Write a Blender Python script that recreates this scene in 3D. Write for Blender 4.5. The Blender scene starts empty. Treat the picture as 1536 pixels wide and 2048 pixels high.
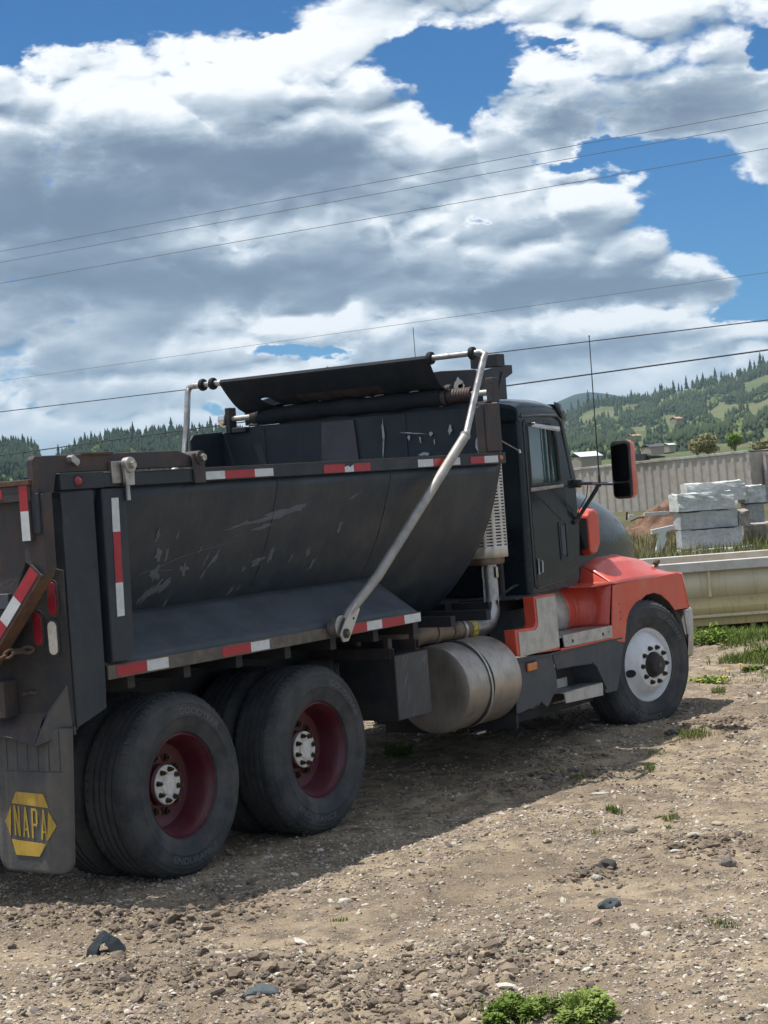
import bpy, bmesh, math, random
import numpy as np
from mathutils import Vector, Matrix, Quaternion, noise as mn
from mathutils.geometry import tessellate_polygon

rad = math.radians
random.seed(7)
rng = np.random.default_rng(11)
scn = bpy.context.scene
COL = scn.collection

# ------------------------------------------------------------------ camera
cam_d = bpy.data.cameras.new('camera')
cam = bpy.data.objects.new('camera', cam_d)
COL.objects.link(cam)
cam_d.sensor_fit = 'VERTICAL'
cam_d.sensor_height = 36.0
cam_d.lens = 3940.49 / 2048 * 36.0
cam_d.clip_start = 0.1
cam_d.clip_end = 30000
CAM = Vector((-8.5039, -8.3388, 2.0753))
R_ = Vector((0.55136, -0.83094, -0.07448)); U_ = Vector((0.05074, -0.05571, 0.99716)); F_ = Vector((0.83272, 0.55357, -0.01145))
m4 = Matrix((R_, U_, -F_)).transposed().to_4x4()
m4.translation = CAM
cam.matrix_world = m4
scn.camera = cam

# ------------------------------------------------------------------ light
SUN = Vector((-0.10, 0.31, 1.0)).normalized()
sd = bpy.data.lights.new('sun', 'SUN')
sd.energy = 4.0
sd.angle = rad(0.55)
sd.color = (1.0, 0.955, 0.89)
so = bpy.data.objects.new('sun', sd)
so.rotation_mode = 'QUATERNION'
so.rotation_quaternion = (-SUN).to_track_quat('-Z', 'Y')
so.location = (0, 0, 30)
COL.objects.link(so)
scn.view_settings.view_transform = 'Standard'
scn.view_settings.look = 'None'
scn.view_settings.exposure = 0.38
scn.view_settings.gamma = 1.0
scn.view_settings.use_curve_mapping = False
scn.cycles.max_bounces = 6
scn.cycles.diffuse_bounces = 3
scn.cycles.glossy_bounces = 3
scn.cycles.transmission_bounces = 4
scn.cycles.transparent_max_bounces = 8
scn.cycles.volume_bounces = 0
scn.cycles.sample_clamp_indirect = 6


class NT:
    """small helper that writes node graphs"""
    def __init__(s, tree):
        s.t = tree; s.n = tree.nodes; s.l = tree.links

    def new(s, typ, ins=None, **kw):
        n = s.n.new(typ)
        for k, v in kw.items():
            setattr(n, k, v)
        if ins:
            for k, v in ins.items():
                s.put(n.inputs[k], v)
        return n

    def put(s, sock, v):
        if isinstance(v, bpy.types.NodeSocket):
            s.l.new(v, sock)
        elif isinstance(v, bpy.types.Node):
            s.l.new(v.outputs[0], sock)
        else:
            if hasattr(sock.default_value, '__len__') and not hasattr(v, '__len__'):
                v = (v,) * len(sock.default_value)
            if hasattr(sock.default_value, '__len__') and len(sock.default_value) == 4 and len(v) == 3:
                v = tuple(v) + (1.0,)
            sock.default_value = v

    def m(s, op, a, b=None, c=None, clamp=False):
        n = s.n.new('ShaderNodeMath'); n.operation = op; n.use_clamp = clamp
        for i, v in enumerate((a, b, c)):
            if v is not None:
                s.put(n.inputs[i], v)
        return n.outputs[0]

    def v(s, op, a, b=None):
        n = s.n.new('ShaderNodeVectorMath'); n.operation = op
        s.put(n.inputs[0], a)
        if b is not None:
            s.put(n.inputs[1], b)
        return n.outputs['Value'] if op in ('LENGTH', 'DOT_PRODUCT') else n.outputs[0]

    def mix(s, f, a, b, blend='MIX'):
        n = s.n.new('ShaderNodeMix'); n.data_type = 'RGBA'; n.blend_type = blend
        s.put(n.inputs[0], f); s.put(n.inputs[6], a); s.put(n.inputs[7], b)
        return n.outputs[2]

    def ss(s, x, lo, hi, a=0.0, b=1.0):
        n = s.n.new('ShaderNodeMapRange'); n.interpolation_type = 'SMOOTHSTEP'
        s.put(n.inputs[0], x)
        for i, v in ((1, lo), (2, hi), (3, a), (4, b)):
            s.put(n.inputs[i], v)
        return n.outputs[0]

    def noise(s, vec, scale, det=3, rough=.5, dist=0.0, out=0):
        n = s.new('ShaderNodeTexNoise', {'Vector': vec, 'Scale': scale, 'Detail': det, 'Roughness': rough, 'Distortion': dist})
        return n.outputs[out]


# ------------------------------------------------------------------ sky with broken cloud
world = bpy.data.worlds.new('World'); scn.world = world
world.use_nodes = True
world.node_tree.nodes.clear()
w = NT(world.node_tree)
tc = w.new('ShaderNodeTexCoord').outputs['Generated']
sky = w.new('ShaderNodeTexSky', sky_type='NISHITA')
sky.sun_disc = False
sky.sun_elevation = math.asin(SUN.z)
sky.sun_rotation = math.atan2(SUN.x, SUN.y)
sky.altitude = 2500
sky.air_density = 1.0
sky.dust_density = 0.2
sky.ozone_density = 3.0
skyc = w.mix(1.0, sky.outputs[0], (0.11, 0.50, 0.80, 1), 'MULTIPLY')
SKY_STRENGTH = 0.09
sep = w.new('ShaderNodeSeparateXYZ', {0: tc})
az = w.m('MULTIPLY', w.m('ARCTAN2', sep.outputs[1], sep.outputs[0]), 57.29578)
el = w.m('MULTIPLY', w.m('ARCSINE', sep.outputs[2]), 57.29578)
P = w.new('ShaderNodeCombineXYZ', {0: az, 1: el}).outputs[0]
# cloud noise lives in a flattened direction space, so puffs are wider than tall
flat = w.v('MULTIPLY', tc, (1, 1, 2.0))
warp = w.noise(flat, 34, 4, .62, 0, 1)
warp = w.v('SUBTRACT', warp, (.5, .5, .5))
Pw = w.v('ADD', P, w.v('MULTIPLY', warp, (2.6, 1.9, 0)))
warp_dir = w.v('ADD', flat, w.v('MULTIPLY', warp, (.012, .012, .012)))


def blobs(lst, vec):
    tot = 0.0
    for (a, e, ra, re, wt) in lst:
        q = w.n.new('ShaderNodeVectorMath'); q.operation = 'MULTIPLY_ADD'
        w.put(q.inputs[0], vec); q.inputs[1].default_value = (1 / ra, 1 / re, 0); q.inputs[2].default_value = (-a / ra, -e / re, 0)
        d2 = w.v('DOT_PRODUCT', q.outputs[0], q.outputs[0])
        tot = w.m('MULTIPLY_ADD', w.m('POWER', 0.42, d2), wt, tot)
    return tot


GAP = [(40.004, 14.2, 4.8, .75, 1.5), (42.277, 14.3, 2.9, .95, 1.2), (35.869, 13.277, 1.02, .36, .8), (43.6, 13.0, .87, .3, .8),
       (31.464, 12.0, 1.5, .70, 1.2), (30.288, 12.181, 1.4, .55, 1.0), (30.6, 10.9, .85, .95, 1.2), (29.9, 11.7, .7, .7, .8),
       (25.651, 8.75, 1.89, .45, 1.2), (24.508, 8.724, .87, .6, 1), (23.906, 7.3, 1.35, .85, 1.5), (22.805, 7.0, 1.31, .87, 1.3),
       (26.473, 9.192, .73, .26, .6), (27.218, 8.838, .58, .29, .7), (22.4, 5.4, .73, .8, 1.2), (22.987, 4.25, .87, .3, 1.),
       (21.766, 11.477, .36, .5, 1.3), (30.208, 7.534, .36, .2, .9), (36.1, 4.24, 1.2, .2, 1.0), (34.8, 4.1, .87, .25, .9),
       (38.149, 2.5, .4, .4, .8), (27.829, 12.172, .6, .17, .6)]
DARK = [(41.849, 8.599, 4.8, 1.3, 1.0), (39.1, 10.1, 3.3, .6, .75), (34.706, 9.5, 2.5, .7, .8), (42.99, 10.33, 1.7, .8, .4),
        (38.01, 6.241, 6.9, .75, .8), (42.4, 6.936, 3.2, .7, .4), (28.921, 5.353, 3.3, .42, 1.0), (25.05, 5.15, 2.4, .36, .85),
        (25.1, 10.1, 3.2, .8, .75), (27.68, 10.25, 1., .6, .6), (23.3, 11.24, 1.75, .73, .4), (27.77, 7.1, 1.75, .36, .6),
        (27.75, 3.6, 3.2, .26, .7), (40.7, 5.1, 3.2, .36, .35), (42.9, 4.2, 2.3, .4, .4), (31., 8.594, .87, .58, .2)]
BRIGHT = [(37.2, 12.6, 6.1, .75, 1.0), (40.3, 11.5, 2.0, .6, .55), (31.6, 9.9, 1., .8, .6), (38.0, 7.53, 1.4, .5, .7),
          (36.2, 5.0, 2.3, .36, .7), (33.3, 4.9, 1.75, .36, .6), (28.0, 11.6, .9, .6, .8), (27.2, 8.0, 2.6, .5, .6),
          (29.7, 6.5, 1.75, .5, .6), (23.7, 6.1, 1.3, .55, .8), (26.9, 4.45, 3.8, .3, .6), (22.7, 3.6, .9, .4, .8),
          (25.6, 12.9, 3.8, .6, .3), (36.0, 3.6, 1.2, .3, .6), (32.2, 7.7, 1.3, .4, .5)]
gap = blobs(GAP, Pw)
shade_map = w.m('SUBTRACT', blobs(BRIGHT, w.v('ADD', P, w.v('MULTIPLY', warp, (2.2, 1.4, 0)))), blobs(DARK, w.v('ADD', P, w.v('MULTIPLY', warp, (3.0, 1.3, 0)))))
# billow: puffy cells at several sizes, read twice for relief (lit from above and a little left)
def billow(vec):
    """rounded puffs with sharp creases between them"""
    n = w.new('ShaderNodeTexNoise', {'Vector': vec, 'Scale': 19.0, 'Detail': 4.5, 'Roughness': .46, 'Lacunarity': 2.3}, noise_type='RIDGED_MULTIFRACTAL')
    n.inputs['Offset'].default_value = 1.0; n.inputs['Gain'].default_value = 1.0
    return w.m('MULTIPLY', n.outputs[0], .40)


b0 = billow(warp_dir)
b1 = billow(w.v('ADD', warp_dir, (-.0012, .0035, .0105)))
soft = w.noise(w.v('MULTIPLY', tc, (1, 1, 4.2)), 7, 5, .55, .3)
n2 = w.noise(flat, 60, 6, .64)
relief = w.m('MULTIPLY', w.m('SUBTRACT', b1, b0), 2.3)
# inside the part of the sky in the photograph the layout is given; elsewhere it breaks up by itself
pin = w.v('MULTIPLY', w.v('SUBTRACT', P, (33, 6, 0)), (1 / 17, 1 / 13, 0))
inside = w.m('POWER', 0.42, w.v('DOT_PRODUCT', pin, pin))
big = w.noise(tc, 3.2, 4, .6)
base = w.m('ADD', w.m('MULTIPLY', inside, .72), w.m('MULTIPLY', w.m('SUBTRACT', 1.0, inside), w.m('MULTIPLY', w.m('SUBTRACT', big, .46), 5.0)))
dens = w.m('SUBTRACT', w.m('ADD', base, w.m('MULTIPLY', w.m('SUBTRACT', n2, .5), .8)), gap)
dens = w.m('ADD', dens, w.m('MULTIPLY', w.m('SUBTRACT', .42, b0), 1.1))
alpha = w.ss(dens, -.10, .36)
edge = w.m('SUBTRACT', 1.0, w.ss(dens, .05, .62))
puff = w.ss(shade_map, -.8, .3, .30, 1.0)
lum = w.m('ADD', w.m('ADD', .63, w.m('MULTIPLY', shade_map, .58)), w.m('MULTIPLY', w.m('MULTIPLY', relief, puff), w.m('ADD', .55, w.m('MULTIPLY', edge, .7))))
lum = w.m('ADD', lum, w.m('MULTIPLY', w.m('SUBTRACT', soft, .5), 1.0))
lum = w.m('ADD', lum, w.m('MULTIPLY', edge, .34))
lum = w.m('MAXIMUM', w.m('MINIMUM', lum, 1.0), 0.0)
ramp = w.new('ShaderNodeValToRGB', {0: lum})
cr = ramp.color_ramp
cr.interpolation = 'B_SPLINE'
cr.elements[0].position = 0.0; cr.elements[0].color = (.102, .150, .226, 1)
cr.elements[1].position = 1.0; cr.elements[1].color = (.86, .875, .89, 1)
e_ = cr.elements.new(.30); e_.color = (.166, .222, .306, 1)
e_ = cr.elements.new(.58); e_.color = (.37, .45, .53, 1)
e_ = cr.elements.new(.82); e_.color = (.68, .725, .775, 1)
horizon = w.ss(el, 0.0, 4.5, .35, 0.0)
cl = w.mix(horizon, ramp.outputs[0], (.47, .55, .64, 1))
bg_sky = w.new('ShaderNodeBackground', {0: skyc, 1: SKY_STRENGTH})
bg_cl = w.new('ShaderNodeBackground', {0: cl, 1: 1.0})
mixw = w.new('ShaderNodeMixShader', {0: alpha, 1: bg_sky, 2: bg_cl})
w.new('ShaderNodeOutputWorld', {0: mixw})
world.cycles.sampling_method = 'MANUAL'
world.cycles.sample_map_resolution = 256

# ------------------------------------------------------------------ materials
MAT = {}


def pbr(name, col, rough=.6, metal=0.0, col2=None, amt=.5, scale=4.0, det=5, lo=.4, hi=.65, spots=None, bump=0.0, bscale=60, spec=.5,
        stretch=(1, 1, 1), rough2=None, coat=0.0, streak=None, clearc=.1):
    """col with soft patches of col2; spots = (colour, scale, threshold) small flecks; streak = (colour, amount) vertical runs"""
    mt = bpy.data.materials.new(name); mt.use_nodes = True
    t = NT(mt.node_tree); b = t.n['Principled BSDF']
    co = t.new('ShaderNodeTexCoord').outputs['Object']
    v = t.v('MULTIPLY', co, stretch)
    c = col + (1,)
    if col2:
        f = t.ss(t.noise(v, scale, det, .62), lo, hi, 0, amt)
        c = t.mix(f, col + (1,), col2 + (1,))
        if rough2 is not None:
            rn = t.ss(t.noise(v, scale * 1.7, det, .6), .35, .65, rough, rough2)
            t.put(b.inputs['Roughness'], rn)
    if streak:
        sv = t.v('MULTIPLY', co, (9, 9, .55))
        f = t.ss(t.noise(sv, 3.0, 4, .6), .5, .75, 0, streak[1])
        c = t.mix(f, c, streak[0] + (1,))
    if spots:
        f = t.ss(t.noise(v, spots[1], 4, .7), spots[2], spots[2] + .03)
        c = t.mix(f, c, spots[0] + (1,))
    t.put(b.inputs['Base Color'], c)
    if rough2 is None or not col2:
        b.inputs['Roughness'].default_value = rough
    b.inputs['Metallic'].default_value = metal
    b.inputs['Specular IOR Level'].default_value = spec
    if coat:
        b.inputs['Coat Weight'].default_value = coat
        b.inputs['Coat Roughness'].default_value = clearc
    if bump:
        h = t.noise(v, bscale, 4, .6)
        bn = t.new('ShaderNodeBump', {'Strength': bump, 'Distance': .01, 'Height': h})
        t.put(b.inputs['Normal'], bn.outputs[0])
    MAT[name] = mt
    return mt


DUST = (.13, .115, .10)
pbr('black_steel', (.015, .023, .033), .45, 0, (.027, .035, .046), .55, 2.2, streak=((.045, .052, .062), .3), bump=.15, bscale=9, rough2=.62)
pbr('body_steel', (.014, .027, .043), .42, 0, (.026, .042, .060), .55, 1.6, streak=((.050, .056, .064), .45), bump=.2, bscale=5, rough2=.6, spots=((.06, .068, .08), 26, .735))
pbr('black_cab', (.014, .022, .030), .18, 0, (.020, .027, .034), .4, 1.5, rough2=.30, coat=.22, spec=.35)
pbr('dark_frame', (.020, .023, .030), .75, 0, (.055, .048, .042), .7, 3, bump=.3, bscale=30)
pbr('rusty_steel', (.055, .049, .054), .75, 0, (.090, .062, .050), .75, 6, lo=.45, hi=.62, bump=.4, bscale=40, streak=((.03, .03, .034), .5))
pbr('rust', (.13, .07, .04), .85, 0, (.05, .04, .04), .8, 9, bump=.6, bscale=40)
pbr('plate_grey', (.044, .053, .064), .62, 0, (.075, .088, .105), .6, 3.5, lo=.38, hi=.6, bump=.15, bscale=120, stretch=(1, 2, 1))
pbr('rail_edge', (.085, .078, .070), .6, 0, (.19, .15, .11), .7, 8, bump=.4, bscale=50)
pbr('tape_red', (.40, .022, .035), .35, 0, (.22, .02, .03), .4, 20, spots=((.12, .05, .05), 60, .72))
pbr('tape_white', (.62, .66, .68), .35, 0, (.45, .47, .47), .5, 20, spots=((.10, .09, .08), 45, .70))
pbr('aluminium', (.40, .38, .35), .50, .55, (.28, .26, .235), .8, 7, rough2=.6, bump=.12, bscale=60)
pbr('tank_metal', (.50, .45, .40), .40, .75, (.34, .30, .265), .8, 3, rough2=.58, bump=.12, bscale=60, streak=((.20, .16, .13), .4))
pbr('aluminium_plate', (.52, .51, .47), .5, .3, (.38, .37, .35), .8, 9, lo=.4, hi=.62, bump=.25, bscale=90)
pbr('tread_plate', (.36, .35, .34), .45, .5, (.25, .24, .23), .7, 14, bump=.6, bscale=150)
pbr('guard_metal', (.66, .64, .60), .45, .4, (.5, .47, .43), .6, 10)
pbr('chrome', (.75, .75, .76), .12, 1.0)
pbr('dull_chrome', (.50, .49, .48), .3, .85, (.26, .22, .19), .6, 12, rough2=.5)
pbr('exhaust_rust', (.24, .19, .15), .6, .5, (.13, .085, .06), .8, 8, bump=.3, bscale=60)
pbr('yellow_band', (.55, .45, .05), .6, 0, (.1, .09, .05), .8, 40)
pbr('tyre', (.042, .046, .051), .80, 0, (.082, .084, .085), .8, 5, bump=.25, bscale=60, spec=.3)
pbr('tyre_letters', (.14, .14, .138), .8, 0, spec=.3)
pbr('maroon', (.095, .013, .025), .34, 0, (.085, .030, .034), .7, 5, rough2=.5, spots=((.25, .22, .2), 30, .735))
pbr('white_rim', (.76, .78, .80), .35, 0, (.60, .60, .59), .5, 6, rough2=.55)
pbr('white_hub', (.70, .69, .66), .5, 0, (.42, .39, .35), .6, 25, spots=((.05, .04, .04), 38, .66))
pbr('nut_steel', (.10, .075, .045), .5, .6, (.04, .03, .02), .7, 60)
pbr('orange_paint', (.68, .088, .050), .30, 0, (.56, .062, .035), .5, 2.5, rough2=.42, coat=.35, spots=((.45, .10, .07), 22, .73))
pbr('skirt_grey', (.044, .055, .070), .55, 0, (.075, .078, .082), .7, 4, streak=((.10, .10, .10), .35), bump=.15, bscale=40)
pbr('mudflap', (.060, .066, .074), .8, 0, (.12, .110, .095), .75, 2.6, lo=.38, hi=.65, streak=((.15, .13, .10), .55), bump=.3, bscale=40)
pbr('flap_yellow', (.50, .33, .045), .6, 0, (.35, .23, .05), .5, 14, streak=((.20, .13, .05), .6))
pbr('tarp_cloth', (.014, .017, .022), .85, 0, (.030, .030, .030), .6, 6, bump=.6, bscale=12)
pbr('tarp_brown', (.085, .052, .040), .85, 0, (.025, .02, .02), .6, 6)
pbr('coil_brown', (.12, .085, .075), .6, .3, (.05, .04, .04), .5, 20)
pbr('headboard', (.018, .024, .034), .5, 0, (.035, .037, .042), .6, 3, streak=((.05, .045, .045), .4), bump=.15, bscale=12, rough2=.6)
pbr('patch_brown', (.105, .088, .100), .6, 0, (.06, .05, .055), .5, 8)
pbr('bare_patch', (.50, .50, .50), .6, 0, (.3, .29, .28), .5, 20)
pbr('scuff', (.095, .115, .145), .6, 0, (.065, .08, .10), .6, 9)
pbr('rubber_seal', (.10, .105, .11), .6)
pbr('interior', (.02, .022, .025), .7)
pbr('bolt_bright', (.55, .53, .42), .3, .9, (.25, .2, .12), .6, 40)
pbr('wood_post', (.2, .15, .1), .8)
pbr('cable', (.03, .03, .032), .6)


def emit_free_lens(name, col, rough=.2):
    m = pbr(name, col, rough, 0, tuple(c * .6 for c in col), .5, 60, coat=.5, bump=.2, bscale=160)
    return m


emit_free_lens('lens_red', (.30, .014, .030))
emit_free_lens('lens_clear', (.72, .69, .60))
emit_free_lens('lens_amber', (.62, .19, .03))


def scratched():
    mt = pbr('scratched_box', (.040, .047, .055), .5, 0, (.06, .063, .068), .6, 4, bump=.1, bscale=60)
    t = NT(mt.node_tree); b = t.n['Principled BSDF']
    c0 = b.inputs['Base Color'].links[0].from_socket
    co = t.new('ShaderNodeTexCoord').outputs['Object']
    c = c0
    for ang, sc, th in ((62, 26, .70), (55, 44, .72), (75, 34, .72), (40, 20, .735)):
        a = rad(ang)
        mp = t.new('ShaderNodeMapping', {'Vector': t.new('ShaderNodeMapping', {'Vector': co, 'Rotation': (0, a, 0)}).outputs[0], 'Scale': (.09, 1, 1.6)})
        f = t.ss(t.noise(mp.outputs[0], sc, 2, .5, 1.2), th - .06, th)
        c = t.mix(t.m('MULTIPLY', f, .55), c, (.17, .18, .19, 1))
    t.put(b.inputs['Base Color'], c)


scratched()


def aged(name, chip, dust):
    """faded dusty film low down and small chips, on top of an existing paint"""
    t = NT(MAT[name].node_tree); b = t.n['Principled BSDF']
    c0 = b.inputs['Base Color'].links[0].from_socket
    co = t.new('ShaderNodeTexCoord').outputs['Object']
    n1 = t.noise(co, 3.2, 6, .7); n2 = t.noise(t.v('MULTIPLY', co, (5, 5, .8)), 4, 5, .65)
    c = t.mix(t.m('MULTIPLY', t.ss(n1, .45, .72), .30), c0, dust + (1,))
    c = t.mix(t.m('MULTIPLY', t.ss(n2, .52, .75), .22), c, tuple(k * .6 for k in dust) + (1,))
    c = t.mix(t.ss(t.noise(co, 34, 3, .75), .715, .73), c, chip + (1,))
    t.put(b.inputs['Base Color'], c)


aged('orange_paint', (.10, .08, .08), (.52, .30, .24))
aged('black_cab', (.12, .12, .12), (.040, .045, .05))
aged('skirt_grey', (.16, .15, .14), (.12, .11, .10))
aged('tank_metal', (.12, .10, .09), (.24, .20, .17))
aged('tyre', (.10, .095, .09), (.165, .15, .13))
aged('maroon', (.26, .20, .19), (.17, .075, .075))
aged('body_steel', (.085, .10, .12), (.075, .078, .082))
aged('black_steel', (.075, .08, .09), (.065, .066, .068))
aged('mudflap', (.16, .15, .14), (.19, .165, .135))


def worn_white(name, col, dark):
    return pbr(name, col, .7, 0, dark, .7, 3, streak=(dark, .5), bump=.2, bscale=30)


def glass_mat(name, tint, opac):
    mt = bpy.data.materials.new(name); mt.use_nodes = True
    t = NT(mt.node_tree); t.n.clear()
    tr = t.new('ShaderNodeBsdfTransparent', {0: tint})
    gl = t.new('ShaderNodeBsdfGlossy', {0: (1, 1, 1, 1), 1: .03})
    fr = t.new('ShaderNodeFresnel', {0: 1.5})
    f = t.m('ADD', fr.outputs[0], opac, clamp=True)
    if name == 'cab_glass':   # dusty film, teal so the brightness of the tinted pane sits in its colour
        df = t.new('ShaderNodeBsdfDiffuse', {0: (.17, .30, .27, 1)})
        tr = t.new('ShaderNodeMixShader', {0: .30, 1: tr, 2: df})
    mx = t.new('ShaderNodeMixShader', {0: f, 1: tr, 2: gl})
    t.new('ShaderNodeOutputMaterial', {0: mx})
    MAT[name] = mt


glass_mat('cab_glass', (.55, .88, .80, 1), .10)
glass_mat('mirror_black', (.01, .012, .02, 1), .10)

# ------------------------------------------------------------------ mesh helpers


class M:
    def __init__(s):
        s.v = []; s.f = []; s.mi = []; s.mats = []

    def mat(s, name):
        if name not in s.mats:
            s.mats.append(name)
        return s.mats.index(name)

    def add(s, vs, fs, mat):
        k = len(s.v); s.v += [tuple(v) for v in vs]
        i = s.mat(mat)
        for f in fs:
            s.f.append([a + k for a in f]); s.mi.append(i)
        return s

    def box(s, x0, x1, y0, y1, z0, z1, mat):
        vs = [(x, y, z) for x in (x0, x1) for y in (y0, y1) for z in (z0, z1)]
        fs = [(0, 1, 3, 2), (4, 6, 7, 5), (0, 4, 5, 1), (2, 3, 7, 6), (0, 2, 6, 4), (1, 5, 7, 3)]
        return s.add(vs, fs, mat)

    def hexa(s, q, mat):
        """eight corners: bottom four then top four, same order"""
        return s.add(q, [(3, 2, 1, 0), (4, 5, 6, 7), (0, 1, 5, 4), (1, 2, 6, 5), (2, 3, 7, 6), (3, 0, 4, 7)], mat)

    def plate(s, loops, axis, a, b, mat):
        """extruded polygon with holes. axis 'Y': points are (x,z), extruded y from a to b; 'X': (y,z); 'Z': (x,y)"""
        if not hasattr(loops[0][0], '__len__'):
            loops = [loops]

        def P(p, d):
            return {'Y': (p[0], d, p[1]), 'X': (d, p[0], p[1]), 'Z': (p[0], p[1], d)}[axis]
        flat = [p for L in loops for p in L]
        tris = tessellate_polygon([[Vector((p[0], p[1], 0)) for p in L] for L in loops])
        n = len(flat)
        fs = [tuple(t) for t in tris] + [tuple(i + n for i in reversed(t)) for t in tris]
        k = 0
        for L in loops:
            m_ = len(L)
            for i in range(m_):
                j = (i + 1) % m_
                fs.append((k + i, k + j, k + j + n, k + i + n))
            k += m_
        return s.add([P(p, a) for p in flat] + [P(p, b) for p in flat], fs, mat)

    def tube(s, path, r, mat, seg=12, caps=True, closed=False):
        path = [Vector(p) for p in path]
        n = len(path)
        rs = r if hasattr(r, '__len__') else [r] * n
        up = None; rings = []
        for i, p in enumerate(path):
            a = path[i - 1] if (i > 0 or closed) else p
            c = path[(i + 1) % n] if (i < n - 1 or closed) else p
            t = (c - a).normalized()
            if up is None:
                up = Vector((0, 0, 1)) if abs(t.z) < .9 else Vector((1, 0, 0))
            u = (up - t * up.dot(t)).normalized(); up = u
            w_ = t.cross(u)
            rings.append([p + (u * math.cos(q) + w_ * math.sin(q)) * rs[i] for q in [2 * math.pi * k / seg for k in range(seg)]])
        vs = [v for R in rings for v in R]; fs = []
        m_ = n if closed else n - 1
        for i in range(m_):
            for k in range(seg):
                a, b = i * seg + k, i * seg + (k + 1) % seg
                c, d = ((i + 1) % n) * seg + (k + 1) % seg, ((i + 1) % n) * seg + k
                fs.append((a, b, c, d))
        if caps and not closed:
            fs.append(tuple(reversed(range(seg)))); fs.append(tuple(range((n - 1) * seg, n * seg)))
        return s.add(vs, fs, mat)

    def lathe(s, prof, mat, c=(0, 0, 0), axis='Y', seg=64, close=False):
        """prof: list of (radius, along, [mat])"""
        n = len(prof); vs = []; fs = []; mt = []
        for p in prof:
            for k in range(seg):
                a = 2 * math.pi * k / seg
                x, z = p[0] * math.cos(a), p[0] * math.sin(a)
                q = {'Y': (x, p[1], z), 'X': (p[1], x, z), 'Z': (x, z, p[1])}[axis]
                vs.append((q[0] + c[0], q[1] + c[1], q[2] + c[2]))
        k0 = len(s.v); s.v += vs
        for i in range(n - 1 + (1 if close else 0)):
            mm = s.mat(prof[i][2] if len(prof[i]) > 2 else mat)
            for k in range(seg):
                j = (i + 1) % n
                s.f.append([k0 + i * seg + k, k0 + i * seg + (k + 1) % seg, k0 + j * seg + (k + 1) % seg, k0 + j * seg + k]); s.mi.append(mm)
        return s

    def disc(s, r, y, mat, c=(0, 0, 0), axis='Y', seg=32):
        vs = []
        for k in range(seg):
            a = 2 * math.pi * k / seg; x, z = r * math.cos(a), r * math.sin(a)
            q = {'Y': (x, y, z), 'X': (y, x, z), 'Z': (x, z, y)}[axis]
            vs.append((q[0] + c[0], q[1] + c[1], q[2] + c[2]))
        return s.add(vs, [tuple(range(seg))], mat)

    def grid(s, rows, mat, closed=False):
        n, m_ = len(rows), len(rows[0]); vs = [p for r in rows for p in r]; fs = []
        for i in range(n - 1):
            for j in range(m_ - 1 + (1 if closed else 0)):
                k = (j + 1) % m_
                fs.append((i * m_ + j, i * m_ + k, (i + 1) * m_ + k, (i + 1) * m_ + j))
        return s.add(vs, fs, mat)

    def mirror(s):
        """add the same shapes on the other side of the truck (y -> -y)"""
        k = len(s.v); s.v += [(x, -y, z) for x, y, z in s.v]
        s.f += [[a + k for a in reversed(f)] for f in s.f]; s.mi += list(s.mi)
        return s

    def mesh(s, name, smooth=True, ang=32):
        me = bpy.data.meshes.new(name)
        me.from_pydata(s.v, [], s.f)
        for m_ in s.mats:
            me.materials.append(MAT[m_])
        me.polygons.foreach_set('material_index', s.mi)
        bm = bmesh.new(); bm.from_mesh(me)
        bmesh.ops.recalc_face_normals(bm, faces=bm.faces)
        bm.to_mesh(me); bm.free()
        if smooth:
            me.polygons.foreach_set('use_smooth', [True] * len(me.polygons))
            me.set_sharp_from_angle(angle=rad(ang))
        me.update()
        return me

    def obj(s, name, parent=None, bevel=0.0, solid=0.0, smooth=True, ang=32, label=None):
        o = bpy.data.objects.new(name, s.mesh(name, smooth, ang))
        COL.objects.link(o)
        if parent is not None:
            o.parent = parent
            o.matrix_parent_inverse = Matrix.Translation(-world_loc(parent))
        if solid:
            md = o.modifiers.new('solid', 'SOLIDIFY'); md.thickness = solid; md.offset = 0
        if bevel:
            md = o.modifiers.new('bevel', 'BEVEL'); md.width = bevel; md.segments = 2; md.limit_method = 'ANGLE'; md.angle_limit = rad(40)
            md.harden_normals = False
        if label:
            o['label'] = label
        return o


WL = {}


def world_loc(o):
    return WL.get(o.name, Vector((0, 0, 0)))


def root(name, loc, label=None, cat=None, group=None, parent=None):
    o = bpy.data.objects.new(name, None); COL.objects.link(o)
    o.empty_display_size = .2
    WL[o.name] = Vector(loc)
    if parent is not None:
        o.parent = parent
        o.matrix_parent_inverse = Matrix.Translation(-world_loc(parent))
    o.location = loc
    tag(o, label, cat, group)
    return o


def tag(o, label=None, cat=None, group=None, kind=None):
    for k, v in (('label', label), ('category', cat), ('group', group), ('kind', kind)):
        if v:
            o[k] = v
    return o


def fbm(x, y, s, seed=0, oct_=4):
    return mn.fractal(Vector((x * s + seed * 17.3, y * s - seed * 9.1, seed * 3.7)), 1.0, 2.0, oct_)


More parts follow.
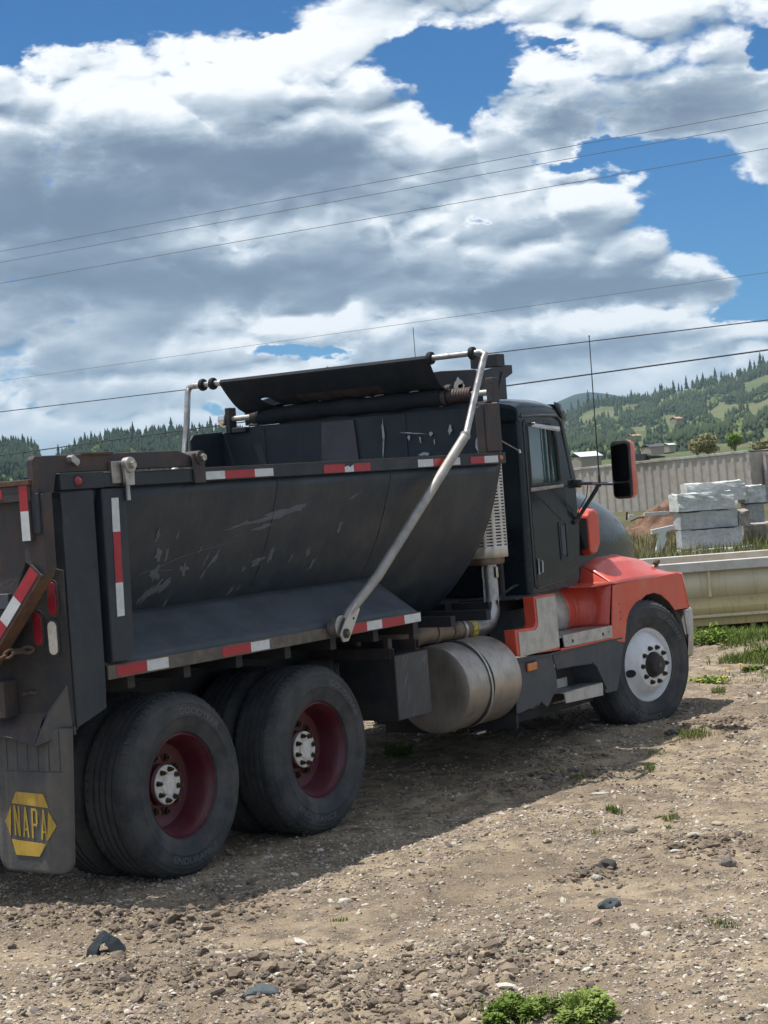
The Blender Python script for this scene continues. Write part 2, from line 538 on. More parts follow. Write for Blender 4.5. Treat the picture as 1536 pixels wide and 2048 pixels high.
def np_noise(x, y, seed=0, octs=4, rough=.5):
    """value noise on numpy arrays"""
    tot = np.zeros_like(x, dtype=float); amp = 1.0; nrm = 0
    for o in range(octs):
        xi = np.floor(x).astype(np.int64); yi = np.floor(y).astype(np.int64)
        fx = x - xi; fy = y - yi
        fx = fx * fx * (3 - 2 * fx); fy = fy * fy * (3 - 2 * fy)

        def h(a, b):
            n = (a * 374761393 + b * 668265263 + (seed + o * 31) * 974634777) & 0x7fffffff
            n = ((n ^ (n >> 13)) * 1274126177) & 0x7fffffff
            return ((n ^ (n >> 16)) & 0xffff) / 65535.0
        v = (h(xi, yi) * (1 - fx) + h(xi + 1, yi) * fx) * (1 - fy) + (h(xi, yi + 1) * (1 - fx) + h(xi + 1, yi + 1) * fx) * fy
        tot += v * amp; nrm += amp; amp *= rough; x = x * 2.03 + 11.7; y = y * 2.03 + 5.3
    return tot / nrm


# ------------------------------------------------------------------ ground
MOUNDS = [(-1.12, -1.15, .32, .055), (-1.10, -1.55, .25, .05), (-1.02, -1.95, .28, .045), (-.62, -2.0, .22, .03), (2.9, -1.62, .25, .05), (3.5, -1.75, .3, .04),
          (-1.95, -2.5, .35, .04), (-1.75, -3.2, .4, .04), (-1.2, -3.9, .3, .04), (5.6, -1.9, .3, .03), (4.2, -1.2, .3, .05), (1.4, -3.7, .3, .04),
          (-2.1, -4.0, .4, .04), (.55, -3.5, .2, .03), (11.5, -.6, .5, .10), (12.3, .2, .6, .12), (9.7, .5, .5, .05)]


def gh(x, y):
    x = np.asarray(x, float); y = np.asarray(y, float)
    z = (np_noise(x * .8, y * .8, 3, 3) - .5) * .08
    z += (np_noise(x * 3.1, y * 3.1, 5, 4, .6) - .5) * .062
    # wheel ruts running beside the truck
    c = -3.15 + .12 * np.sin(x * .5) + .10 * x * .3
    z -= .03 * np.exp(-((y - c) / .22) ** 2)
    z += .02 * np.exp(-((y - c - .42) / .16) ** 2)
    rough = np_noise(x * 9, y * 9, 8, 4, .65) - .5
    k = np_noise(x * .9 + 7, y * .9, 21, 2)
    k = np.maximum(k, .45 + .55 * np.clip((-1.0 - x + (-y - 3.0) * .9) / 1.5, 0, 1))
    z += rough * (.016 + .05 * np.clip((k - .45) * 2.2, 0, 1))
    for (a, b, r, h) in MOUNDS:
        g = np.exp(-(((x - a) ** 2 + (y - b) ** 2) / r ** 2))
        z += g * (h + rough * h * 1.6)
    # packed flat where the tyres stand
    for (a, b) in ((0, -1.05), (1.32, -1.05), (5.86, -1.1), (0, 1.05), (1.32, 1.05), (5.86, 1.1), (0, -.7), (1.32, -.7)):
        g = np.exp(-(((x - a) / .38) ** 4 + ((y - b) / .3) ** 4))
        z = z * (1 - g) + (-.006) * g
    z = z + .055 * np.clip((x - 3.9) / 1.5, 0, 1) * np.clip((9.5 - x) / 2, 0, 1) * np.clip((y + 3.2) / 1.0, 0, 1) * np.clip((3 - y) / 1.0, 0, 1)
    near = np.clip((60 - np.hypot(x, y)) / 30, 0, 1)
    return z * near


def axis_lines(fine0, fine1, step, far, mid=None):
    a = list(np.arange(fine0, fine1, step))
    x = fine1; s = step
    out = []
    while x < far:
        out.append(x); s = min(s * 1.09, 400); x += s
    x = fine0 - step; s = step; neg = []
    while x > -far:
        neg.append(x); s = min(s * 1.09, 400); x -= s
    return np.array(neg[::-1] + a + out)


gx = axis_lines(-3.2, 7.5, .026, 7000)
gy = axis_lines(-5.2, .4, .026, 7000)
GX, GY = np.meshgrid(gx, gy, indexing='ij')
GZ = gh(GX, GY)


def np_mesh(name, verts, faces, mats, smooth=True, mi=None):
    me = bpy.data.meshes.new(name)
    me.vertices.add(len(verts)); me.vertices.foreach_set('co', np.asarray(verts, dtype=np.float32).ravel())
    k = faces.shape[1]; nf = len(faces)
    me.loops.add(nf * k); me.loops.foreach_set('vertex_index', faces.astype(np.int32).ravel())
    me.polygons.add(nf); me.polygons.foreach_set('loop_start', np.arange(0, nf * k, k, dtype=np.int32))
    me.polygons.foreach_set('loop_total', np.full(nf, k, dtype=np.int32))
    for m_ in mats:
        me.materials.append(m_)
    if mi is not None:
        me.polygons.foreach_set('material_index', mi.astype(np.int32))
    if smooth:
        me.polygons.foreach_set('use_smooth', np.ones(nf, dtype=bool))
    me.update(calc_edges=True)
    me.validate()
    return me


def quads(n, m_):
    i, j = np.meshgrid(np.arange(n - 1), np.arange(m_ - 1), indexing='ij')
    a = (i * m_ + j).ravel()
    return np.stack([a, a + m_, a + m_ + 1, a + 1], 1)


def ground_mat():
    mt = bpy.data.materials.new('gravel_soil'); mt.use_nodes = True
    t = NT(mt.node_tree); b = t.n['Principled BSDF']
    co = t.new('ShaderNodeTexCoord').outputs['Object']
    big = t.noise(t.v('MULTIPLY', co, (1.6, .7, 1)), .75, 5, .62, .4)
    c = t.mix(t.ss(big, .40, .58), (.235, .180, .120, 1), (.395, .310, .205, 1))
    mid = t.noise(co, 5.5, 5, .65)
    c = t.mix(t.ss(mid, .42, .62, 0, .85), c, (.125, .096, .070, 1))
    fine = t.noise(co, 60, 4, .7)
    c = t.mix(t.ss(fine, .45, .7, 0, .5), c, (.36, .30, .225, 1))
    # small stones as coloured cells
    for sc, th, cols in ((85, .30, ((.44, .39, .32, 1), (.20, .17, .16, 1))), (160, .33, ((.40, .35, .29, 1), (.15, .125, .12, 1)))):
        vo = t.new('ShaderNodeTexVoronoi', {'Vector': co, 'Scale': sc, 'Randomness': 1.0}, feature='F1')
        sp = t.new('ShaderNodeSeparateColor', {0: vo.outputs['Color']})
        keep = t.m('MULTIPLY', t.ss(sp.outputs[0], .52, .56), t.m('SUBTRACT', 1.0, t.ss(vo.outputs['Distance'], th, th + .1)))
        sc_ = t.mix(sp.outputs[1], cols[0], cols[1])
        c = t.mix(t.m('MULTIPLY', keep, .8), c, sc_)
    # green-grey far meadow
    sp = t.new('ShaderNodeSeparateXYZ', {0: co})
    dist = t.v('LENGTH', co)
    n3 = t.noise(co, .03, 5, .6)
    mead = t.mix(t.ss(n3, .4, .6), (.088, .092, .048, 1), (.15, .125, .078, 1))
    mead = t.mix(t.ss(t.noise(co, .012, 4, .6), .5, .62), mead, (.115, .098, .078, 1))
    c = t.mix(t.ss(dist, 14, 30), c, mead)
    # weedy strip in front of the dumpster and grass behind it
    grn = t.m('MULTIPLY', t.ss(t.noise(co, 1.3, 5, .65), .46, .6), t.ss(dist, 10.2, 12.5))
    c = t.mix(t.m('MULTIPLY', grn, .5), c, (.075, .095, .030, 1))
    t.put(b.inputs['Base Color'], c)
    b.inputs['Roughness'].default_value = .95
    b.inputs['Specular IOR Level'].default_value = .15
    h = t.m('ADD', t.m('MULTIPLY', fine, .6), t.m('MULTIPLY', t.noise(co, 22, 4, .7), 1.2))
    bn = t.new('ShaderNodeBump', {'Strength': .9, 'Distance': .02, 'Height': h})
    t.put(b.inputs['Normal'], bn.outputs[0])
    MAT['ground'] = mt


ground_mat()
gm = np_mesh('ground', np.stack([GX, GY, GZ], -1).reshape(-1, 3), quads(len(gx), len(gy)), [MAT['ground']])
ground = bpy.data.objects.new('ground', gm); COL.objects.link(ground)
tag(ground, kind='structure', label='bare tan gravel yard under the truck')

# ------------------------------------------------------------------ hills (built as terrain round the viewpoint)
CX, CY = CAM.x, CAM.y


def terrain(name, ridge, r0, r1, mat, seed, amp, az0, az1, bz=-1.0, power=1.25, label=None, nr=120, na=260, back=1.35):
    azs = np.linspace(az0, az1, na)
    kx = np.array([p[0] for p in ridge][::-1]); ky = np.array([p[1] for p in ridge][::-1])
    E = np.interp(azs, kx, ky)
    rr = np.concatenate([np.linspace(0, 1, nr), np.linspace(1.02, 1.5, 12)])
    A, T = np.meshgrid(azs, rr, indexing='ij')
    EE = np.interp(A, kx, ky)
    Rr = r0 + (r1 - r0) * T
    g = np.clip(T, 0, 1) ** power
    bump = (np_noise(A * .55, T * 3.2, seed, 4, .5) - .5) * amp * np.sin(np.clip(T, 0, 1) * math.pi)
    e = EE * g + bump
    z = CAM.z * T.clip(0, 1) + Rr * np.tan(np.radians(e))
    z = np.where(T > 1, z - (T - 1) * (r1 * .12), z)
    z = np.where(T <= 0.001, bz, z)
    x = CX + Rr * np.cos(np.radians(A)); y = CY + Rr * np.sin(np.radians(A))
    me = np_mesh(name, np.stack([x, y, z], -1).reshape(-1, 3), quads(na, len(rr)), [mat])
    o = bpy.data.objects.new(name, me); COL.objects.link(o)
    tag(o, kind='structure', label=label)

    def height(a, t_):
        ee = np.interp(a, kx, ky) * np.clip(t_, 0, 1) ** power + (np_noise(a * .55, t_ * 3.2, seed, 4, .5) - .5) * amp * np.sin(np.clip(t_, 0, 1) * math.pi)
        R = r0 + (r1 - r0) * t_
        return CX + R * np.cos(np.radians(a)), CY + R * np.sin(np.radians(a)), CAM.z * np.clip(t_, 0, 1) + R * np.tan(np.radians(ee))
    return o, height


def hill_mat(name, c1, c2, c3, sc):
    mt = bpy.data.materials.new(name); mt.use_nodes = True
    t = NT(mt.node_tree); b = t.n['Principled BSDF']
    co = t.new('ShaderNodeTexCoord').outputs['Object']
    a = t.noise(co, sc, 6, .62, .6)
    c = t.mix(t.ss(a, .40, .58), c1 + (1,), c2 + (1,))
    c = t.mix(t.ss(t.noise(co, sc * 2.7, 5, .65, .4), .5, .64, 0, .8), c, c3 + (1,))
    c = t.mix(t.ss(t.noise(co, sc * 22, 4, .7), .5, .7, 0, .5), c, (.03, .045, .02, 1))
    t.put(b.inputs['Base Color'], c)
    b.inputs['Roughness'].default_value = 1.0
    b.inputs['Specular IOR Level'].default_value = 0
    MAT[name] = mt
    return mt


hill_mat('hill_green', (.100, .130, .060), (.150, .162, .085), (.17, .145, .10), .0042)
hill_mat('hill_left', (.10, .115, .055), (.16, .155, .085), (.18, .155, .11), .006)
hill_mat('mountain', (.020, .034, .020), (.034, .052, .026), (.02, .03, .02), .002)
RIDGE_R = [(60, .3), (34, .3), (30.5, .55), (29.256, .90), (28.638, 1.30), (28.174, 1.62), (27.723, 1.85), (27.139, 1.98), (26.28, 2.0), (25.708, 2.0), (24.984, 2.14), (24.263, 2.28),
           (23.403, 2.42), (22.316, 2.66), (20.02, 2.95), (14, 3.2), (5, 2.4), (-10, 1.5)]
RIDGE_L = [(70, 1.2), (50, 1.8), (44.463, 1.98), (43.619, 1.95), (43.355, 1.66), (43.159, 1.40), (42.95, 1.38), (42.799, 1.50), (42.505, 1.66), (42.064, 1.86), (41.198, 1.98), (40.193, 2.0),
           (38.755, 1.96), (37.893, 1.9), (35.603, 1.45), (32, .9), (29, .4)]
RIDGE_B = [(60, .4), (34, 1.0), (30.058, 1.70), (29.032, 1.88), (28.587, 2.04), (28.361, 2.15), (27.843, 2.33), (27.409, 2.36), (26.912, 2.27), (26.279, 2.1), (24.326, 1.6), (18, 1.2)]
hillR, hR = terrain('hillside', RIDGE_R, 260, 2200, MAT['hill_green'], 4, .55, -8, 33, label='broad forested hillside rising to the right behind the truck')
hillL, hL = terrain('hillside', RIDGE_L, 230, 1300, MAT['hill_left'], 9, .35, 30, 66, label='low forested hill behind the rear of the dump body')
mtn, hB = terrain('mountain', RIDGE_B, 2600, 5200, MAT['mountain'], 15, .2, 18, 58, label='distant blue mountain beyond the hillside', power=.9)


def leaf_mat(name, c1, c2):
    mt = bpy.data.materials.new(name); mt.use_nodes = True
    t = NT(mt.node_tree); b = t.n['Principled BSDF']
    co = t.new('ShaderNodeTexCoord').outputs['Object']
    oi = t.new('ShaderNodeObjectInfo').outputs['Random']
    f = t.m('ADD', t.m('MULTIPLY', t.noise(co, .05, 3, .6), .8), t.m('MULTIPLY', t.m('SUBTRACT', oi, .5), .4))
    t.put(b.inputs['Base Color'], t.mix(t.ss(f, .3, .6), c1 + (1,), c2 + (1,)))
    b.inputs['Roughness'].default_value = .9
    b.inputs['Specular IOR Level'].default_value = .1
    MAT[name] = mt


leaf_mat('conifer', (.024, .042, .024), (.050, .072, .036))
leaf_mat('aspen', (.085, .125, .042), (.135, .170, .060))
leaf_mat('olive_leaf', (.26, .25, .13), (.34, .33, .16))
leaf_mat('bush_green', (.16, .24, .05), (.24, .32, .08))
leaf_mat('weed_green', (.14, .20, .045), (.25, .32, .09))
leaf_mat('grass_blade', (.10, .15, .035), (.20, .24, .07))
leaf_mat('dry_grass', (.24, .21, .11), (.32, .28, .17))


def conifer_arrays(h, r, tiers=3, seg=6, seed=0):
    rg = np.random.default_rng(seed)
    vs = []; fs = []
    for k in range(tiers):
        z0 = h * (.08 + .28 * k); z1 = h * min(1.0, (.08 + .28 * k) + .48 - .02 * k)
        rr = r * (1 - .27 * k)
        b = len(vs)
        for j in range(seg):
            a = 2 * math.pi * (j + .5 * k) / seg
            q = rr * (.8 + .4 * rg.random())
            vs.append((q * math.cos(a), q * math.sin(a), z0 + h * .04 * rg.random()))
        vs.append((0, 0, z1))
        for j in range(seg):
            fs.append((b + j, b + (j + 1) % seg, b + seg))
    return np.array(vs), np.array(fs)


def blob_arrays(h, r, seed=0):
    bm = bmesh.new(); bmesh.ops.create_icosphere(bm, subdivisions=1, radius=1)
    rg = np.random.default_rng(seed)
    vs = np.array([tuple(v.co) for v in bm.verts]); fs = np.array([[v.index for v in f.verts] for f in bm.faces]); bm.free()
    vs = vs * (1 + .25 * (rg.random((len(vs), 1)) - .5)) * np.array([r, r, h / 2]) + np.array([0, 0, h / 2])
    return vs, fs


def forest(name, height, n, mats, mask, az_rng, t_rng, hrange, seed, label, group=None):
    rg = np.random.default_rng(seed)
    a = rg.uniform(*az_rng, n * 3); t_ = rg.uniform(*t_rng, n * 3) ** .8
    mk, kind = mask(a, t_)
    sel = np.where(rg.random(len(a)) < mk)[0][:n]
    a, t_, kind = a[sel], t_[sel], kind[sel]
    x, y, z = height(a, t_)
    V = []; Fq = []; MI = []; off = 0
    protos = [conifer_arrays(1, .21, 3, 6, s) for s in range(4)], [blob_arrays(1, .38, s) for s in range(4)]
    hs = rg.uniform(*hrange, len(a)); th = rg.uniform(0, 6.28, len(a))
    for i in range(len(a)):
        c = int(kind[i]); vs, fs = protos[c][i % 4]
        s = hs[i] * (.55 if c else 1)
        ca, sa = math.cos(th[i]), math.sin(th[i])
        v = vs * s
        v = np.stack([v[:, 0] * ca - v[:, 1] * sa + x[i], v[:, 0] * sa + v[:, 1] * ca + y[i], v[:, 2] + z[i] - .5], 1)
        V.append(v); Fq.append(fs + off); off += len(v); MI.append(np.full(len(fs), c))
    me = np_mesh(name, np.concatenate(V), np.concatenate(Fq), [MAT[m_] for m_ in mats], smooth=False, mi=np.concatenate(MI))
    o = bpy.data.objects.new(name, me); COL.objects.link(o)
    tag(o, label, 'forest', kind='stuff')
    return o


def maskR(a, t_):
    d = np_noise(a * 1.1 + t_ * 7, t_ * 9 - a * .35, 33, 4, .6)
    f = np_noise(a * 3.5, t_ * 22, 35, 3, .6)
    m_ = np.clip((d * .65 + f * .35 - .485) * 8, 0, .9)
    m_ = np.maximum(m_, np.clip((t_ - .955) * 25, 0, .9) * (f > .38))
    kind = (np_noise(a * 2.1 + 5, t_ * 8, 51, 3) * .7 + rng.random(len(a)) * .3 > (.43 + .20 * t_)).astype(int)
    kind = np.where(t_ > .86, 0, kind)
    return m_, kind


def maskL(a, t_):
    d = np_noise(a * 1.6, t_ * 6, 63, 4, .6)
    m_ = np.clip((d - .42) * 7, 0, 1)
    m_ = np.maximum(m_, (t_ > .62) * 1.0)
    m_ = m_ * np.where(np.abs(a - 43.05) < .28, .05, 1)
    return m_, (np_noise(a * 3, t_ * 9, 71, 3) * .75 + rng.random(len(a)) * .25 > .60).astype(int)


forest('forest', hR, 15500, ['conifer', 'aspen'], maskR, (13, 30.5), (.22, 1.0), (6, 11), 5, 'mixed pine and aspen wood spread over the right hillside')
forest('forest', hL, 7300, ['conifer', 'aspen'], maskL, (35, 52), (.25, 1.0), (6, 10), 6, 'dark pine wood covering the left hill')

# skyline pines one can tell apart
cv, cf = [], []
pine_meshes = []
for s in range(5):
    vs, fs = conifer_arrays(1, .20, 4, 7, 40 + s)
    mb = M(); mb.add([tuple(v) for v in vs], [tuple(f) for f in fs], 'conifer')
    mb.tube([(0, 0, -.08), (0, 0, .3)], .02, 'wood_post', 5)
    pine_meshes.append(mb.mesh('pine_tree', smooth=False))
rg = np.random.default_rng(77)
for side, hf, lst, hr in (('left', hL, np.concatenate([np.linspace(43.55, 45.0, 11), np.linspace(38.2, 42.95, 40)]), (6.5, 11.0)), ('right', hR, np.linspace(22.0, 28.2, 46), (8, 17))):
    for i, a in enumerate(lst):
        a = a + rg.uniform(-.05, .05)
        x, y, z = hf(np.array([a]), np.array([.995]))
        o = bpy.data.objects.new('pine_tree', pine_meshes[i % 5]); COL.objects.link(o)
        h = rg.uniform(*hr) * (1.25 if i % 9 == 4 else 1)
        o.location = (float(x[0]), float(y[0]), float(z[0]) - .4)
        o.scale = (h * rg.uniform(.8, 1.3), h, h); o.rotation_euler = (0, 0, rg.uniform(0, 6))
        tag(o, 'dark pine on the skyline of the %s hill' % side, 'tree', 'pines along the %s skyline' % side)

# ------------------------------------------------------------------ yard behind the truck
def local_obj(m, name, parent, **kw):
    o = m.obj(name, None, **kw)
    if parent is not None:
        o.parent = parent
    return o


worn_white('container_grey', (.47, .425, .375), (.37, .32, .27))
pbr('container_edge', (.55, .53, .50), .6, 0, (.3, .22, .17), .7, 3)


def container(loc, rz, tilt, L, H, label):
    r = bpy.data.objects.new('shipping_container', None); COL.objects.link(r)
    r.location = loc; r.rotation_euler = (0, tilt, rz)
    tag(r, label, 'container', 'shipping containers at the back of the yard')
    W2 = 2.44
    for yy, nm in ((0, 'side_panel'), (W2, 'side_panel')):
        m = M(); rows = []
        x = .12; k = 0; pts = []
        per = .50
        while x < L - .12:
            pts += [(x, 0), (x + per * .28, 0), (x + per * .45, .035), (x + per * .80, .035)]
            x += per
        pts = [p for p in pts if p[0] < L - .1]
        rows = [[(p[0], yy + (p[1] if yy == 0 else -p[1]), z) for p in pts] for z in (.14, H - .1)]
        m.grid(rows, 'container_grey')
        local_obj(m, nm, r, ang=20)
    m = M(); m.box(0, L, -.03, .09, H - .12, H, 'container_edge'); m.box(0, L, W2 - .09, W2 + .03, H - .12, H, 'container_edge'); local_obj(m, 'top_rail', r, bevel=.01)
    m = M(); m.box(0, L, -.03, .09, 0, .15, 'container_grey'); m.box(0, L, W2 - .09, W2 + .03, 0, .15, 'container_grey'); local_obj(m, 'bottom_rail', r)
    m = M(); m.box(.05, L - .05, .02, W2 - .02, H - .06, H - .03, 'container_grey'); local_obj(m, 'roof', r)
    for x in (0, L - .16):
        for yy in (-.035, W2 - .125):
            m = M(); m.box(x, x + .16, yy, yy + .16, 0, H + .012, 'container_edge')
            local_obj(m, 'corner_post', r)
    for x in (.06, L - .10):
        m = M(); m.box(x, x + .04, .1, W2 - .1, .12, H - .1, 'container_grey'); local_obj(m, 'end_wall', r)


# container runs from (83.3, 41.2) to (81.4, 29.9)
dx, dy = 81.42 - 83.48, 29.82 - 41.17
Lc = 12.19
ang = math.atan2(dy, dx)
container((83.48 - dx / 11.54 * .65, 41.17 - dy / 11.54 * .65, -.42), ang, -rad(1.15), Lc, 2.84, 'long grey corrugated container standing behind the stone blocks')
container((82.4 - dx / 11.54 * -.0, 30.15 - .6, -.42), ang, -rad(.2), Lc, 2.90, 'second grey container, its end just showing at the right picture edge')

# stone blocks
def stone_mat(nm, c1, c2):
    mt = bpy.data.materials.new(nm); mt.use_nodes = True
    t = NT(mt.node_tree); b = t.n['Principled BSDF']
    co = t.new('ShaderNodeTexCoord').outputs['Object']
    n = t.noise(co, 2.2, 6, .65)
    c = t.mix(t.ss(n, .38, .62), c1 + (1,), c2 + (1,))
    c = t.mix(t.ss(t.noise(co, 14, 5, .7), .5, .68, 0, .45), c, tuple(k * .55 for k in c1) + (1,))
    t.put(b.inputs['Base Color'], c); b.inputs['Roughness'].default_value = .9; b.inputs['Specular IOR Level'].default_value = .2
    bn = t.new('ShaderNodeBump', {'Strength': .8, 'Distance': .05, 'Height': t.noise(co, 9, 6, .7)})
    t.put(b.inputs['Normal'], bn.outputs[0])
    MAT[nm] = mt


stone_mat('stone_grey', (.42, .425, .42), (.54, .535, .52))
stone_mat('stone_light', (.56, .57, .55), (.68, .68, .65))
stone_mat('stone_warm', (.36, .31, .27), (.44, .39, .34))
ux = Vector((R_.x, R_.y, 0)).normalized(); uy = Vector((0, 0, 1)).cross(ux)   # across the view / away from it


def stone(name, c, w_, d, h, mat, rough, seed, label, group, top=True, rot=0.0):
    """c: centre of the base of the near face; w across, d deep"""
    bm = bmesh.new()
    n = (14, 8, 7)
    bmesh.ops.create_cube(bm, size=1)
    bmesh.ops.subdivide_edges(bm, edges=bm.edges[:], cuts=9, use_grid_fill=True)
    c_, s_ = math.cos(rot), math.sin(rot)
    for v in bm.verts:
        p = v.co.copy()
        face_front = max(0, (-p.y - .42) / .08); topf = max(0, (p.z - .42) / .08)
        q = Vector((p.x * w_, p.y * d, p.z * h))
        n3 = mn.fractal(Vector((q.x * 2.5 + seed * 3, q.y * 2.5, q.z * 3)), 1, 2, 5) * rough * .55
        n4 = mn.fractal(Vector((q.x * 6 + seed, q.y * 6, q.z * 7)), 1, 2, 3) * rough * .4
        q.z += max(-.05, min(.05, n3 + n4)) * topf; q.y += max(-.06, min(.06, n3 - n4)) * face_front; q.x += n4 * .3 * (abs(p.x) > .48)
        x = q.x; y = q.y + d / 2
        X = c[0] + ux.x * (x * c_ - y * s_) + uy.x * (x * s_ + y * c_); Y = c[1] + ux.y * (x * c_ - y * s_) + uy.y * (x * s_ + y * c_)
        v.co = (X, Y, c[2] + h / 2 + q.z)
    me = bpy.data.meshes.new(name); bm.to_mesh(me); bm.free(); me.materials.append(MAT[mat])
    o = bpy.data.objects.new(name, me); COL.objects.link(o)
    tag(o, label, 'stone block', group)
    return o


def bpos(px_, py_, D=45.0):
    """a point D metres out along the camera's axis for a photograph pixel (used once, to survey the background)"""
    d = F_ + R_ * ((px_ - 768) / 3940.49) - U_ * ((py_ - 1024) / 3940.49)
    return CAM + d * D


sc45 = 45 / 3940.49
GB = 'quarried stone blocks stacked behind the dumpster'
BL = [  # x0 x1 ytop ybottom depth-distance, deep, material, roughness, label
    (1362, 1508, 1094, 1122, 44.6, .9, 'stone_grey', .10, 'long low stone slab in the grass under the block stack'),
    (1365, 1486, 1055, 1095, 45.0, 1.0, 'stone_grey', .05, 'warm grey block just above the slab in the stack'),
    (1362, 1477, 1019, 1056, 45.05, 1.0, 'stone_grey', .04, 'smooth blue-grey block in the middle of the stack'),
    (1357, 1470, 983, 1020, 45.0, 1.1, 'stone_light', .08, 'whitish rock-faced block overhanging the left end of the stack'),
    (1478, 1501, 1017, 1052, 45.4, 1.0, 'stone_warm', .07, 'small pinkish block end wedged right of the middle block'),
    (1376, 1492, 962, 1003, 46.3, 1.0, 'stone_light', .06, 'pale block lying topmost, behind the overhanging one'),
    (1490, 1533, 968, 1005, 46.5, 1.1, 'stone_light', .05, 'pale block on top of the right-hand pile'),
    (1494, 1530, 1004, 1045, 46.6, 1.0, 'stone_grey', .05, 'grey block under the pale one in the right-hand pile'),
    (1490, 1556, 1044, 1100, 48.0, 1.0, 'stone_warm', .06, 'brownish block low in the weeds right of the stack'),
]
for i, (x0, x1, y0, y1, D, dp, mt_, rg_, lb) in enumerate(BL):
    a = bpos(x0, y1 + 10 * 0, D); b = bpos(x1, y1, D); tp = bpos((x0 + x1) / 2, y0, D)
    c = (a + b) / 2; wd = (b - a).length; h = (tp - c).length - .035
    stone('stone_block', (c.x, c.y, c.z), wd, dp, h, mt_, rg_, i * 5.1 + 1, lb, GB, rot=rad(-3 + (i * 37 % 7)))

pbr('concrete_white', (.72, .71, .66), .8, 0, (.55, .53, .48), .5, 5)
# the leaning T-shaped white concrete piece
m = M()
Tp = [(1303, 1060), (1348, 1050), (1349, 1058), (1334, 1062), (1331, 1072), (1334, 1078), (1322, 1108), (1311, 1106), (1317, 1080), (1317, 1066), (1304, 1069)]
pts = [bpos(a, b, 44) for a, b in Tp]
front = [p for p in pts]; backp = [p + uy * .18 for p in pts]
n = len(pts)
tr = tessellate_polygon([[Vector((a, -b, 0)) for a, b in Tp]])
m.add(front + backp, [tuple(t) for t in tr] + [tuple(i + n for i in t) for t in tr] + [(i, (i + 1) % n, (i + 1) % n + n, i + n) for i in range(n)], 'concrete_white')
tag(m.obj('concrete_post', smooth=False, bevel=.01), 'leaning white T-shaped concrete post left of the block stack', 'post')

# brown heap of wood chips and rubble
def heap(name, c, rx, ry, h, mat, seed, label, cat, kind=None, res=46, lump=.25):
    V = []
    for i in range(res):
        for j in range(res):
            u = -1 + 2 * i / (res - 1); v = -1 + 2 * j / (res - 1)
            r = math.hypot(u, v)
            g = max(0, 1 - r * r) ** 1.2
            zz = g * h * (1 + lump * mn.fractal(Vector((u * 3 + seed, v * 3, 0)), 1, 2, 4) * 1.5) + g * h * .15 * mn.fractal(Vector((u * 14, v * 14, seed)), 1, 2, 3)
            V.append((c[0] + ux.x * u * rx + uy.x * v * ry, c[1] + ux.y * u * rx + uy.y * v * ry, c[2] + zz - .06))
    me = np_mesh(name, np.array(V), quads(res, res), [MAT[mat]])
    o = bpy.data.objects.new(name, me); COL.objects.link(o)
    tag(o, label, cat, kind=kind)
    return o


stone_mat('woodchip', (.13, .075, .050), (.24, .15, .105))
stone_mat('soil_heap', (.21, .165, .12), (.30, .245, .18))
heap('debris_heap', (46.3, 17.6, .02), 2.4, 1.8, .85, 'woodchip', 3, 'brown heap of wood chips and scrap behind the white post', 'heap', lump=.5)
# scrap lying on the heap
for i, (x, y, sx, sy, lb) in enumerate(((1312, 1027, .35, .08, 'white board lying on top of the brown debris heap'), (1262, 1032, .08, .07, 'small pale lump at the left end of the debris heap'))):
    p = bpos(x, y, 58.5); m = M()
    m.hexa([p + ux * a * sx + uy * b * .12 + Vector((0, 0, c * sy)) for c in (-.6, .6) for a, b in ((-1, -1), (1.1, -1), (.9, 1), (-1, .9))], 'stone_light')
    tag(m.obj('scrap_board', smooth=False), lb, 'scrap')
p0, p1 = bpos(1262, 1042, 57.5), bpos(1288, 1034, 58.5)
m = M(); m.tube([p0, (p0 + p1) / 2 + Vector((0, 0, .03)), p1], .025, 'rust', 6)
tag(m.obj('scrap_stick'), 'thin rusty stick poking out of the debris heap', 'scrap')

# dumpster
pbr('dumpster_cream', (.68, .60, .45), .55, 0, (.60, .50, .32), .7, 1.6, streak=((.30, .22, .12), .35), bump=.1, bscale=20)
pbr('dumpster_yellow', (.58, .45, .22), .6, 0, (.50, .40, .23), .6, 1.5, streak=((.2, .15, .08), .4))
pbr('dumpster_rim', (.58, .57, .54), .55, 0, (.42, .36, .3), .5, 4, spots=((.25, .09, .05), 9, .66))
dd = Vector((14.50 - 13.66, 1.29 - 2.55, 0)).normalized()
dn = Vector((-dd.y, dd.x, 0))           # away from the camera
d_org = Vector((13.66, 2.55, 0))
dump = root('dumpster', (d_org.x, d_org.y, 0), 'low cream and yellow steel dumpster standing beyond the truck bumper', 'dumpster')


def dp_(s, n, z):
    return d_org + dd * s + dn * n + Vector((0, 0, z))


def dbar(m, s0, s1, n0, n1, z0, z1, mat):
    m.hexa([dp_(s0, n0, z0), dp_(s1, n0, z0), dp_(s1, n1, z0), dp_(s0, n1, z0), dp_(s0, n0, z1), dp_(s1, n0, z1), dp_(s1, n1, z1), dp_(s0, n1, z1)], mat)


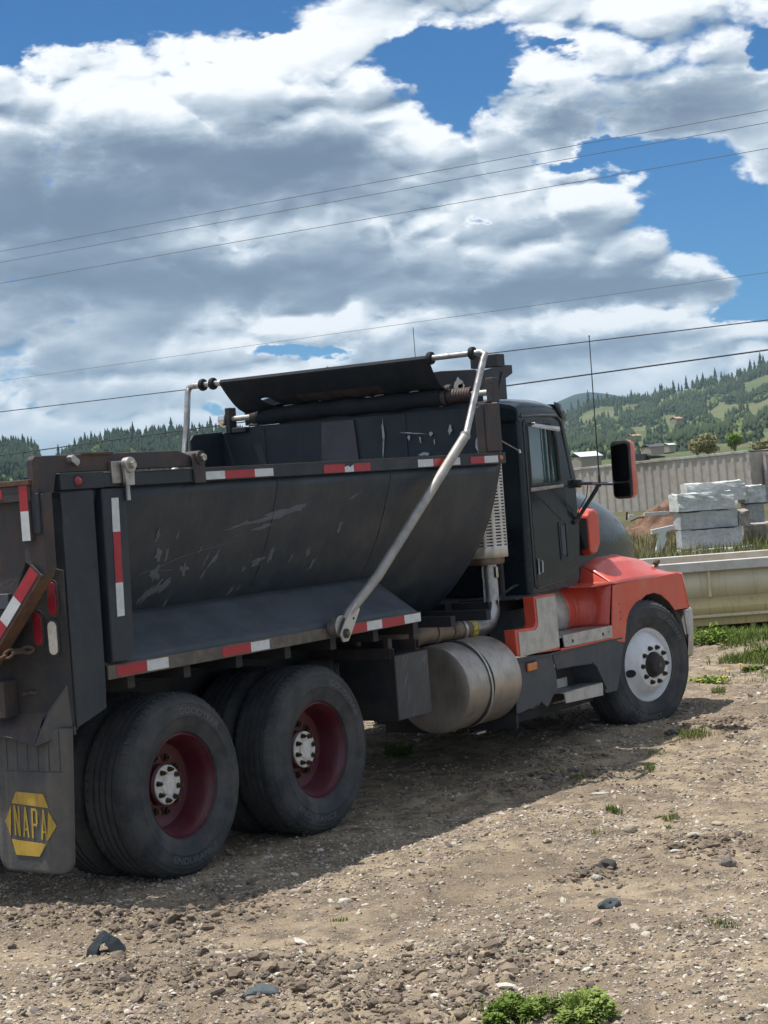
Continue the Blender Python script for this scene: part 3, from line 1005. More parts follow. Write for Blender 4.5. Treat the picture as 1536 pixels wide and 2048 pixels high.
LD = 6.2
m = M(); dbar(m, -.06, LD, -.05, .09, .765, .885, 'dumpster_rim'); dbar(m, -.06, LD, 1.9, 2.04, .765, .885, 'dumpster_rim'); dbar(m, -.06, .06, .09, 1.9, .766, .884, 'dumpster_rim'); m.obj('top_rim', dump, bevel=.008)
m = M(); prof = [(.03, .765), (.03, .43), (-.06, .31), (-.06, .215)]
m.grid([[dp_(s, a, z) for a, z in prof[:2]] for s in np.linspace(0, LD, 30)], 'dumpster_cream')
m.grid([[dp_(s, a, z) for a, z in prof[1:]] for s in np.linspace(0, LD, 30)], 'dumpster_yellow')
m.grid([[dp_(0, a, z) for a in (.03, 1.95)] for z in (.765, .1)], 'dumpster_cream')
m.grid([[dp_(s, 1.95, z) for s in (0, LD)] for z in (.765, .1)], 'dumpster_cream')
m.grid([[dp_(s, n_, .12) for s in (0, LD)] for n_ in (.03, 1.95)], 'dumpster_yellow')
m.obj('side_wall', dump, solid=.012)
m = M(); dbar(m, 0, LD, -.10, -.02, .19, .225, 'dumpster_cream'); m.obj('ledge', dump, bevel=.004)
m = M(); dbar(m, 0, LD, -.04, .02, .085, .185, 'dumpster_yellow'); m.obj('floor_rail', dump, bevel=.004)
for s in (.75, 1.62, 2.5, 3.4, 4.3, 5.2):
    m = M(); dbar(m, s, s + .035, -.0, .05, .44, .762, 'dumpster_cream'); m.obj('side_rib', dump)
for s in (.2, 1.25, 2.2, 3.2, 4.2, 5.2):
    m = M(); dbar(m, s, s + .06, .0, .08, -.06, .084, 'dumpster_yellow'); m.obj('floor_post', dump)

# ------------------------------------------------------------------ far yard: bushes and roofs
def bush(name, c, rx, rz, mat, n, leaf, seed, label, cat='bush', group=None, trunk=True):
    rg = np.random.default_rng(seed)
    r = bpy.data.objects.new(name, None); COL.objects.link(r); r.location = c
    tag(r, label, cat, group)
    if trunk:
        m = M()
        for k in range(4):
            a = rg.uniform(0, 6.28)
            m.tube([(0, 0, -.1), (math.cos(a) * rx * .2, math.sin(a) * rx * .2, rz * .6), (math.cos(a) * rx * .5, math.sin(a) * rx * .5, rz * 1.2)], [leaf * .7, leaf * .45, leaf * .2], 'wood_post', 5)
        local_obj(m, 'trunk', r)
    cl = rg.normal(size=(14, 3)); cl /= np.linalg.norm(cl, axis=1)[:, None]
    cl = cl * np.array([rx * .55, rx * .55, rz * .6]) * rg.uniform(.6, 1.1, (14, 1)) + np.array([0, 0, rz])
    V = []; Fq = []
    for i in range(n):
        c0 = cl[i % 14]; d = rg.normal(size=3); d /= np.linalg.norm(d)
        p = c0 + d * np.array([rx, rx, rz]) * .42 * rg.random() ** .4
        u = rg.normal(size=3); u /= np.linalg.norm(u); v = np.cross(u, d); v /= max(np.linalg.norm(v), 1e-3)
        k = len(V) 
        for a, b in ((-1, 0), (0, -.5), (1, 0), (0, .5)):
            V.append(p + (u * a + v * b) * leaf * rg.uniform(.7, 1.3))
        Fq.append((k, k + 1, k + 2, k + 3))
    me = np_mesh('foliage', np.array(V), np.array(Fq), [MAT[mat]], smooth=False)
    o = bpy.data.objects.new('foliage', me); COL.objects.link(o); o.parent = r
    return r


def far(px_, py_, D):
    p = bpos(px_, py_, D); return (p.x, p.y, p.z)


bush('willow_bush', far(1415, 908, 190), 2.2, 1.05, 'olive_leaf', 2200, .16, 1, 'wide ochre willow bush seen over the top of the container')
bush('willow_bush', far(1395, 908, 196), 1.5, .8, 'olive_leaf', 1300, .16, 12, 'smaller ochre bush at the left foot of the wide one')
bush('poplar_bush', far(1470, 900, 185), .85, .95, 'bush_green', 1300, .14, 2, 'round bright green bush over the corner of the container', 'bush')
bush('willow_bush', far(1530, 903, 180), 1.7, .55, 'olive_leaf', 1300, .15, 3, 'low yellow-green bush cut by the right picture edge')
# roofs far off
def shed(name, px0, px1, py0, py1, D, mroof, mwall, label, deep=8):
    a, b = bpos(px0, py1, D), bpos(px1, py1, D); t = bpos((px0 + px1) / 2, py0, D)
    wd = (b - a).length; h = (t - (a + b) / 2).length
    r = bpos((px0 + px1) / 2, py1, D)
    e = bpy.data.objects.new(name, None); COL.objects.link(e); e.location = r
    e.rotation_euler = (0, 0, math.atan2(ux.y, ux.x) + .35)
    tag(e, label, 'shed')
    m = M(); m.box(-wd / 2, wd / 2, 0, deep, -2, h * .45, mwall); local_obj(m, 'wall', e)
    m = M()
    m.hexa([(-wd / 2 - .3, -.4, h * .42), (wd / 2 + .3, -.4, h * .42), (wd / 2 + .3, deep / 2, h), (-wd / 2 - .3, deep / 2, h), (-wd / 2 - .3, -.4, h * .46), (wd / 2 + .3, -.4, h * .46), (wd / 2 + .3, deep / 2, h * 1.04), (-wd / 2 - .3, deep / 2, h * 1.04)], mroof)
    m.hexa([(-wd / 2 - .3, deep / 2, h), (wd / 2 + .3, deep / 2, h), (wd / 2 + .3, deep + .4, h * .42), (-wd / 2 - .3, deep + .4, h * .42), (-wd / 2 - .3, deep / 2, h * 1.04), (wd / 2 + .3, deep / 2, h * 1.04), (wd / 2 + .3, deep + .4, h * .46), (-wd / 2 - .3, deep + .4, h * .46)], mroof)
    local_obj(m, 'roof', e)


pbr('roof_white', (.62, .64, .66), .5); pbr('roof_dark', (.07, .07, .075), .8); pbr('wall_tan', (.30, .26, .21), .8); pbr('dirt_cut', (.45, .26, .18), .9)
shed('white_roof_shed', 1160, 1205, 903, 920, 420, 'roof_white', 'wall_tan', 'small shed with a white metal roof seen left of the mirror', 6)
shed('farm_building', 1300, 1330, 888, 897, 640, 'roof_dark', 'wall_tan', 'dark roofed farm building out in the far meadow', 7)
shed('farm_building', 1338, 1352, 886, 892, 660, 'roof_white', 'wall_tan', 'tiny pale roofed building right of the dark roofed one', 5)
shed('hill_house', 1352, 1366, 833, 840, 1180, 'dirt_cut', 'wall_tan', 'reddish roofed house in the trees halfway up the hill', 8)
shed('hill_house', 1266, 1284, 868, 874, 900, 'dirt_cut', 'wall_tan', 'pinkish roofed house at the bottom edge of the wooded slope', 8)
for (x0, x1, y_, D, lb) in ((1230, 1295, 920, 112, 'dark pile of scrap timber on top of the first container'),):
    a, b = bpos(1262, 917, 100), bpos(1330, 913, 99)
    m = M(); m.tube([a, (a + b) / 2 + Vector((0, 0, .05)), b], [.10, .13, .04], 'dark_frame', 6)
    m.box(a.x - .3, a.x + .3, a.y - .9, a.y + .7, a.z - .15, a.z + .18, 'roof_dark')
    tag(m.obj('scrap_timber', smooth=False), lb, 'scrap')

# ------------------------------------------------------------------ overhead wires
WIRES = [((29.56, 28.49, 9.09), (28.57, 6.49, 9.00), .0085, 'topmost thin overhead wire of the upper three'),
         ((29.54, 28.50, 8.80), (28.55, 6.50, 8.75), .0085, 'middle thin overhead wire of the upper three'),
         ((29.52, 28.53, 8.25), (28.53, 6.53, 8.24), .0085, 'lowest thin overhead wire of the upper three'),
         ((57.07, 55.72, 8.32), (53.01, 16.68, 8.27), .010, 'faint single wire crossing below the upper three'),
         ((59.19, 57.94, 7.07), (57.66, 18.69, 7.06), .026, 'dark cable passing just behind the tarp bow'),
         ((42.37, 41.64, 4.29), (33.99, 9.08, 4.60), .024, 'lowest heavy cable crossing behind the dump body and cab')]
pbr('wire_grey', (.13, .13, .135), .5)
for a, b, r, lb in WIRES:
    a, b = Vector(a), Vector(b); d = b - a
    m = M(); path = []
    for k in range(41):
        t_ = -2.2 + 4.6 * k / 40
        p = a + d * t_
        if t_ < -.05 or t_ > 1.05:
            q = (t_ + .05) if t_ < 0 else (t_ - 1.05)
            p = p + Vector((0, 0, .35 * q * q))
        path.append(p)
    path = sorted(path + [a + d * .25, a + d * .5, a + d * .75], key=lambda p: (p - a).dot(d))
    m.tube(path, r * .75, 'wire_grey' if r < .011 else 'cable', 6)
    tag(m.obj('overhead_wire'), lb, 'wire', 'overhead wires')

# ================================================================== the truck
T = root('dump_truck', (2.9, 0, 0), 'black and orange dump truck with a worn black dump body parked on gravel', 'dump truck')


def part(m, name, parent=T, **kw):
    return m.obj(name, parent, **kw)


# ---- dump body
SEC = [(-1.246, 2.20), (-1.214, 2.08), (-1.17, 1.94), (-1.115, 1.80), (-1.03, 1.64), (-.943, 1.517), (-.825, 1.376), (-.70, 1.255), (-.55, 1.15), (-.30, 1.075), (0, 1.05)]


def interp_sec(n=44):
    z = [p[0] for p in SEC]; d = [0]
    for i in range(1, len(SEC)):
        d.append(d[-1] + math.hypot(SEC[i][0] - SEC[i - 1][0], SEC[i][1] - SEC[i - 1][1]))
    q = np.linspace(0, d[-1], n)
    return list(zip(np.interp(q, d, [p[0] for p in SEC]), np.interp(q, d, [p[1] for p in SEC])))


half = interp_sec(24)
full = half + [(-y, z) for y, z in reversed(half[:-1])]
m = M()
xs = np.linspace(-.62, 3.70, 60)
rows = []
for x in xs:
    row = []
    for (y, z) in full:
        # the sheet metal is dented and slightly wavy between its supports
        dnt = .018 * mn.fractal(Vector((x * 1.3, z * 2.2, 3.3 + (y > 0) * 5)), 1, 2, 3) * math.sin(min(1, max(0, (2.2 - z) / .9)) * math.pi)
        row.append((x, y + (dnt if y < 0 else -dnt), z))
    rows.append(row)
m.grid(rows, 'body_steel')
body = part(m, 'dump_body', solid=.012)
# front wall of the body
m = M(); m.plate([(y, z) for y, z in full] + [(1.246, 2.60), (1.16, 2.625), (.9, 2.64), (-1.16, 2.62), (-1.246, 2.60)], 'X', 3.70, 3.725, 'headboard')
part(m, 'front_wall', body, bevel=.004)
# inner skins seen over the rail: wing boards beside the front wall
m = M()
m.plate([(3.30, 2.27), (3.30, 2.56), (3.34, 2.60), (3.70, 2.62), (3.70, 2.27)], 'Y', 1.235, 1.252, 'headboard')
part(m, 'wing_board', body, bevel=.003)
m = M(); m.plate([(3.43, 2.27), (3.43, 2.60), (3.50, 2.62), (3.70, 2.62), (3.70, 2.27)], 'Y', -1.252, -1.235, 'rusty_steel')
part(m, 'wing_board', body, bevel=.003)
m = M(); m.box(3.52, 3.735, -1.262, -1.205, 2.285, 2.63, 'rusty_steel'); part(m, 'corner_post', body, bevel=.006)
m = M()
for y in (.84, -.46):
    m.box(3.694, 3.70, y - .02, y + .02, 2.28, 2.625, 'headboard')
part(m, 'wall_stiffener', body, bevel=.002)
m = M(); m.plate([(.30, 2.30), (.27, 2.615), (-.02, 2.612), (-.045, 2.30)], 'X', 3.684, 3.698, 'patch_brown'); part(m, 'repair_patch', body, bevel=.002)


def flake(m, c, axis, r, seed, off, mat, sx=1.0, sz=1.0, ang=0.0, n=11, th=.0015):
    """an uneven chip of bare or lighter paint on a wall"""
    rg = np.random.default_rng(seed); pts = []
    for k in range(n):
        a = 2 * math.pi * k / n; q = r * rg.uniform(.45, 1.15)
        u, v = q * math.cos(a) * sx, q * math.sin(a) * sz
        pts.append((c[0] + u * math.cos(ang) - v * math.sin(ang), c[1] + u * math.sin(ang) + v * math.cos(ang)))
    m.plate(pts, axis, off, off - th, mat)


m = M()
for (y, z, r, sx, sz, ang, sd_) in ((-.28, 2.50, .06, .18, 1.6, 0, 1), (-.27, 2.38, .05, .16, 1.8, .1, 2), (-.86, 2.47, .035, .7, 1.2, .3, 3), (-.55, 2.47, .09, 1.3, .06, .12, 4), (-.70, 2.455, .02, 1, 1, 0, 5),
                                     (-.50, 2.44, .015, 1, 1.6, 0, 6), (-.60, 2.42, .014, .6, 2, 0, 7), (-.72, 2.39, .013, .5, 2, 0, 8), (-.62, 2.31, .03, 1.6, .5, 0, 9), (.62, 2.31, .02, 1.5, .7, 0, 10),
                                     (.85, 2.30, .02, .6, 1.5, 0, 11), (-.80, 2.66, .03, 1.5, .5, 0, 12), (-1.10, 2.33, .05, .7, 1.6, 0, 13), (-1.16, 2.31, .03, 1.3, .6, 0, 14), (-1.13, 2.56, .035, .5, 1.6, 0, 15)):
    flake(m, (y, z), 'X', r, sd_, 3.688 if abs(z - 2.45) < .2 else 3.697, 'bare_patch', sx, sz, ang)
part(m, 'paint_chip', body, smooth=False)

# rails
for sgn in (-1, 1):
    a, b = sorted((sgn * 1.222, sgn * 1.282))
    m = M(); m.box(-.56, 3.735, a, b, 2.197, 2.272, 'black_steel'); part(m, 'side_rail', body, bevel=.006)
    a, b = sorted((sgn * 1.218, sgn * 1.284))
    m = M(); m.box(-.56, 3.737, a, b, 2.272, 2.276, 'rail_edge'); part(m, 'rail_cap', body)
    # sloping fender shelf
    y1, y0 = sgn * 1.25, sgn * .925
    m = M()
    rows = []
    for x in np.linspace(-.62, 2.47, 22):
        xi = min(x, 2.40)
        w_ = .004 * math.sin(x * 5) + .003 * math.sin(x * 11 + 1)
        rows.append([(xi + (x - xi) * t_, y0 + (y1 - y0) * t_, 1.503 + (1.247 - 1.503) * t_ + w_ * math.sin(t_ * 3.1)) for t_ in np.linspace(0, 1, 8)])
    m.grid(rows, 'plate_grey')
    part(m, 'side_shelf', body, solid=.006)
    a, b = sorted((sgn * 1.250, sgn * 1.262))
    m = M(); m.plate([(-.62, 1.172), (2.47, 1.182), (2.49, 1.20), (2.49, 1.248), (-.62, 1.248)], 'Y', a, b, 'rail_edge'); part(m, 'shelf_edge', body, bevel=.002)
    m = M(); m.plate([(-.62, 1.19), (2.44, 1.19), (2.44, 1.215), (-.62, 1.215)], 'Y', sgn * 1.249, sgn * .45, 'dark_frame'); part(m, 'shelf_underside', body)


def tape(x0, x1, z0, z1, colours, y, parent=body, tilt=0.0, jag=0.0):
    """strip of red and white reflective tape on the right side, colours = list of (colour, end x)"""
    m = M(); x = x0
    for c, xe in colours:
        m.hexa([(x, y, z0 + tilt * (x - x0)), (xe, y, z0 + tilt * (xe - x0)), (xe, y + .0015, z0 + tilt * (xe - x0)), (x, y + .0015, z0 + tilt * (x - x0)),
                (x, y, z1 + tilt * (x - x0)), (xe, y, z1 + tilt * (xe - x0)), (xe, y + .0015, z1 + tilt * (xe - x0)), (x, y + .0015, z1 + tilt * (x - x0))], 'tape_red' if c == 'r' else 'tape_white')
        x = xe
    return part(m, 'reflective_tape', parent, smooth=False)


YR = -1.2845
tape(.30, .95, 2.206, 2.252, [('w', .482), ('r', .767), ('w', .949)], YR)
tape(1.472, 1.99, 2.202, 2.254, [('r', 1.70), ('w', 1.80), ('r', 1.99)], YR)
m = M(); m.plate([(1.70, 2.235), (1.735, 2.243), (1.76, 2.232), (1.79, 2.245), (1.81, 2.254), (1.70, 2.254)], 'Y', YR - .001, YR - .002, 'black_steel'); part(m, 'tape_tear', body, smooth=False)
tape(2.56, 3.10, 2.206, 2.256, [('w', 2.75), ('r', 2.98), ('w', 3.10)], YR)
tape(3.24, 3.62, 2.208, 2.256, [('r', 3.43), ('w', 3.62)], YR)
YF = -1.264
tape(-.55, -.12, 1.182, 1.240, [('r', -.302), ('w', -.12)], YF)
tape(.36, .81, 1.184, 1.240, [('r', .631), ('w', .811)], YF)
tape(1.50, 2.488, 1.186, 1.242, [('r', 1.847), ('w', 2.02), ('r', 2.286), ('w', 2.484)], YF)
# amber marker on the rail end
m = M(); m.lathe([(.001, -.012), (.012, -.011), (.018, -.004), (.02, 0)], 'lens_amber', c=(3.66, YR, 2.238), seg=16); part(m, 'marker_lamp', body)

# scuffed lighter patches on the body side (they follow the curve of the sheet)
def side_y(z):
    zs = [p[1] for p in reversed(SEC)]; ys = [p[0] for p in reversed(SEC)]
    return float(np.interp(z, zs, ys))


def dent(x, z):
    return .018 * mn.fractal(Vector((x * 1.3, z * 2.2, 3.3)), 1, 2, 3) * math.sin(min(1, max(0, (2.2 - z) / .9)) * math.pi)


def scuff(x, z, r, sx, sz, ang, seed):
    rg = np.random.default_rng(seed); n = 14; pts = []
    for k in range(n):
        a = 2 * math.pi * k / n; q = r * rg.uniform(.3, 1.2)
        u, v = q * math.cos(a) * sx, q * math.sin(a) * sz
        X = x + u * math.cos(ang) - v * math.sin(ang); Z = z + u * math.sin(ang) + v * math.cos(ang)
        pts.append((X, side_y(Z) + dent(X, Z) - .0085, Z))
    return pts


m = M()
SC = [(.05, 1.69, .05, 1, 1, 0), (.16, 1.62, .05, 1.4, .7, .6), (.08, 1.60, .05, 1.9, .5, .8), (.02, 1.58, .05, 1.7, .5, .7), (.30, 1.70, .05, .9, 1.0, 0), (.48, 1.74, .04, .5, 1.6, -.4),
      (.56, 1.75, .045, .5, 1.6, -.5), (.50, 1.66, .03, .5, 1.6, -.5), (.02, 1.80, .04, 1, 1, 0), (.10, 1.80, .03, .6, 1.4, 0), (-.02, 1.90, .04, .7, 1.2, 0), (.16, 1.90, .02, .8, 1.5, 0),
      (.25, 1.46 + .04, .04, .6, 1.6, -.4), (.75, 1.93, .12, 1.5, .16, .10), (1.05, 1.97, .14, 1.5, .2, .12), (1.30, 2.0, .10, 1.5, .22, .14), (.95, 1.90, .06, 1.5, .4, .1),
      (1.00, 1.70, .05, 1.6, .6, .2), (1.12, 1.73, .04, .7, 1.4, 0), (1.35, 1.70, .03, .6, 1.5, -.3), (1.52, 1.72, .04, .8, 1.0, -.2), (1.60, 1.64, .035, .7, 1.2, -.4), (.88, 1.66, .02, 1, 1, 0),
      (1.80, 1.86, .04, .7, 1.4, -.4), (.85, 1.53, .03, .6, 1.4, -.4), (.92, 1.54, .02, .6, 1.4, -.4), (.40, 1.80, .02, .5, 2, -.4), (1.9, 2.05, .05, 1.6, .3, .3)]
for i, s_ in enumerate(SC):
    pts = scuff(*s_, i + 60)
    cx = sum(p[0] for p in pts) / len(pts); cz = sum(p[2] for p in pts) / len(pts)
    k = len(pts)
    m.add(pts + [(cx, side_y(cz) + dent(cx, cz) - .0095, cz)], [(j, (j + 1) % k, k) for j in range(k)], 'scuff')
for xs in (1.04, 2.28):
    pts = [(xs + .002 * math.sin(z * 40), side_y(z) + dent(xs, z) - .0068, z) for z in np.linspace(1.55, 2.19, 24)]
    m.tube(pts, .0035, 'black_steel', 5)
# long scratches
for (x0, z0, x1, z1) in ((.05, 1.73, .70, 1.85), (.55, 1.80, .78, 1.90), (-.1, 1.70, .2, 1.72)):
    pts = []
    for t_ in np.linspace(0, 1, 9):
        x = x0 + (x1 - x0) * t_; z = z0 + (z1 - z0) * t_ + .01 * math.sin(t_ * 5)
        pts.append((x, side_y(z) + dent(x, z) - .007, z))
    m.tube(pts, .0022, 'scuff', 4)
part(m, 'paint_scuff', body, smooth=False)

# ---- rear corner posts (both sides)
for sgn in (-1, 1):
    m = M()
    o_, i_ = sgn * 1.275, sgn * 1.02
    m.plate([(-.905, .955), (-.665, 1.03), (-.655, 1.18), (-.64, 2.192), (-.895, 2.188)], 'Y', o_, i_, 'black_steel')
    part(m, 'rear_post', body, bevel=.006)
    m = M(); a, b = sorted((sgn * 1.285, sgn * 1.02)); m.box(-.90, -.56, a, b, 2.196, 2.283, 'black_steel'); part(m, 'post_cap', body, bevel=.005)
    m = M(); m.plate([(-.592, 2.19), (-.400, 2.19), (-.425, 1.335), (-.48, 1.255), (-.605, 1.262)], 'Y', sgn * 1.29, sgn * 1.17, 'black_steel'); part(m, 'cylinder_housing', body, bevel=.008)
    m = M(); a, b = sorted((sgn * 1.23, sgn * 1.10)); m.box(-.645, -.59, a, b, 1.2, 2.19, 'dark_frame'); part(m, 'post_web', body)
# vertical tape on the housing
m = M()
for (z0, z1, c, xa, xb) in ((1.956, 2.138, 'tape_white', -.525, -.465), (1.683, 1.956, 'tape_red', -.534, -.469), (1.503, 1.683, 'tape_white', -.541, -.481)):
    xs_ = {2.138: (-.522, -.466), 1.956: (-.530, -.471), 1.683: (-.540, -.481), 1.503: (-.546, -.487)}
    (a0, a1), (b0, b1) = xs_[z0], xs_[z1]
    a0 += .0; y = -1.2925
    m.hexa([(a0, y, z0), (a1, y, z0), (a1, y + .0015, z0), (a0, y + .0015, z0), (b0, y, z1), (b1, y, z1), (b1, y + .0015, z1), (b0, y + .0015, z1)], c)
part(m, 'reflective_tape', body, smooth=False)
m = M(); m.lathe([(.001, -.014), (.018, -.012), (.026, -.004), (.028, 0)], 'lens_red', c=(-.765, -1.286, 2.238), seg=20); m.lathe([(.028, 0), (.036, -.002), (.036, .004)], 'dark_frame', c=(-.765, -1.286, 2.238), seg=20)
part(m, 'marker_lamp', body)
# tailgate hinge arm, rusty, with pivots
for sgn in (-1, 1):
    m = M()
    m.plate([(-1.07, 2.19), (-1.07, 2.362), (-1.05, 2.38), (.10, 2.382), (.22, 2.345), (.22, 2.285), (-.30, 2.287), (-.90, 2.287), (-.93, 2.185)], 'Y', sgn * 1.262, sgn * 1.215, 'rusty_steel')
    part(m, 'hinge_arm', body, bevel=.005)
    m = M(); m.plate([(-.70, 2.387), (-.46, 2.385), (-.46, 2.375), (-.70, 2.377)], 'Y', sgn * 1.275, sgn * 1.20, 'rust'); part(m, 'arm_cap', body)
    m = M(); m.box(.19, .292, *sorted((sgn * 1.298, sgn * 1.284)), 2.19, 2.36, 'rusty_steel'); part(m, 'pivot_bracket', body, bevel=.004)
    m = M(); m.tube([(.245, sgn * 1.20, 2.333), (.245, sgn * 1.31, 2.333)], .040, 'rusty_steel', 18); part(m, 'pivot_boss', body)
    m = M(); m.tube([(.245, sgn * 1.31, 2.333), (.245, sgn * 1.335, 2.333)], .021, 'bolt_bright', 6); part(m, 'pivot_bolt', body)
    m = M(); m.box(-.50, -.36, *sorted((sgn * 1.292, sgn * 1.266)), 2.215, 2.335, 'dull_chrome'); part(m, 'clevis_plate', body, bevel=.004)
    m = M(); m.plate([(-.425, 2.20), (-.355, 2.20), (-.352, 2.31), (-.37, 2.345), (-.41, 2.345), (-.43, 2.31)], 'Y', sgn * 1.322, sgn * 1.300, 'dull_chrome'); m.tube([(-.39, sgn * 1.295, 2.31), (-.39, sgn * 1.335, 2.31)], .043, 'dull_chrome', 20); part(m, 'clevis', body, bevel=.003)
    m = M(); m.tube([(-.39, sgn * 1.335, 2.31), (-.39, sgn * 1.358, 2.31)], .021, 'bolt_bright', 6); part(m, 'clevis_bolt', body)
    m = M(); m.tube([(-.40, sgn * 1.306, 2.12), (-.40, sgn * 1.306, 2.22)], .013, 'dull_chrome', 10); part(m, 'cylinder_rod', body)
m = M(); m.tube([(-.80, -1.262, 2.355), (-.80, -1.30, 2.355)], .022, 'dull_chrome', 6); m.tube([(-.76, -1.262, 2.34), (-.76, -1.285, 2.34)], .022, 'dull_chrome', 6); part(m, 'arm_bolt', body)

# rear light plate and lower apron
rear = M()
slots = []


def oval(cy, cz, hw, hh, n=10):
    p = []
    for k in range(n + 1):
        a = math.pi * k / n
        p.append((cy + hw * math.cos(a), cz + (hh - hw) + hw * math.sin(a)))
    for k in range(n + 1):
        a = math.pi + math.pi * k / n
        p.append((cy + hw * math.cos(a), cz - (hh - hw) + hw * math.sin(a)))
    return p


rear.plate([(-1.268, .957), (1.268, .957), (1.268, 1.78), (1.10, 1.82), (-1.10, 1.82), (-1.268, 1.78)], 'X', -.912, -.9055, 'dark_frame')
rp = part(rear, 'light_plate', bevel=.004)
LAMPS = [(-1.185, 1.635, 'lens_red'), (-1.068, 1.480, 'lens_red'), (-1.170, 1.430, 'lens_clear'), (1.185, 1.635, 'lens_red'), (1.068, 1.480, 'lens_red'), (1.170, 1.430, 'lens_clear')]
for (y, z, c) in LAMPS:
    m = M(); m.plate([oval(y, z, .041, .100), oval(y, z, .029, .088)], 'X', -.912, -.921, 'tyre')
    g = part(m, 'lamp_grommet', rp, bevel=.003)
    m = M(); m.plate(oval(y, z, .029, .088), 'X', -.905, -.928, c); part(m, 'tail_lamp', rp, bevel=.006)
# bent apron and its folded corner
m = M()
for sgn in (-1, 1):
    rows = [[(-.895, sgn * y, 1.06 - .01 * math.sin(y * 9)) for y in np.linspace(0, 1.10, 14)], [(-.93, sgn * y, 1.0) for y in np.linspace(0, 1.06, 14)], [(-1.01, sgn * y, .93 - .06 * (y > .85) * (y - .85) / .2 + .006 * math.sin(y * 14)) for y in np.linspace(0, 1.06, 14)]]
    m.grid(rows, 'rusty_steel')
    m.add([(-.897, sgn * 1.255, 1.22), (-1.01, sgn * 1.06, .87), (-.897, sgn * 1.272, .95), (-.90, sgn * 1.09, 1.06)], [(0, 3, 1), (0, 1, 2)], 'mudflap')
part(m, 'rear_apron', rp, solid=.006, smooth=False)
m = M(); m.box(-1.02, -.913, -.88, -.74, 1.02, 1.215, 'rusty_steel'); part(m, 'hinge_block', rp, bevel=.006)
m = M(); m.box(-1.02, -.913, .74, .88, 1.02, 1.215, 'rusty_steel'); part(m, 'hinge_block', rp, bevel=.006)
m = M(); m.tube([(-.91, -1.02, 1.14), (-.93, -.99, 1.145), (-.91, -.955, 1.14), (-.93, -.93, 1.135)], .010, 'rusty_steel', 8); part(m, 'hook', rp)
m = M(); m.box(-.895, -.6, -1.0, 1.0, 1.0, 1.06, 'dark_frame'); part(m, 'rear_crossmember')

# ---- tailgate
m = M()
m.plate([(-1.15, 2.149), (-1.15, 1.86), (-.86, 1.34), (-.80, 1.30), (.80, 1.30), (.86, 1.34), (1.15, 1.86), (1.15, 2.149)], 'X', -1.045, -1.0, 'rusty_steel')
tg = part(m, 'tailgate', bevel=.006)
m = M(); m.box(-1.085, -.99, -1.235, 1.235, 2.15, 2.232, 'rusty_steel'); part(m, 'top_bar', tg, bevel=.006)
m = M(); m.box(-1.09, -.985, -1.24, 1.24, 2.2325, 2.262, 'rust'); part(m, 'top_strip', tg, bevel=.004)
m = M()
for y in (-.60, 0, .60):
    m.box(-1.078, -1.0455, y - .05, y + .05, 1.32, 2.149, 'rusty_steel')
part(m, 'gate_rib', tg, bevel=.004)
for sgn in (-1, 1):
    m = M()
    m.plate([(sgn * 1.145, 2.149), (sgn * 1.30, 2.19), (sgn * 1.295, 1.80), (sgn * 1.262, 1.745), (sgn * 1.20, 1.80), (sgn * 1.145, 1.84)], 'X', -1.06, -.985, 'rusty_steel')
    part(m, 'gate_side', tg, bevel=.006)
    m = M(); m.box(-1.075, -1.0605, *sorted((sgn * 1.285, sgn * 1.232)), 1.98, 2.19, 'black_steel'); part(m, 'latch_plate', tg, bevel=.003)
# lower spreader lip: a rusty angle running down and inwards
for sgn in (-1, 1):
    a = Vector((-1.08, sgn * 1.265, 1.775)); b = Vector((-1.10, sgn * .80, 1.26))
    dvec = (b - a).normalized(); nrm = Vector((0, dvec.z, -dvec.y)) * (-1 if sgn < 0 else 1)
    if nrm.z > 0:
        nrm = -nrm
    m = M(); m.hexa([a, b, b + Vector((.10, 0, 0)), a + Vector((.10, 0, 0)), a + nrm * .014, b + nrm * .014, b + nrm * .014 + Vector((.10, 0, 0)), a + nrm * .014 + Vector((.10, 0, 0))], 'rust')
    m.hexa([a - nrm * .078, b - nrm * .078, b - nrm * .078 + Vector((.012, 0, 0)), a - nrm * .078 + Vector((.012, 0, 0)), a, b, b + Vector((.012, 0, 0)), a + Vector((.012, 0, 0))], 'rusty_steel')
    lip = part(m, 'spreader_lip', tg, bevel=.003)
    m = M(); t0 = 0
    cols = [(.02, .30, 'tape_red'), (.30, .53, 'tape_white'), (.53, .80, 'tape_red'), (.80, 1.0, 'tape_white')]
    for t0, t1, c in cols:
        p, q = a.lerp(b, t0), a.lerp(b, t1)
        o1, o2 = -nrm * .008, -nrm * .072
        x_ = Vector((-.002, 0, 0))
        m.add([p + o1 + x_, q + o1 + x_, q + o2 + x_, p + o2 + x_], [(0, 1, 2, 3)], c)
    part(m, 'reflective_tape', tg, smooth=False)
m = M()
for (z0, z1, c) in ((2.10, 2.232, 'tape_red'), (1.948, 2.10, 'tape_white')):
    m.add([(-1.0865, -1.222, z0), (-1.0865, -1.165, z0), (-1.0865, -1.165, z1), (-1.0865, -1.222, z1)], [(0, 1, 2, 3)], c)
m.box(-1.0867, -1.0852, -1.02, -.985, 2.17, 2.22, 'tape_white'); m.box(-1.0867, -1.0852, -1.045, -1.021, 2.17, 2.22, 'tape_red')
part(m, 'reflective_tape', tg, smooth=False)
m = M(); m.box(-1.084, -1.0612, -1.228, -1.158, 1.945, 2.149, 'rusty_steel'); part(m, 'tape_backing', tg)
m = M(); m.box(-1.075, -1.0460, -1.02, 1.02, 1.60, 1.68, 'plate_grey'); part(m, 'gate_crossbar', tg, bevel=.005)


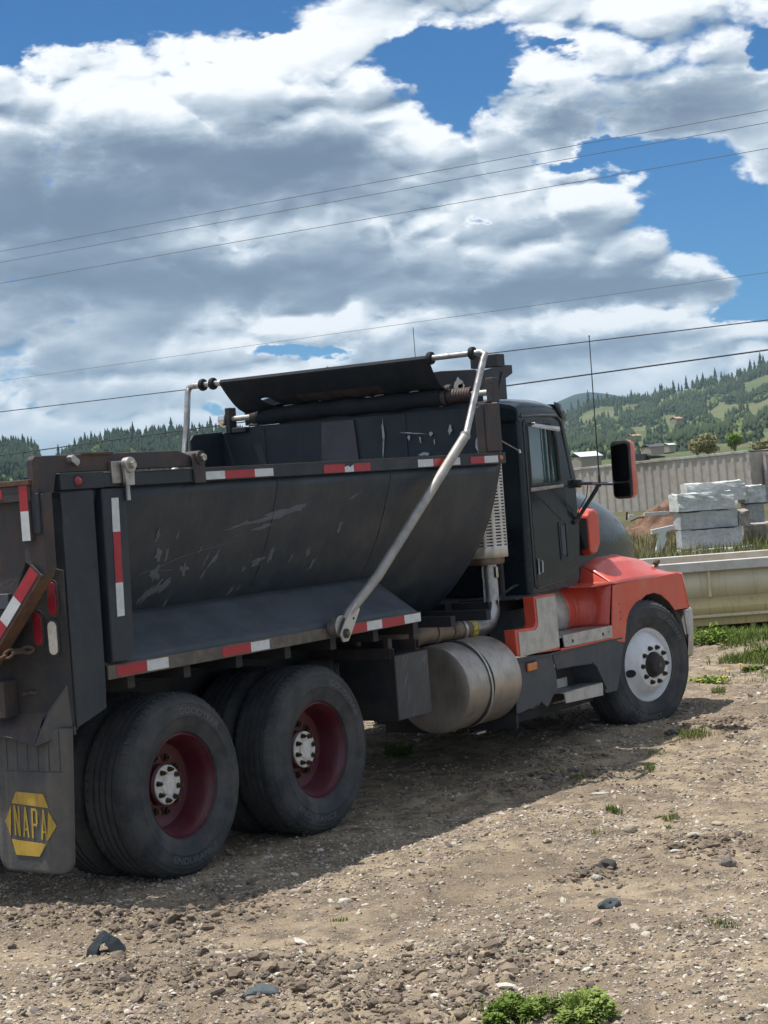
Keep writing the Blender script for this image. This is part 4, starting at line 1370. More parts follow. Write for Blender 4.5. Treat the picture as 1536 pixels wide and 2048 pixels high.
def chain(name, pts, parent, r=.024, th=.0055, mat='rust'):
    pts = [Vector(p) for p in pts]
    d = [0]
    for i in range(1, len(pts)):
        d.append(d[-1] + (pts[i] - pts[i - 1]).length)
    pitch = r * 2 - th * 1.6; n = int(d[-1] / pitch)
    m = M()
    for k in range(n):
        s = (k + .5) * pitch
        i = max(j for j in range(len(d)) if d[j] <= s); i = min(i, len(pts) - 2)
        p = pts[i].lerp(pts[i + 1], (s - d[i]) / (d[i + 1] - d[i])); t_ = (pts[i + 1] - pts[i]).normalized()
        a = Vector((1, 0, .2)) if k % 2 else Vector((0, 1, 1)); a = (a - t_ * a.dot(t_)).normalized()
        loop = [p + t_ * r * math.cos(q) + a * r * .62 * math.sin(q) for q in [2 * math.pi * j / 10 for j in range(10)]]
        m.tube(loop, th, mat, 6, closed=True)
    return part(m, name, parent)


chain('chain', [(-1.12, -.80, 1.29), (-1.12, -.95, 1.335), (-1.08, -1.02, 1.375), (-.96, -1.09, 1.38)], tg, .032, .008)

# ---- tarp gear
tarp = root('tarp_gear', (3.45, 0, 2.3), parent=T)
for k in ('label', 'category'):
    pass
# swing arms: fat lower tube, elbow, thin upper tube
for sgn in (-1, 1):
    y = sgn * 1.335
    m = M(); ex_ = 0 if sgn < 0 else .20
    m.tube([(1.50, y, 1.285), (1.56, y, 1.33), (1.9, y, 1.525), (3.10 + ex_, y, 2.395)], [.024, .030, .033, .033], 'aluminium', 18); part(m, 'lower_arm', tarp)
    m = M(); m.tube([(3.085 + ex_, y, 2.38), (3.13 + ex_, y, 2.425), (3.29 + ex_ * .5, y, 2.70), (3.43, y, 2.935), (3.452, y + .004 * sgn, 2.968), (3.455, y - .028 * sgn, 2.985), (3.455, y - .06 * sgn, 2.985)], .024, 'dull_chrome', 16); part(m, 'upper_arm', tarp)
    m = M(); m.lathe([(.034, -.012), (.039, 0), (.034, .012)], 'dull_chrome', c=(0, 0, 0), axis='Z', seg=18)
    mo = part(m, 'elbow_collar', tarp)
    mo.matrix_parent_inverse = Matrix.Translation(-Vector((3.45, 0, 2.3))); mo.location = (3.108 + ex_, y, 2.403); mo.rotation_euler = (0, rad(48), 0)
    m = M(); m.tube([(1.47, sgn * 1.265, 1.25), (1.47, sgn * 1.335, 1.25)], .068, 'dull_chrome', 26); part(m, 'pivot_housing', tarp, bevel=.004)
    m = M(); m.plate([(1.41, 1.20), (1.435, 1.155), (1.49, 1.155), (1.53, 1.20), (1.64, 1.34), (1.60, 1.385), (1.50, 1.31)], 'Y', sgn * 1.362, sgn * 1.350, 'aluminium_plate'); part(m, 'arm_bracket', tarp, bevel=.002)
    m = M(); m.tube([(1.465, sgn * 1.362, 1.205), (1.465, sgn * 1.374, 1.205)], .030, 'rusty_steel', 18); m.tube([(1.465, sgn * 1.374, 1.205), (1.465, sgn * 1.385, 1.205)], .018, 'exhaust_rust', 6); m.tube([(1.56, sgn * 1.362, 1.29), (1.56, sgn * 1.366, 1.29)], .008, 'dark_frame', 8); part(m, 'pivot_bolt', tarp)
m = M(); m.tube([(3.455, -1.29, 2.985), (3.455, 1.29, 2.985)], .021, 'dull_chrome', 14); part(m, 'cross_bow', tarp)
for y in (-1.235, 1.20, 1.10, -.885):
    m = M(); m.lathe([(.022, -.018), (.044, -.016), (.048, 0), (.044, .016), (.022, .018)], 'tarp_cloth', c=(3.455, y, 2.985), seg=18); part(m, 'rubber_ring', tarp)
# tarp sheet from bow down to the roller
rows = []
NY = 60
for j in range(NY + 1):
    t_ = j / NY
    yb = 1.02 - 1.90 * t_; yr = .80 - 1.70 * t_
    row = [(3.455 + .023 * math.cos(a), yb, 2.985 + .023 * math.sin(a)) for a in (rad(-60), rad(0), rad(60), rad(120), rad(180), rad(215))]
    slack = (.10 * math.exp(-(t_ / .05) ** 2) + .05 * math.exp(-((t_ - 1) / .06) ** 2)) + .012
    wv = .006 * math.sin(j * 1.7) + .006 * math.sin(j * .63 + 2)
    for s in np.linspace(.06, 1, 9):
        sag = math.sin(s * math.pi) * (.045 + slack * .7)
        row.append((3.44 + (3.675 - 3.44) * s, yb + (yr - yb) * s, 2.965 + (2.775 - 2.965) * s - sag + wv * s))
    rows.append(row)
m = M(); nr_, nc_ = len(rows), len(rows[0])
vs = [p for r in rows for p in r]; f1 = []; f2 = []
for i in range(nr_ - 1):
    for j in range(nc_ - 1):
        t_ = (i + .5) / NY
        if .11 < t_ < .165 and 9 <= j <= 11:
            continue
        q = (i * nc_ + j, i * nc_ + j + 1, (i + 1) * nc_ + j + 1, (i + 1) * nc_ + j)
        (f2 if (.30 < t_ < .72 and 9 <= j <= 11) else f1).append(q)
m.add(vs, f1, 'tarp_cloth'); m.f += [list(q) for q in f2]; m.mi += [m.mat('tarp_brown')] * len(f2)
part(m, 'tarp_sheet', tarp, solid=.003)
m = M()
path = [(3.70, y, 2.715 + .004 * math.sin(y * 6)) for y in np.linspace(.86, -.82, 26)]
m.tube(path, [.066 + .006 * math.sin(k * 1.1) for k in range(26)], 'tarp_cloth', 22); part(m, 'tarp_roll', tarp)
m = M(); m.tube([(3.70, 1.16, 2.712), (3.70, -1.22, 2.712)], .022, 'aluminium_plate', 14); part(m, 'roller_shaft', tarp)
m = M(); m.tube([(3.70, .86, 2.712), (3.70, .92, 2.712)], .056, 'coil_brown', 20); part(m, 'roll_end', tarp); m = M(); m.tube([(3.70, -.82, 2.712), (3.70, -.86, 2.712)], .062, 'coil_brown', 20); part(m, 'roll_end', tarp)
m = M()
hx = []
for k in range(9 * 12 + 1):
    a = 2 * math.pi * k / 12
    hx.append((3.70 + .044 * math.cos(a), -.865 - .20 * k / 108, 2.712 + .044 * math.sin(a)))
m.tube(hx, .0115, 'coil_brown', 6); part(m, 'return_spring', tarp)
m = M(); m.box(3.655, 3.745, 1.12, 1.165, 2.60, 2.80, 'dark_frame'); m.box(3.66, 3.74, .98, 1.119, 2.60, 2.64, 'dark_frame'); part(m, 'roller_bracket', tarp, bevel=.006)
m = M(); m.box(3.655, 3.745, -1.262, -1.205, 2.64, 2.815, 'rusty_steel'); m.box(3.66, 3.74, -1.20, -1.10, 2.63, 2.65, 'rusty_steel'); part(m, 'roller_bracket', tarp, bevel=.006)
m = M(); m.tube([(3.70, 1.17, 2.712), (3.70, 1.235, 2.712)], .055, 'chrome', 20); part(m, 'roller_motor', tarp, bevel=.006)

# cab shield above the front wall
m = M()
m.hexa([(3.73, -1.02, 2.64), (4.34, -1.02, 2.86), (4.34, 1.0, 2.86), (3.73, 1.0, 2.64), (3.73, -1.02, 2.655), (4.34, -1.02, 2.875), (4.34, 1.0, 2.875), (3.73, 1.0, 2.655)], 'headboard')
m.plate([(-1.13, 2.60), (-1.12, 2.84), (-1.08, 2.89), (-.80, 2.905), (.70, 2.86), (.70, 2.60)], 'X', 3.727, 3.745, 'headboard')
sh = part(m, 'cab_shield', body, bevel=.004)
m = M(); m.box(3.722, 3.7255, -.32, .26, 2.66, 2.80, 'tarp_brown'); part(m, 'rust_panel', sh)
m = M(); m.plate([(3.75, 2.65), (4.34, 2.87), (4.34, 2.93), (4.20, 2.93), (3.75, 2.86)], 'Y', -1.045, -1.022, 'headboard'); m.plate([(3.75, 2.65), (4.34, 2.87), (4.34, 2.93), (3.75, 2.80)], 'Y', 1.022, 1.045, 'headboard'); part(m, 'shield_side', sh, bevel=.004)
m = M(); m.box(3.74, 3.86, -1.26, -1.04, 2.895, 2.985, 'headboard'); part(m, 'lamp_box', sh, bevel=.006)
m = M(); m.plate([(3.755, 2.66), (3.90, 2.66), (3.90, 2.86), (3.86, 2.86)], 'Y', -1.235, -1.215, 'headboard'); part(m, 'gusset', sh, bevel=.003)
m = M()
for (y, z, r, sx, sz, ang, sd_) in ((-.80, 2.765, .045, 1.6, .8, -.3, 21), (-.93, 2.79, .055, .8, 1.2, 0, 22), (-.96, 2.76, .05, .6, 1.3, 0, 23)):
    flake(m, (y, z), 'X', r, sd_, 3.7245, 'bare_patch', sx, sz, ang)
part(m, 'paint_chip', sh, smooth=False)

# ---- chassis
m = M()
for sgn in (-1, 1):
    m.box(-.87, 6.75, *sorted((sgn * .47, sgn * .39)), .78, 1.03, 'dark_frame')
for x in (-.5, .66, 2.0, 3.4, 4.8, 6.5):
    m.box(x, x + .08, -.389, .389, .82, .99, 'dark_frame')
part(m, 'frame_rail', bevel=.006)
m = M()
for sgn in (-1, 1):
    m.box(-.58, 3.6, *sorted((sgn * .47, sgn * .37)), 1.031, 1.16, 'black_steel')
for x in np.arange(-.4, 3.5, .48):
    m.box(x, x + .06, -1.20, 1.20, 1.10, 1.172, 'dark_frame')
part(m, 'body_sill')
for x in (0, 1.32):
    m = M(); m.tube([(x, -1.05, .505), (x, 1.05, .505)], .075, 'dark_frame', 16); m.lathe([(.01, -.2), (.15, -.16), (.20, 0), (.15, .16), (.01, .2)], 'dark_frame', c=(x, 0, .505), seg=20); part(m, 'rear_axle')
m = M(); m.tube([(5.864, -1.0, .47), (5.864, -.8, .42), (5.864, .8, .42), (5.864, 1.0, .47)], .05, 'dark_frame', 12); part(m, 'front_axle')
for sgn in (-1, 1):
    m = M()
    for k in range(5):
        m.box(.66 - .60 + .05 * k, .66 + .60 - .05 * k, *sorted((sgn * .46, sgn * .54)), .60 + .035 * k, .63 + .035 * k, 'dark_frame')
    m.box(.58, .74, *sorted((sgn * .36, sgn * .56)), .52, .86, 'dark_frame')
    part(m, 'leaf_spring')
# rear fender liner strip and air tanks in the dark between the wheels
m = M(); m.tube([(1.95, -.62, .86), (2.25, -.62, .86)], .12, 'dark_frame', 20); part(m, 'air_tank')
m = M(); m.tube([(1.72, -.80, .78), (1.98, -.80, .78)], .06, 'rusty_steel', 14); m.tube([(1.98, -.80, .73), (1.98, -.88, .70), (1.98, -.90, .62)], .012, 'rusty_steel', 8); part(m, 'brake_chamber')
chain('chain', [(1.86, -.95, 1.0), (1.86, -.96, .80), (1.90, -.96, .78), (1.93, -.95, .98)], T, .016, .004, 'rusty_steel')

# ---- wheels
TYRE = [(.296, .012), (.300, -.004), (.322, -.014), (.350, -.024), (.385, -.032), (.388, -.0345), (.392, -.0335), (.425, -.032), (.455, -.026), (.458, -.0285), (.462, -.027), (.483, -.015), (.486, -.0165), (.490, -.013), (.503, .003), (.513, .020), (.520, .034)]
tread = []
y = .034
for k in range(5):
    w_ = .036
    tread += [(.520 + .0025 * (1 - abs(k - 2) / 2), y + .003), (.520 + .0025 * (1 - abs(k - 2) / 2), y + w_ - .003)]
    if k < 4:
        tread += [(.507, y + w_), (.507, y + w_ + .007)]
    y += w_ + .007
TY = TYRE + tread + [(.520, .246), (.513, .260), (.503, .277), (.490, .293), (.455, .306), (.385, .312), (.322, .294), (.300, .284), (.296, .268)]


def tyre_mesh():
    m = M(); m.lathe(TY, 'tyre', seg=120)
    # lugs: small notches across the shoulders as raised bars
    for k in range(60):
        a = 2 * math.pi * (k + .5) / 60
        for (y0, y1) in ((.006, .033), (.249, .272)):
            ca, sa = math.cos(a), math.sin(a)
            vs = []
            for (r_, yy) in ((.505, y0), (.521, y1 if y0 < .1 else y0)):
                pass
            for yy, r_ in ((y0, .507 if y0 < .1 else .5225), (y1, .5225 if y0 < .1 else .507)):
                for da in (-.013, .013):
                    b = a + da
                    vs.append(((r_ - .012) * math.cos(b), yy, (r_ - .012) * math.sin(b)))
                    vs.append(((r_ + .0035) * math.cos(b), yy, (r_ + .0035) * math.sin(b)))
            m.add(vs, [(0, 1, 3, 2), (4, 6, 7, 5), (0, 4, 5, 1), (2, 3, 7, 6), (1, 5, 7, 3)], 'tyre')
    return m


tyre_me = tyre_mesh().mesh('tyre', ang=40)


def text_polys(txt, size):
    cu = bpy.data.curves.new('t', 'FONT'); cu.body = txt; cu.size = size; cu.extrude = 0; cu.resolution_u = 3
    o = bpy.data.objects.new('t', cu); COL.objects.link(o)
    bpy.context.view_layer.update()
    me = bpy.data.meshes.new_from_object(o.evaluated_get(bpy.context.evaluated_depsgraph_get()))
    vs = [tuple(v.co) for v in me.vertices]; fs = [tuple(p.vertices) for p in me.polygons]
    bpy.data.objects.remove(o); bpy.data.curves.remove(cu); bpy.data.meshes.remove(me)
    return vs, fs


def side_r_y(r):
    rs = [p[0] for p in TYRE]; ys = [p[1] for p in TYRE]
    return float(np.interp(r, rs, ys))


def tyre_text(txt, a0, flip, size=.052, r=.400, stretch=1.25):
    """raised sidewall lettering: outline ribbons lying on the sidewall"""
    vs, fs = text_polys(txt, size)
    out = []
    for (x, y_, z_) in vs:
        if not flip:
            rr = r + y_; a = a0 - x * stretch / r
        else:
            rr = r + size * .7 - y_; a = a0 + x * stretch / r
        out.append((rr * math.cos(a), side_r_y(rr) - .0022, rr * math.sin(a)))
    return out, fs


def letters_mesh(rot):
    m = M()
    for txt, a, fl in (('ENDURANCE', 3.95, True), ('GOODYEAR', 1.30, False)):
        vs, fs = tyre_text(txt, a + rot, fl)
        m.add(vs, fs, 'tyre_letters')
    return m.mesh('sidewall_lettering', smooth=False)


def duals(rot, seed):
    pass


RIM_DEEP = [(.300, -.006), (.303, .002), (.296, .010), (.284, .006), (.279, .018), (.272, .030), (.262, .045), (.258, .075), (.250, .100), (.246, .150), (.238, .168), (.205, .176), (.17, .178), (.115, .178)]
rim_m = M(); rim_m.lathe(RIM_DEEP, 'maroon', seg=72); rim_me = rim_m.mesh('rim', ang=30)
hub_m = M(); hub_m.lathe([(.118, .178), (.118, .135), (.108, .128), (.108, .122)], 'maroon', seg=40)
hub_m.lathe([(.108, .128), (.112, .122), (.112, .114), (.107, .110), (.060, .110), (.054, .103), (.0005, .101)], 'white_hub', seg=40); hub_me = hub_m.mesh('hub', ang=30)


def nut(m, x, z, y0, y1, r=.014, stud=.007, ys=None):
    m.tube([(x, y0, z), (x, y1, z)], [r, r], 'nut_steel', 6)
    if ys is not None:
        m.tube([(x, y1, z), (x, ys, z)], stud, 'nut_steel', 8)


nut_m = M(); nut_m.lathe([(.0165, 0), (.0165, -.004), (.0135, -.005)], 'nut_steel', seg=14); nut(nut_m, 0, 0, -.004, -.024, .0135, .0075, -.036)
nut_me = nut_m.mesh('lug_nut', ang=30)
bignut_m = M(); bignut_m.lathe([(.025, 0), (.025, -.006), (.02, -.008)], 'nut_steel', seg=16); nut(bignut_m, 0, 0, -.006, -.032, .0195, .0105, -.046)
bignut_me = bignut_m.mesh('wheel_nut', ang=30)
RIMF = [(.300, -.006), (.303, .002), (.296, .010), (.284, .006), (.278, .022), (.272, .040), (.268, .050), (.262, .046), (.250, .030), (.232, .004), (.212, -.018), (.192, -.034), (.182, -.046), (.176, -.052), (.165, -.056), (.108, -.056), (.104, -.050), (.100, -.03)]
rf = M(); rf.lathe(RIMF, 'white_rim', seg=80); rimf_me = rf.mesh('rim', ang=30)
hf_ = M(); hf_.lathe([(.100, -.045), (.096, -.062), (.088, -.066), (.086, -.085), (.076, -.108), (.066, -.116), (.040, -.120), (.038, -.124), (.0005, -.125)], 'dark_frame', seg=40)
hf_.lathe([(.020, -.1255), (.018, -.128), (.0005, -.1285)], 'patch_brown', seg=16)
for k in range(6):
    a = k * math.pi / 3; hf_.tube([(.074 * math.cos(a), -.100, .074 * math.sin(a)), (.074 * math.cos(a), -.113, .074 * math.sin(a))], .006, 'nut_steel', 6)
hubf_me = hf_.mesh('hub', ang=30)
hole_m = M()
vs = []
for k in range(18):
    a = 2 * math.pi * k / 18
    rr = .232 + .030 * math.cos(a); aa = .028 / .232 * math.sin(a) * 1.25
    yy = float(np.interp(rr, [.192, .212, .232, .250, .262], [-.034, -.018, .004, .030, .046])) - .008
    vs.append((rr * math.cos(aa), yy, rr * math.sin(aa)))
hole_m.add(vs, [tuple(range(18))], 'interior')
hole_m.tube(vs + [], .003, 'white_rim', 6, closed=True)
hole_me = hole_m.mesh('hand_hole', smooth=False)


def link(name, me, parent, loc=(0, 0, 0), rot=(0, 0, 0)):
    o = bpy.data.objects.new(name, me); COL.objects.link(o); o.parent = parent; o.location = loc; o.rotation_euler = rot
    return o


def wheel(loc, face_right, kind, spin, letters=True, steer=0.0):
    e = bpy.data.objects.new('wheel', None); COL.objects.link(e)
    e.parent = T; e.matrix_parent_inverse = Matrix.Translation(-WL[T.name])
    e.location = loc
    e.rotation_euler = (0, 0, (0 if face_right else math.pi) + steer)
    link('tyre', tyre_me, e, rot=(0, spin * .7, 0))
    if kind == 'inner':
        link('rim', rim_me, e)
        return e
    if letters:
        lm = letters_mesh(spin); link('sidewall_lettering', lm, e)
    if kind == 'deep':
        link('rim', rim_me, e, rot=(0, spin, 0)); link('hub', hub_me, e, rot=(0, spin, 0))
        for k in range(8):
            a = spin + 2 * math.pi * (k + .3) / 8
            link('lug_nut', nut_me, e, (.088 * math.cos(a), .111, .088 * math.sin(a)))
        for k in range(10):
            a = spin + 2 * math.pi * (k + .3) / 10
            link('wheel_nut', bignut_me, e, (.1575 * math.cos(a), .177, .1575 * math.sin(a)))
    else:
        link('rim', rimf_me, e, rot=(0, spin, 0)); link('hub', hubf_me, e)
        for k in range(10):
            a = rad(72) + 2 * math.pi * (k + .5) / 10 - rad(18)
            q_ = link('wheel_nut', bignut_me, e, (.1425 * math.cos(a), -.056, .1425 * math.sin(a))); q_.scale = (.82, .75, .82)
        link('hand_hole', hole_me, e, rot=(0, rad(-192), 0))
    return e


wheel((0, -1.20, .505), True, 'deep', .35, True)
wheel((1.32, -1.20, .505), True, 'deep', 0.0, True)
wheel((0, -.86, .505), True, 'inner', .2); wheel((1.32, -.86, .505), True, 'inner', .5)
wheel((0, 1.20, .505), False, 'deep', .9, False); wheel((1.32, 1.20, .505), False, 'deep', .1, False)
wheel((0, .86, .505), False, 'inner', .2); wheel((1.32, .86, .505), False, 'inner', .5)
wheel((5.864, -1.238, .505), True, 'steer', 0.0, True, -.247)
wheel((5.864, 1.238, .505), False, 'steer', 0.0, False, -.247)

# ---- mud flaps with the hexagon emblem
for sgn in (-1, 1):
    m = M(); rows = []
    Y0, Y1 = (-1.285, -.715) if sgn < 0 else (.715, 1.285)

    def flap_x(yy, z):
        return -.955 - .012 * math.sin((yy - Y0) * 7) * (1 - (z - .2) / .75) - .02 * (1 - (z - .2) / .75)
    out = []
    rc = .075
    zb = .205
    nz = 26; ny = 16
    for i in range(nz):
        z = zb + (.96 - zb) * (i / (nz - 1)) ** 1.25
        ins = 0 if z - zb > rc else rc - math.sqrt(max(0, rc * rc - (rc - (z - zb)) ** 2))
        rows.append([(flap_x(yy, z), yy, z) for yy in np.linspace(Y0 + ins + .035 * (1 - (z - zb) / .75), Y1 - ins, ny)])
    m.grid(rows, 'mudflap')
    fl = part(m, 'mud_flap', solid=.012, bevel=0)
    m = M()
    for yy in np.linspace(Y0 + .09, Y1 - .10, 6):
        m.tube([(flap_x(yy, z) - .007, yy + .0, z) for z in (.95, .85, .74)], .0022, 'tyre', 5)
    m.tube([(flap_x(yy, .735) - .007, yy, .735) for yy in np.linspace(Y0 + .07, Y1 - .08, 10)], .002, 'tyre', 5)
    part(m, 'rib', fl)
    m = M(); m.box(-.94, -.925, Y0, Y1, .925, .965, 'rusty_steel'); part(m, 'flap_bracket', fl)

    def fx(yy, z):
        return (flap_x(yy, z) - .0085, yy, z)
    polys = [[(-.870, .626), (-1.069, .618), (-1.102, .546), (-.834, .565)], [(-.827, .551), (-.812, .390), (-.776, .467)], [(-1.100, .529), (-1.153, .454), (-1.083, .370)], [(-.820, .373), (-1.076, .357), (-1.023, .290), (-.847, .292)]]
    m = M()
    sh_ = 0 if sgn < 0 else 1.925
    for p in polys:
        q = [fx(a + sh_, b) for a, b in p]; k = len(q)
        q2 = [(x - .0025, y, z) for x, y, z in q]
        m.add(q + q2, [tuple(range(k, 2 * k))] + [(i, (i + 1) % k, (i + 1) % k + k, i + k) for i in range(k)], 'flap_yellow')
    # condensed block letters between the triangles
    def stroke(p, q, t_):
        p, q = Vector((p[0], p[1])), Vector((q[0], q[1])); d = (q - p).normalized(); n_ = Vector((-d.y, d.x)) * t_ / 2
        return [p - n_, q - n_, q + n_, p + n_]
    LW, LH, tk = .047, .158, .0135
    def letter(ch):
        h, w_ = LH, LW; S = []
        if ch == 'N':
            S = [((tk / 2, 0), (tk / 2, h), tk), ((w_ - tk / 2, 0), (w_ - tk / 2, h), tk), ((tk * .6, h), (w_ - tk * .6, 0), tk)]
        if ch == 'A':
            S = [((tk * .45, 0), (w_ / 2, h), tk * .95), ((w_ - tk * .45, 0), (w_ / 2, h), tk * .95), ((w_ * .25, h * .26), (w_ * .75, h * .26), tk * .9)]
        if ch == 'P':
            S = [((tk / 2, 0), (tk / 2, h), tk), ((0, h - tk * .45), (w_ * .82, h - tk * .45), tk * .9), ((0, h * .45), (w_ * .82, h * .45), tk * .9), ((w_ - tk / 2, h * .49), (w_ - tk / 2, h - tk * .5), tk)]
        return [stroke(*s_) for s_ in S]
    left, right = -.843, -1.087
    adv = (abs(right - left) - LW) / 3
    for i, ch in enumerate('NAPA'):
        for j, quad in enumerate(letter(ch)):
            q = []
            for u in quad:
                yy = left - (i * adv + u.x) + sh_; z = .376 + u.y + (.02 - .018 * (i * adv + u.x) / .24)
                v = fx(yy, z); q.append((v[0] - .0012 - .0002 * j, v[1], v[2]))
            m.add(q, [(0, 1, 2, 3)], 'flap_yellow')
    part(m, 'emblem', fl, smooth=False)

# ---- battery / tool box with cross tubes above it
for sgn in (-1,):
    m = M(); m.box(2.30, 2.71, -1.148, -.52, .545, .975, 'dark_frame')
    m.box(2.305, 2.708, -1.152, -1.1481, .548, .972, 'scratched_box'); bx = part(m, 'tool_box', bevel=.004)
m = M()
for x in (2.285, 2.60):
    for (a, b, c, d) in ((0, .048, 0, .006), (0, .048, .064, .07), (0, .006, .0061, .0639), (.042, .048, .0061, .0639)):
        m.box(x + a, x + b, -1.13, -.40, .955 + c + (.03 if x > 2.5 else 0), .955 + d + (.03 if x > 2.5 else 0), 'rusty_steel')
    m.box(x + .006, x + .042, -1.10, -1.09, .962 + (.03 if x > 2.5 else 0), 1.018 + (.03 if x > 2.5 else 0), 'interior')
    m.box(x, x + .048, -1.12, -1.08, 1.026 + (.03 if x > 2.5 else 0), 1.09 + (.03 if x > 2.5 else 0), 'rusty_steel')
part(m, 'cross_tube', bevel=.002)
m = M(); m.tube([(2.25, -.9, 1.17), (2.25, -.9, 1.05)], .022, 'rusty_steel', 8); part(m, 'hanger_rod')

for (a, b, c_) in (((3.78, -.50, 1.05), (4.0, -.62, .92), (4.36, -.55, 1.12)), ((3.78, -.46, 1.08), (4.05, -.52, .88), (4.40, -.45, 1.10)), ((2.75, -.70, 1.10), (2.95, -.72, 1.16), (3.30, -.66, 1.12))):
    m = M(); a, b, c_ = Vector(a), Vector(b), Vector(c_)
    m.tube([a * (1 - t_) ** 2 + b * 2 * t_ * (1 - t_) + c_ * t_ * t_ for t_ in np.linspace(0, 1, 14)], .011, 'tyre', 8); part(m, 'air_line')
for x in (3.16, 3.64):
    m = M(); m.plate([(-.46, .34), (-.46, .98), (-.60, .98), (-.66, .70), (-.80, .40), (-.95, .335)], 'X', x, x + .03, 'dark_frame'); part(m, 'tank_bracket', bevel=.004)

# ---- fuel tanks
for sgn in (-1, 1):
    m = M()
    pr = [(.0005, 3.045), (.20, 3.042), (.285, 3.046), (.300, 3.052), (.307, 3.064), (.310, 3.08), (.310, 3.745), (.300, 3.775), (.27, 3.79), (.0005, 3.795)]
    m.lathe(pr, 'tank_metal', c=(0, sgn * .955, .655), axis='X', seg=64)
    tk_ = part(m, 'fuel_tank')
    m = M()
    for x in (3.33,):
        rows = [[(x + dx + .012 * math.sin(a * 2.2 + 1), sgn * .955 + (.3125 + th) * math.cos(a), .655 + (.3125 + th) * math.sin(a)) for a in np.linspace(0, 2 * math.pi, 49)] for dx, th in ((-.024, 0), (-.024, .004), (.024, .006), (.024, 0))]
        m.grid(rows, 'dark_frame')
    part(m, 'tank_strap', tk_)
    m = M()
    rows = [[(3.355 + dx + .03 * math.sin(a * 1.7), sgn * .955 - sgn * -1 * 0 + (.3185) * math.cos(a), .655 + .3185 * math.sin(a)) for a in np.linspace(math.pi * .62, math.pi * 1.42, 30)] for dx in (-.012, .012)]
    m.grid(rows, 'aluminium_plate'); part(m, 'strap_liner', tk_)
    m = M(); m.lathe([(.0005, .36), (.035, .36), (.037, .35), (.037, .31)], 'dull_chrome', c=(3.6, sgn * .90, .655), axis='Z', seg=18); part(m, 'filler_cap', tk_)
m = M(); m.tube([(3.38, -1.02, .34), (3.40, -1.0, .30), (3.47, -1.05, .285)], .008, 'rusty_steel', 6); m.box(3.36, 3.48, -1.10, -1.06, .300, .312, 'dull_chrome'); part(m, 'strap_bolt')

# ---- exhaust
m = M(); m.lathe([(.0005, 1.465), (.128, 1.465), (.135, 1.475), (.135, 1.56), (.130, 1.565), (.130, 2.62), (.0005, 2.62)], 'exhaust_rust', c=(4.03, -.88, 0), axis='Z', seg=36); ex = part(m, 'muffler')
m = M(); m.tube([(4.05, -.89, 1.47), (4.05, -.89, 1.20), (4.04, -.888, 1.12), (3.99, -.885, 1.05), (3.90, -.885, 1.015), (3.80, -.885, 1.012), (3.66, -.885, 1.02)], [.055, .058, .064, .068, .068, .067, .066], 'dull_chrome', 22); part(m, 'exhaust_elbow', ex)
m = M(); m.tube([(3.67, -.885, 1.02), (3.45, -.885, 1.03), (3.20, -.885, 1.045)], .070, 'exhaust_rust', 22); m.tube([(3.22, -.885, 1.044), (3.13, -.88, 1.045), (3.03, -.84, 1.035), (2.97, -.76, 1.02), (2.95, -.60, 1.0)], .076, 'exhaust_rust', 22); part(m, 'exhaust_pipe', ex)
for (a, b, r, mt_) in (((3.66, -.885, 1.019), (3.73, -.885, 1.015), .0735, 'yellow_band'), ((3.55, -.885, 1.0255), (3.585, -.885, 1.024), .077, 'dull_chrome'), ((3.18, -.885, 1.046), (3.24, -.885, 1.043), .083, 'exhaust_rust'), ((3.40, -.885, 1.032), (3.415, -.885, 1.031), .0745, 'rust')):
    m = M(); m.tube([a, b], r, mt_, 22); part(m, 'pipe_clamp', ex)
for (z0, z1) in ((1.36, 1.45), (1.16, 1.205)):
    m = M(); m.tube([(4.05, -.89, z0), (4.05, -.89, z1)], .059, 'dull_chrome', 22); m.box(4.02, 4.05, -.965, -.945, z0 + .005, z1 - .005, 'chrome'); part(m, 'pipe_clamp', ex, bevel=.002)
m = M(); m.tube([(4.05, -.89, 1.205), (4.05, -.89, 1.355)], .0555, 'dull_chrome', 22)
rows = [[(4.05 + .0575 * math.cos(a), -.89 + .0575 * math.sin(a), z) for a in np.linspace(rad(215), rad(275), 8)] for z in (1.215, 1.35)]
m.grid(rows, 'bare_patch'); part(m, 'heat_wrap', ex)
m = M(); m.tube([(4.27, -.85, 1.47), (4.27, -.85, 1.14)], .028, 'dark_frame', 12); part(m, 'support_post', ex)
# perforated heat guard: a curved sheet with real slots
cxg, cyg, rg_ = 4.045, -.888, .153
a0, a1 = rad(150), rad(288)
zb, zt = 1.515, 2.62
cols_ = 5; nrow = 46
m = M()
az_edges = [a0]
span = (a1 - a0)
for c in range(cols_):
    ctr = a0 + span * (c + .5) / cols_
    az_edges += [ctr - span / cols_ * .31, ctr + span / cols_ * .31]
az_edges.append(a1)
z_edges = [zb]
zs0 = zb + .085; pitch = .0232
for r in range(nrow):
    z_edges += [zs0 + r * pitch, zs0 + r * pitch + .0105]
z_edges.append(zt)


def gp(a, z, r=rg_):
    return (cxg + r * math.cos(a), cyg + r * math.sin(a), z)


na_, nz_ = len(az_edges), len(z_edges)
vs = []
for z in z_edges:
    for a in az_edges:
        vs.append(gp(a, z))
fs = []
for i in range(nz_ - 1):
    for j in range(na_ - 1):
        hole = (i % 2 == 1) and (j % 2 == 1)
        if not hole:
            k = i * na_ + j
            fs.append((k, k + 1, k + na_ + 1, k + na_))
m.add(vs, fs, 'guard_metal')
part(m, 'heat_guard', ex, solid=.003)
m = M(); m.lathe([(.138, 1.59), (.139, 2.60)], 'interior', c=(4.05, -.89, 0), axis='Z', seg=36); part(m, 'slot_shade', ex)  # dark sleeve: the shade behind the slots is put into its colour

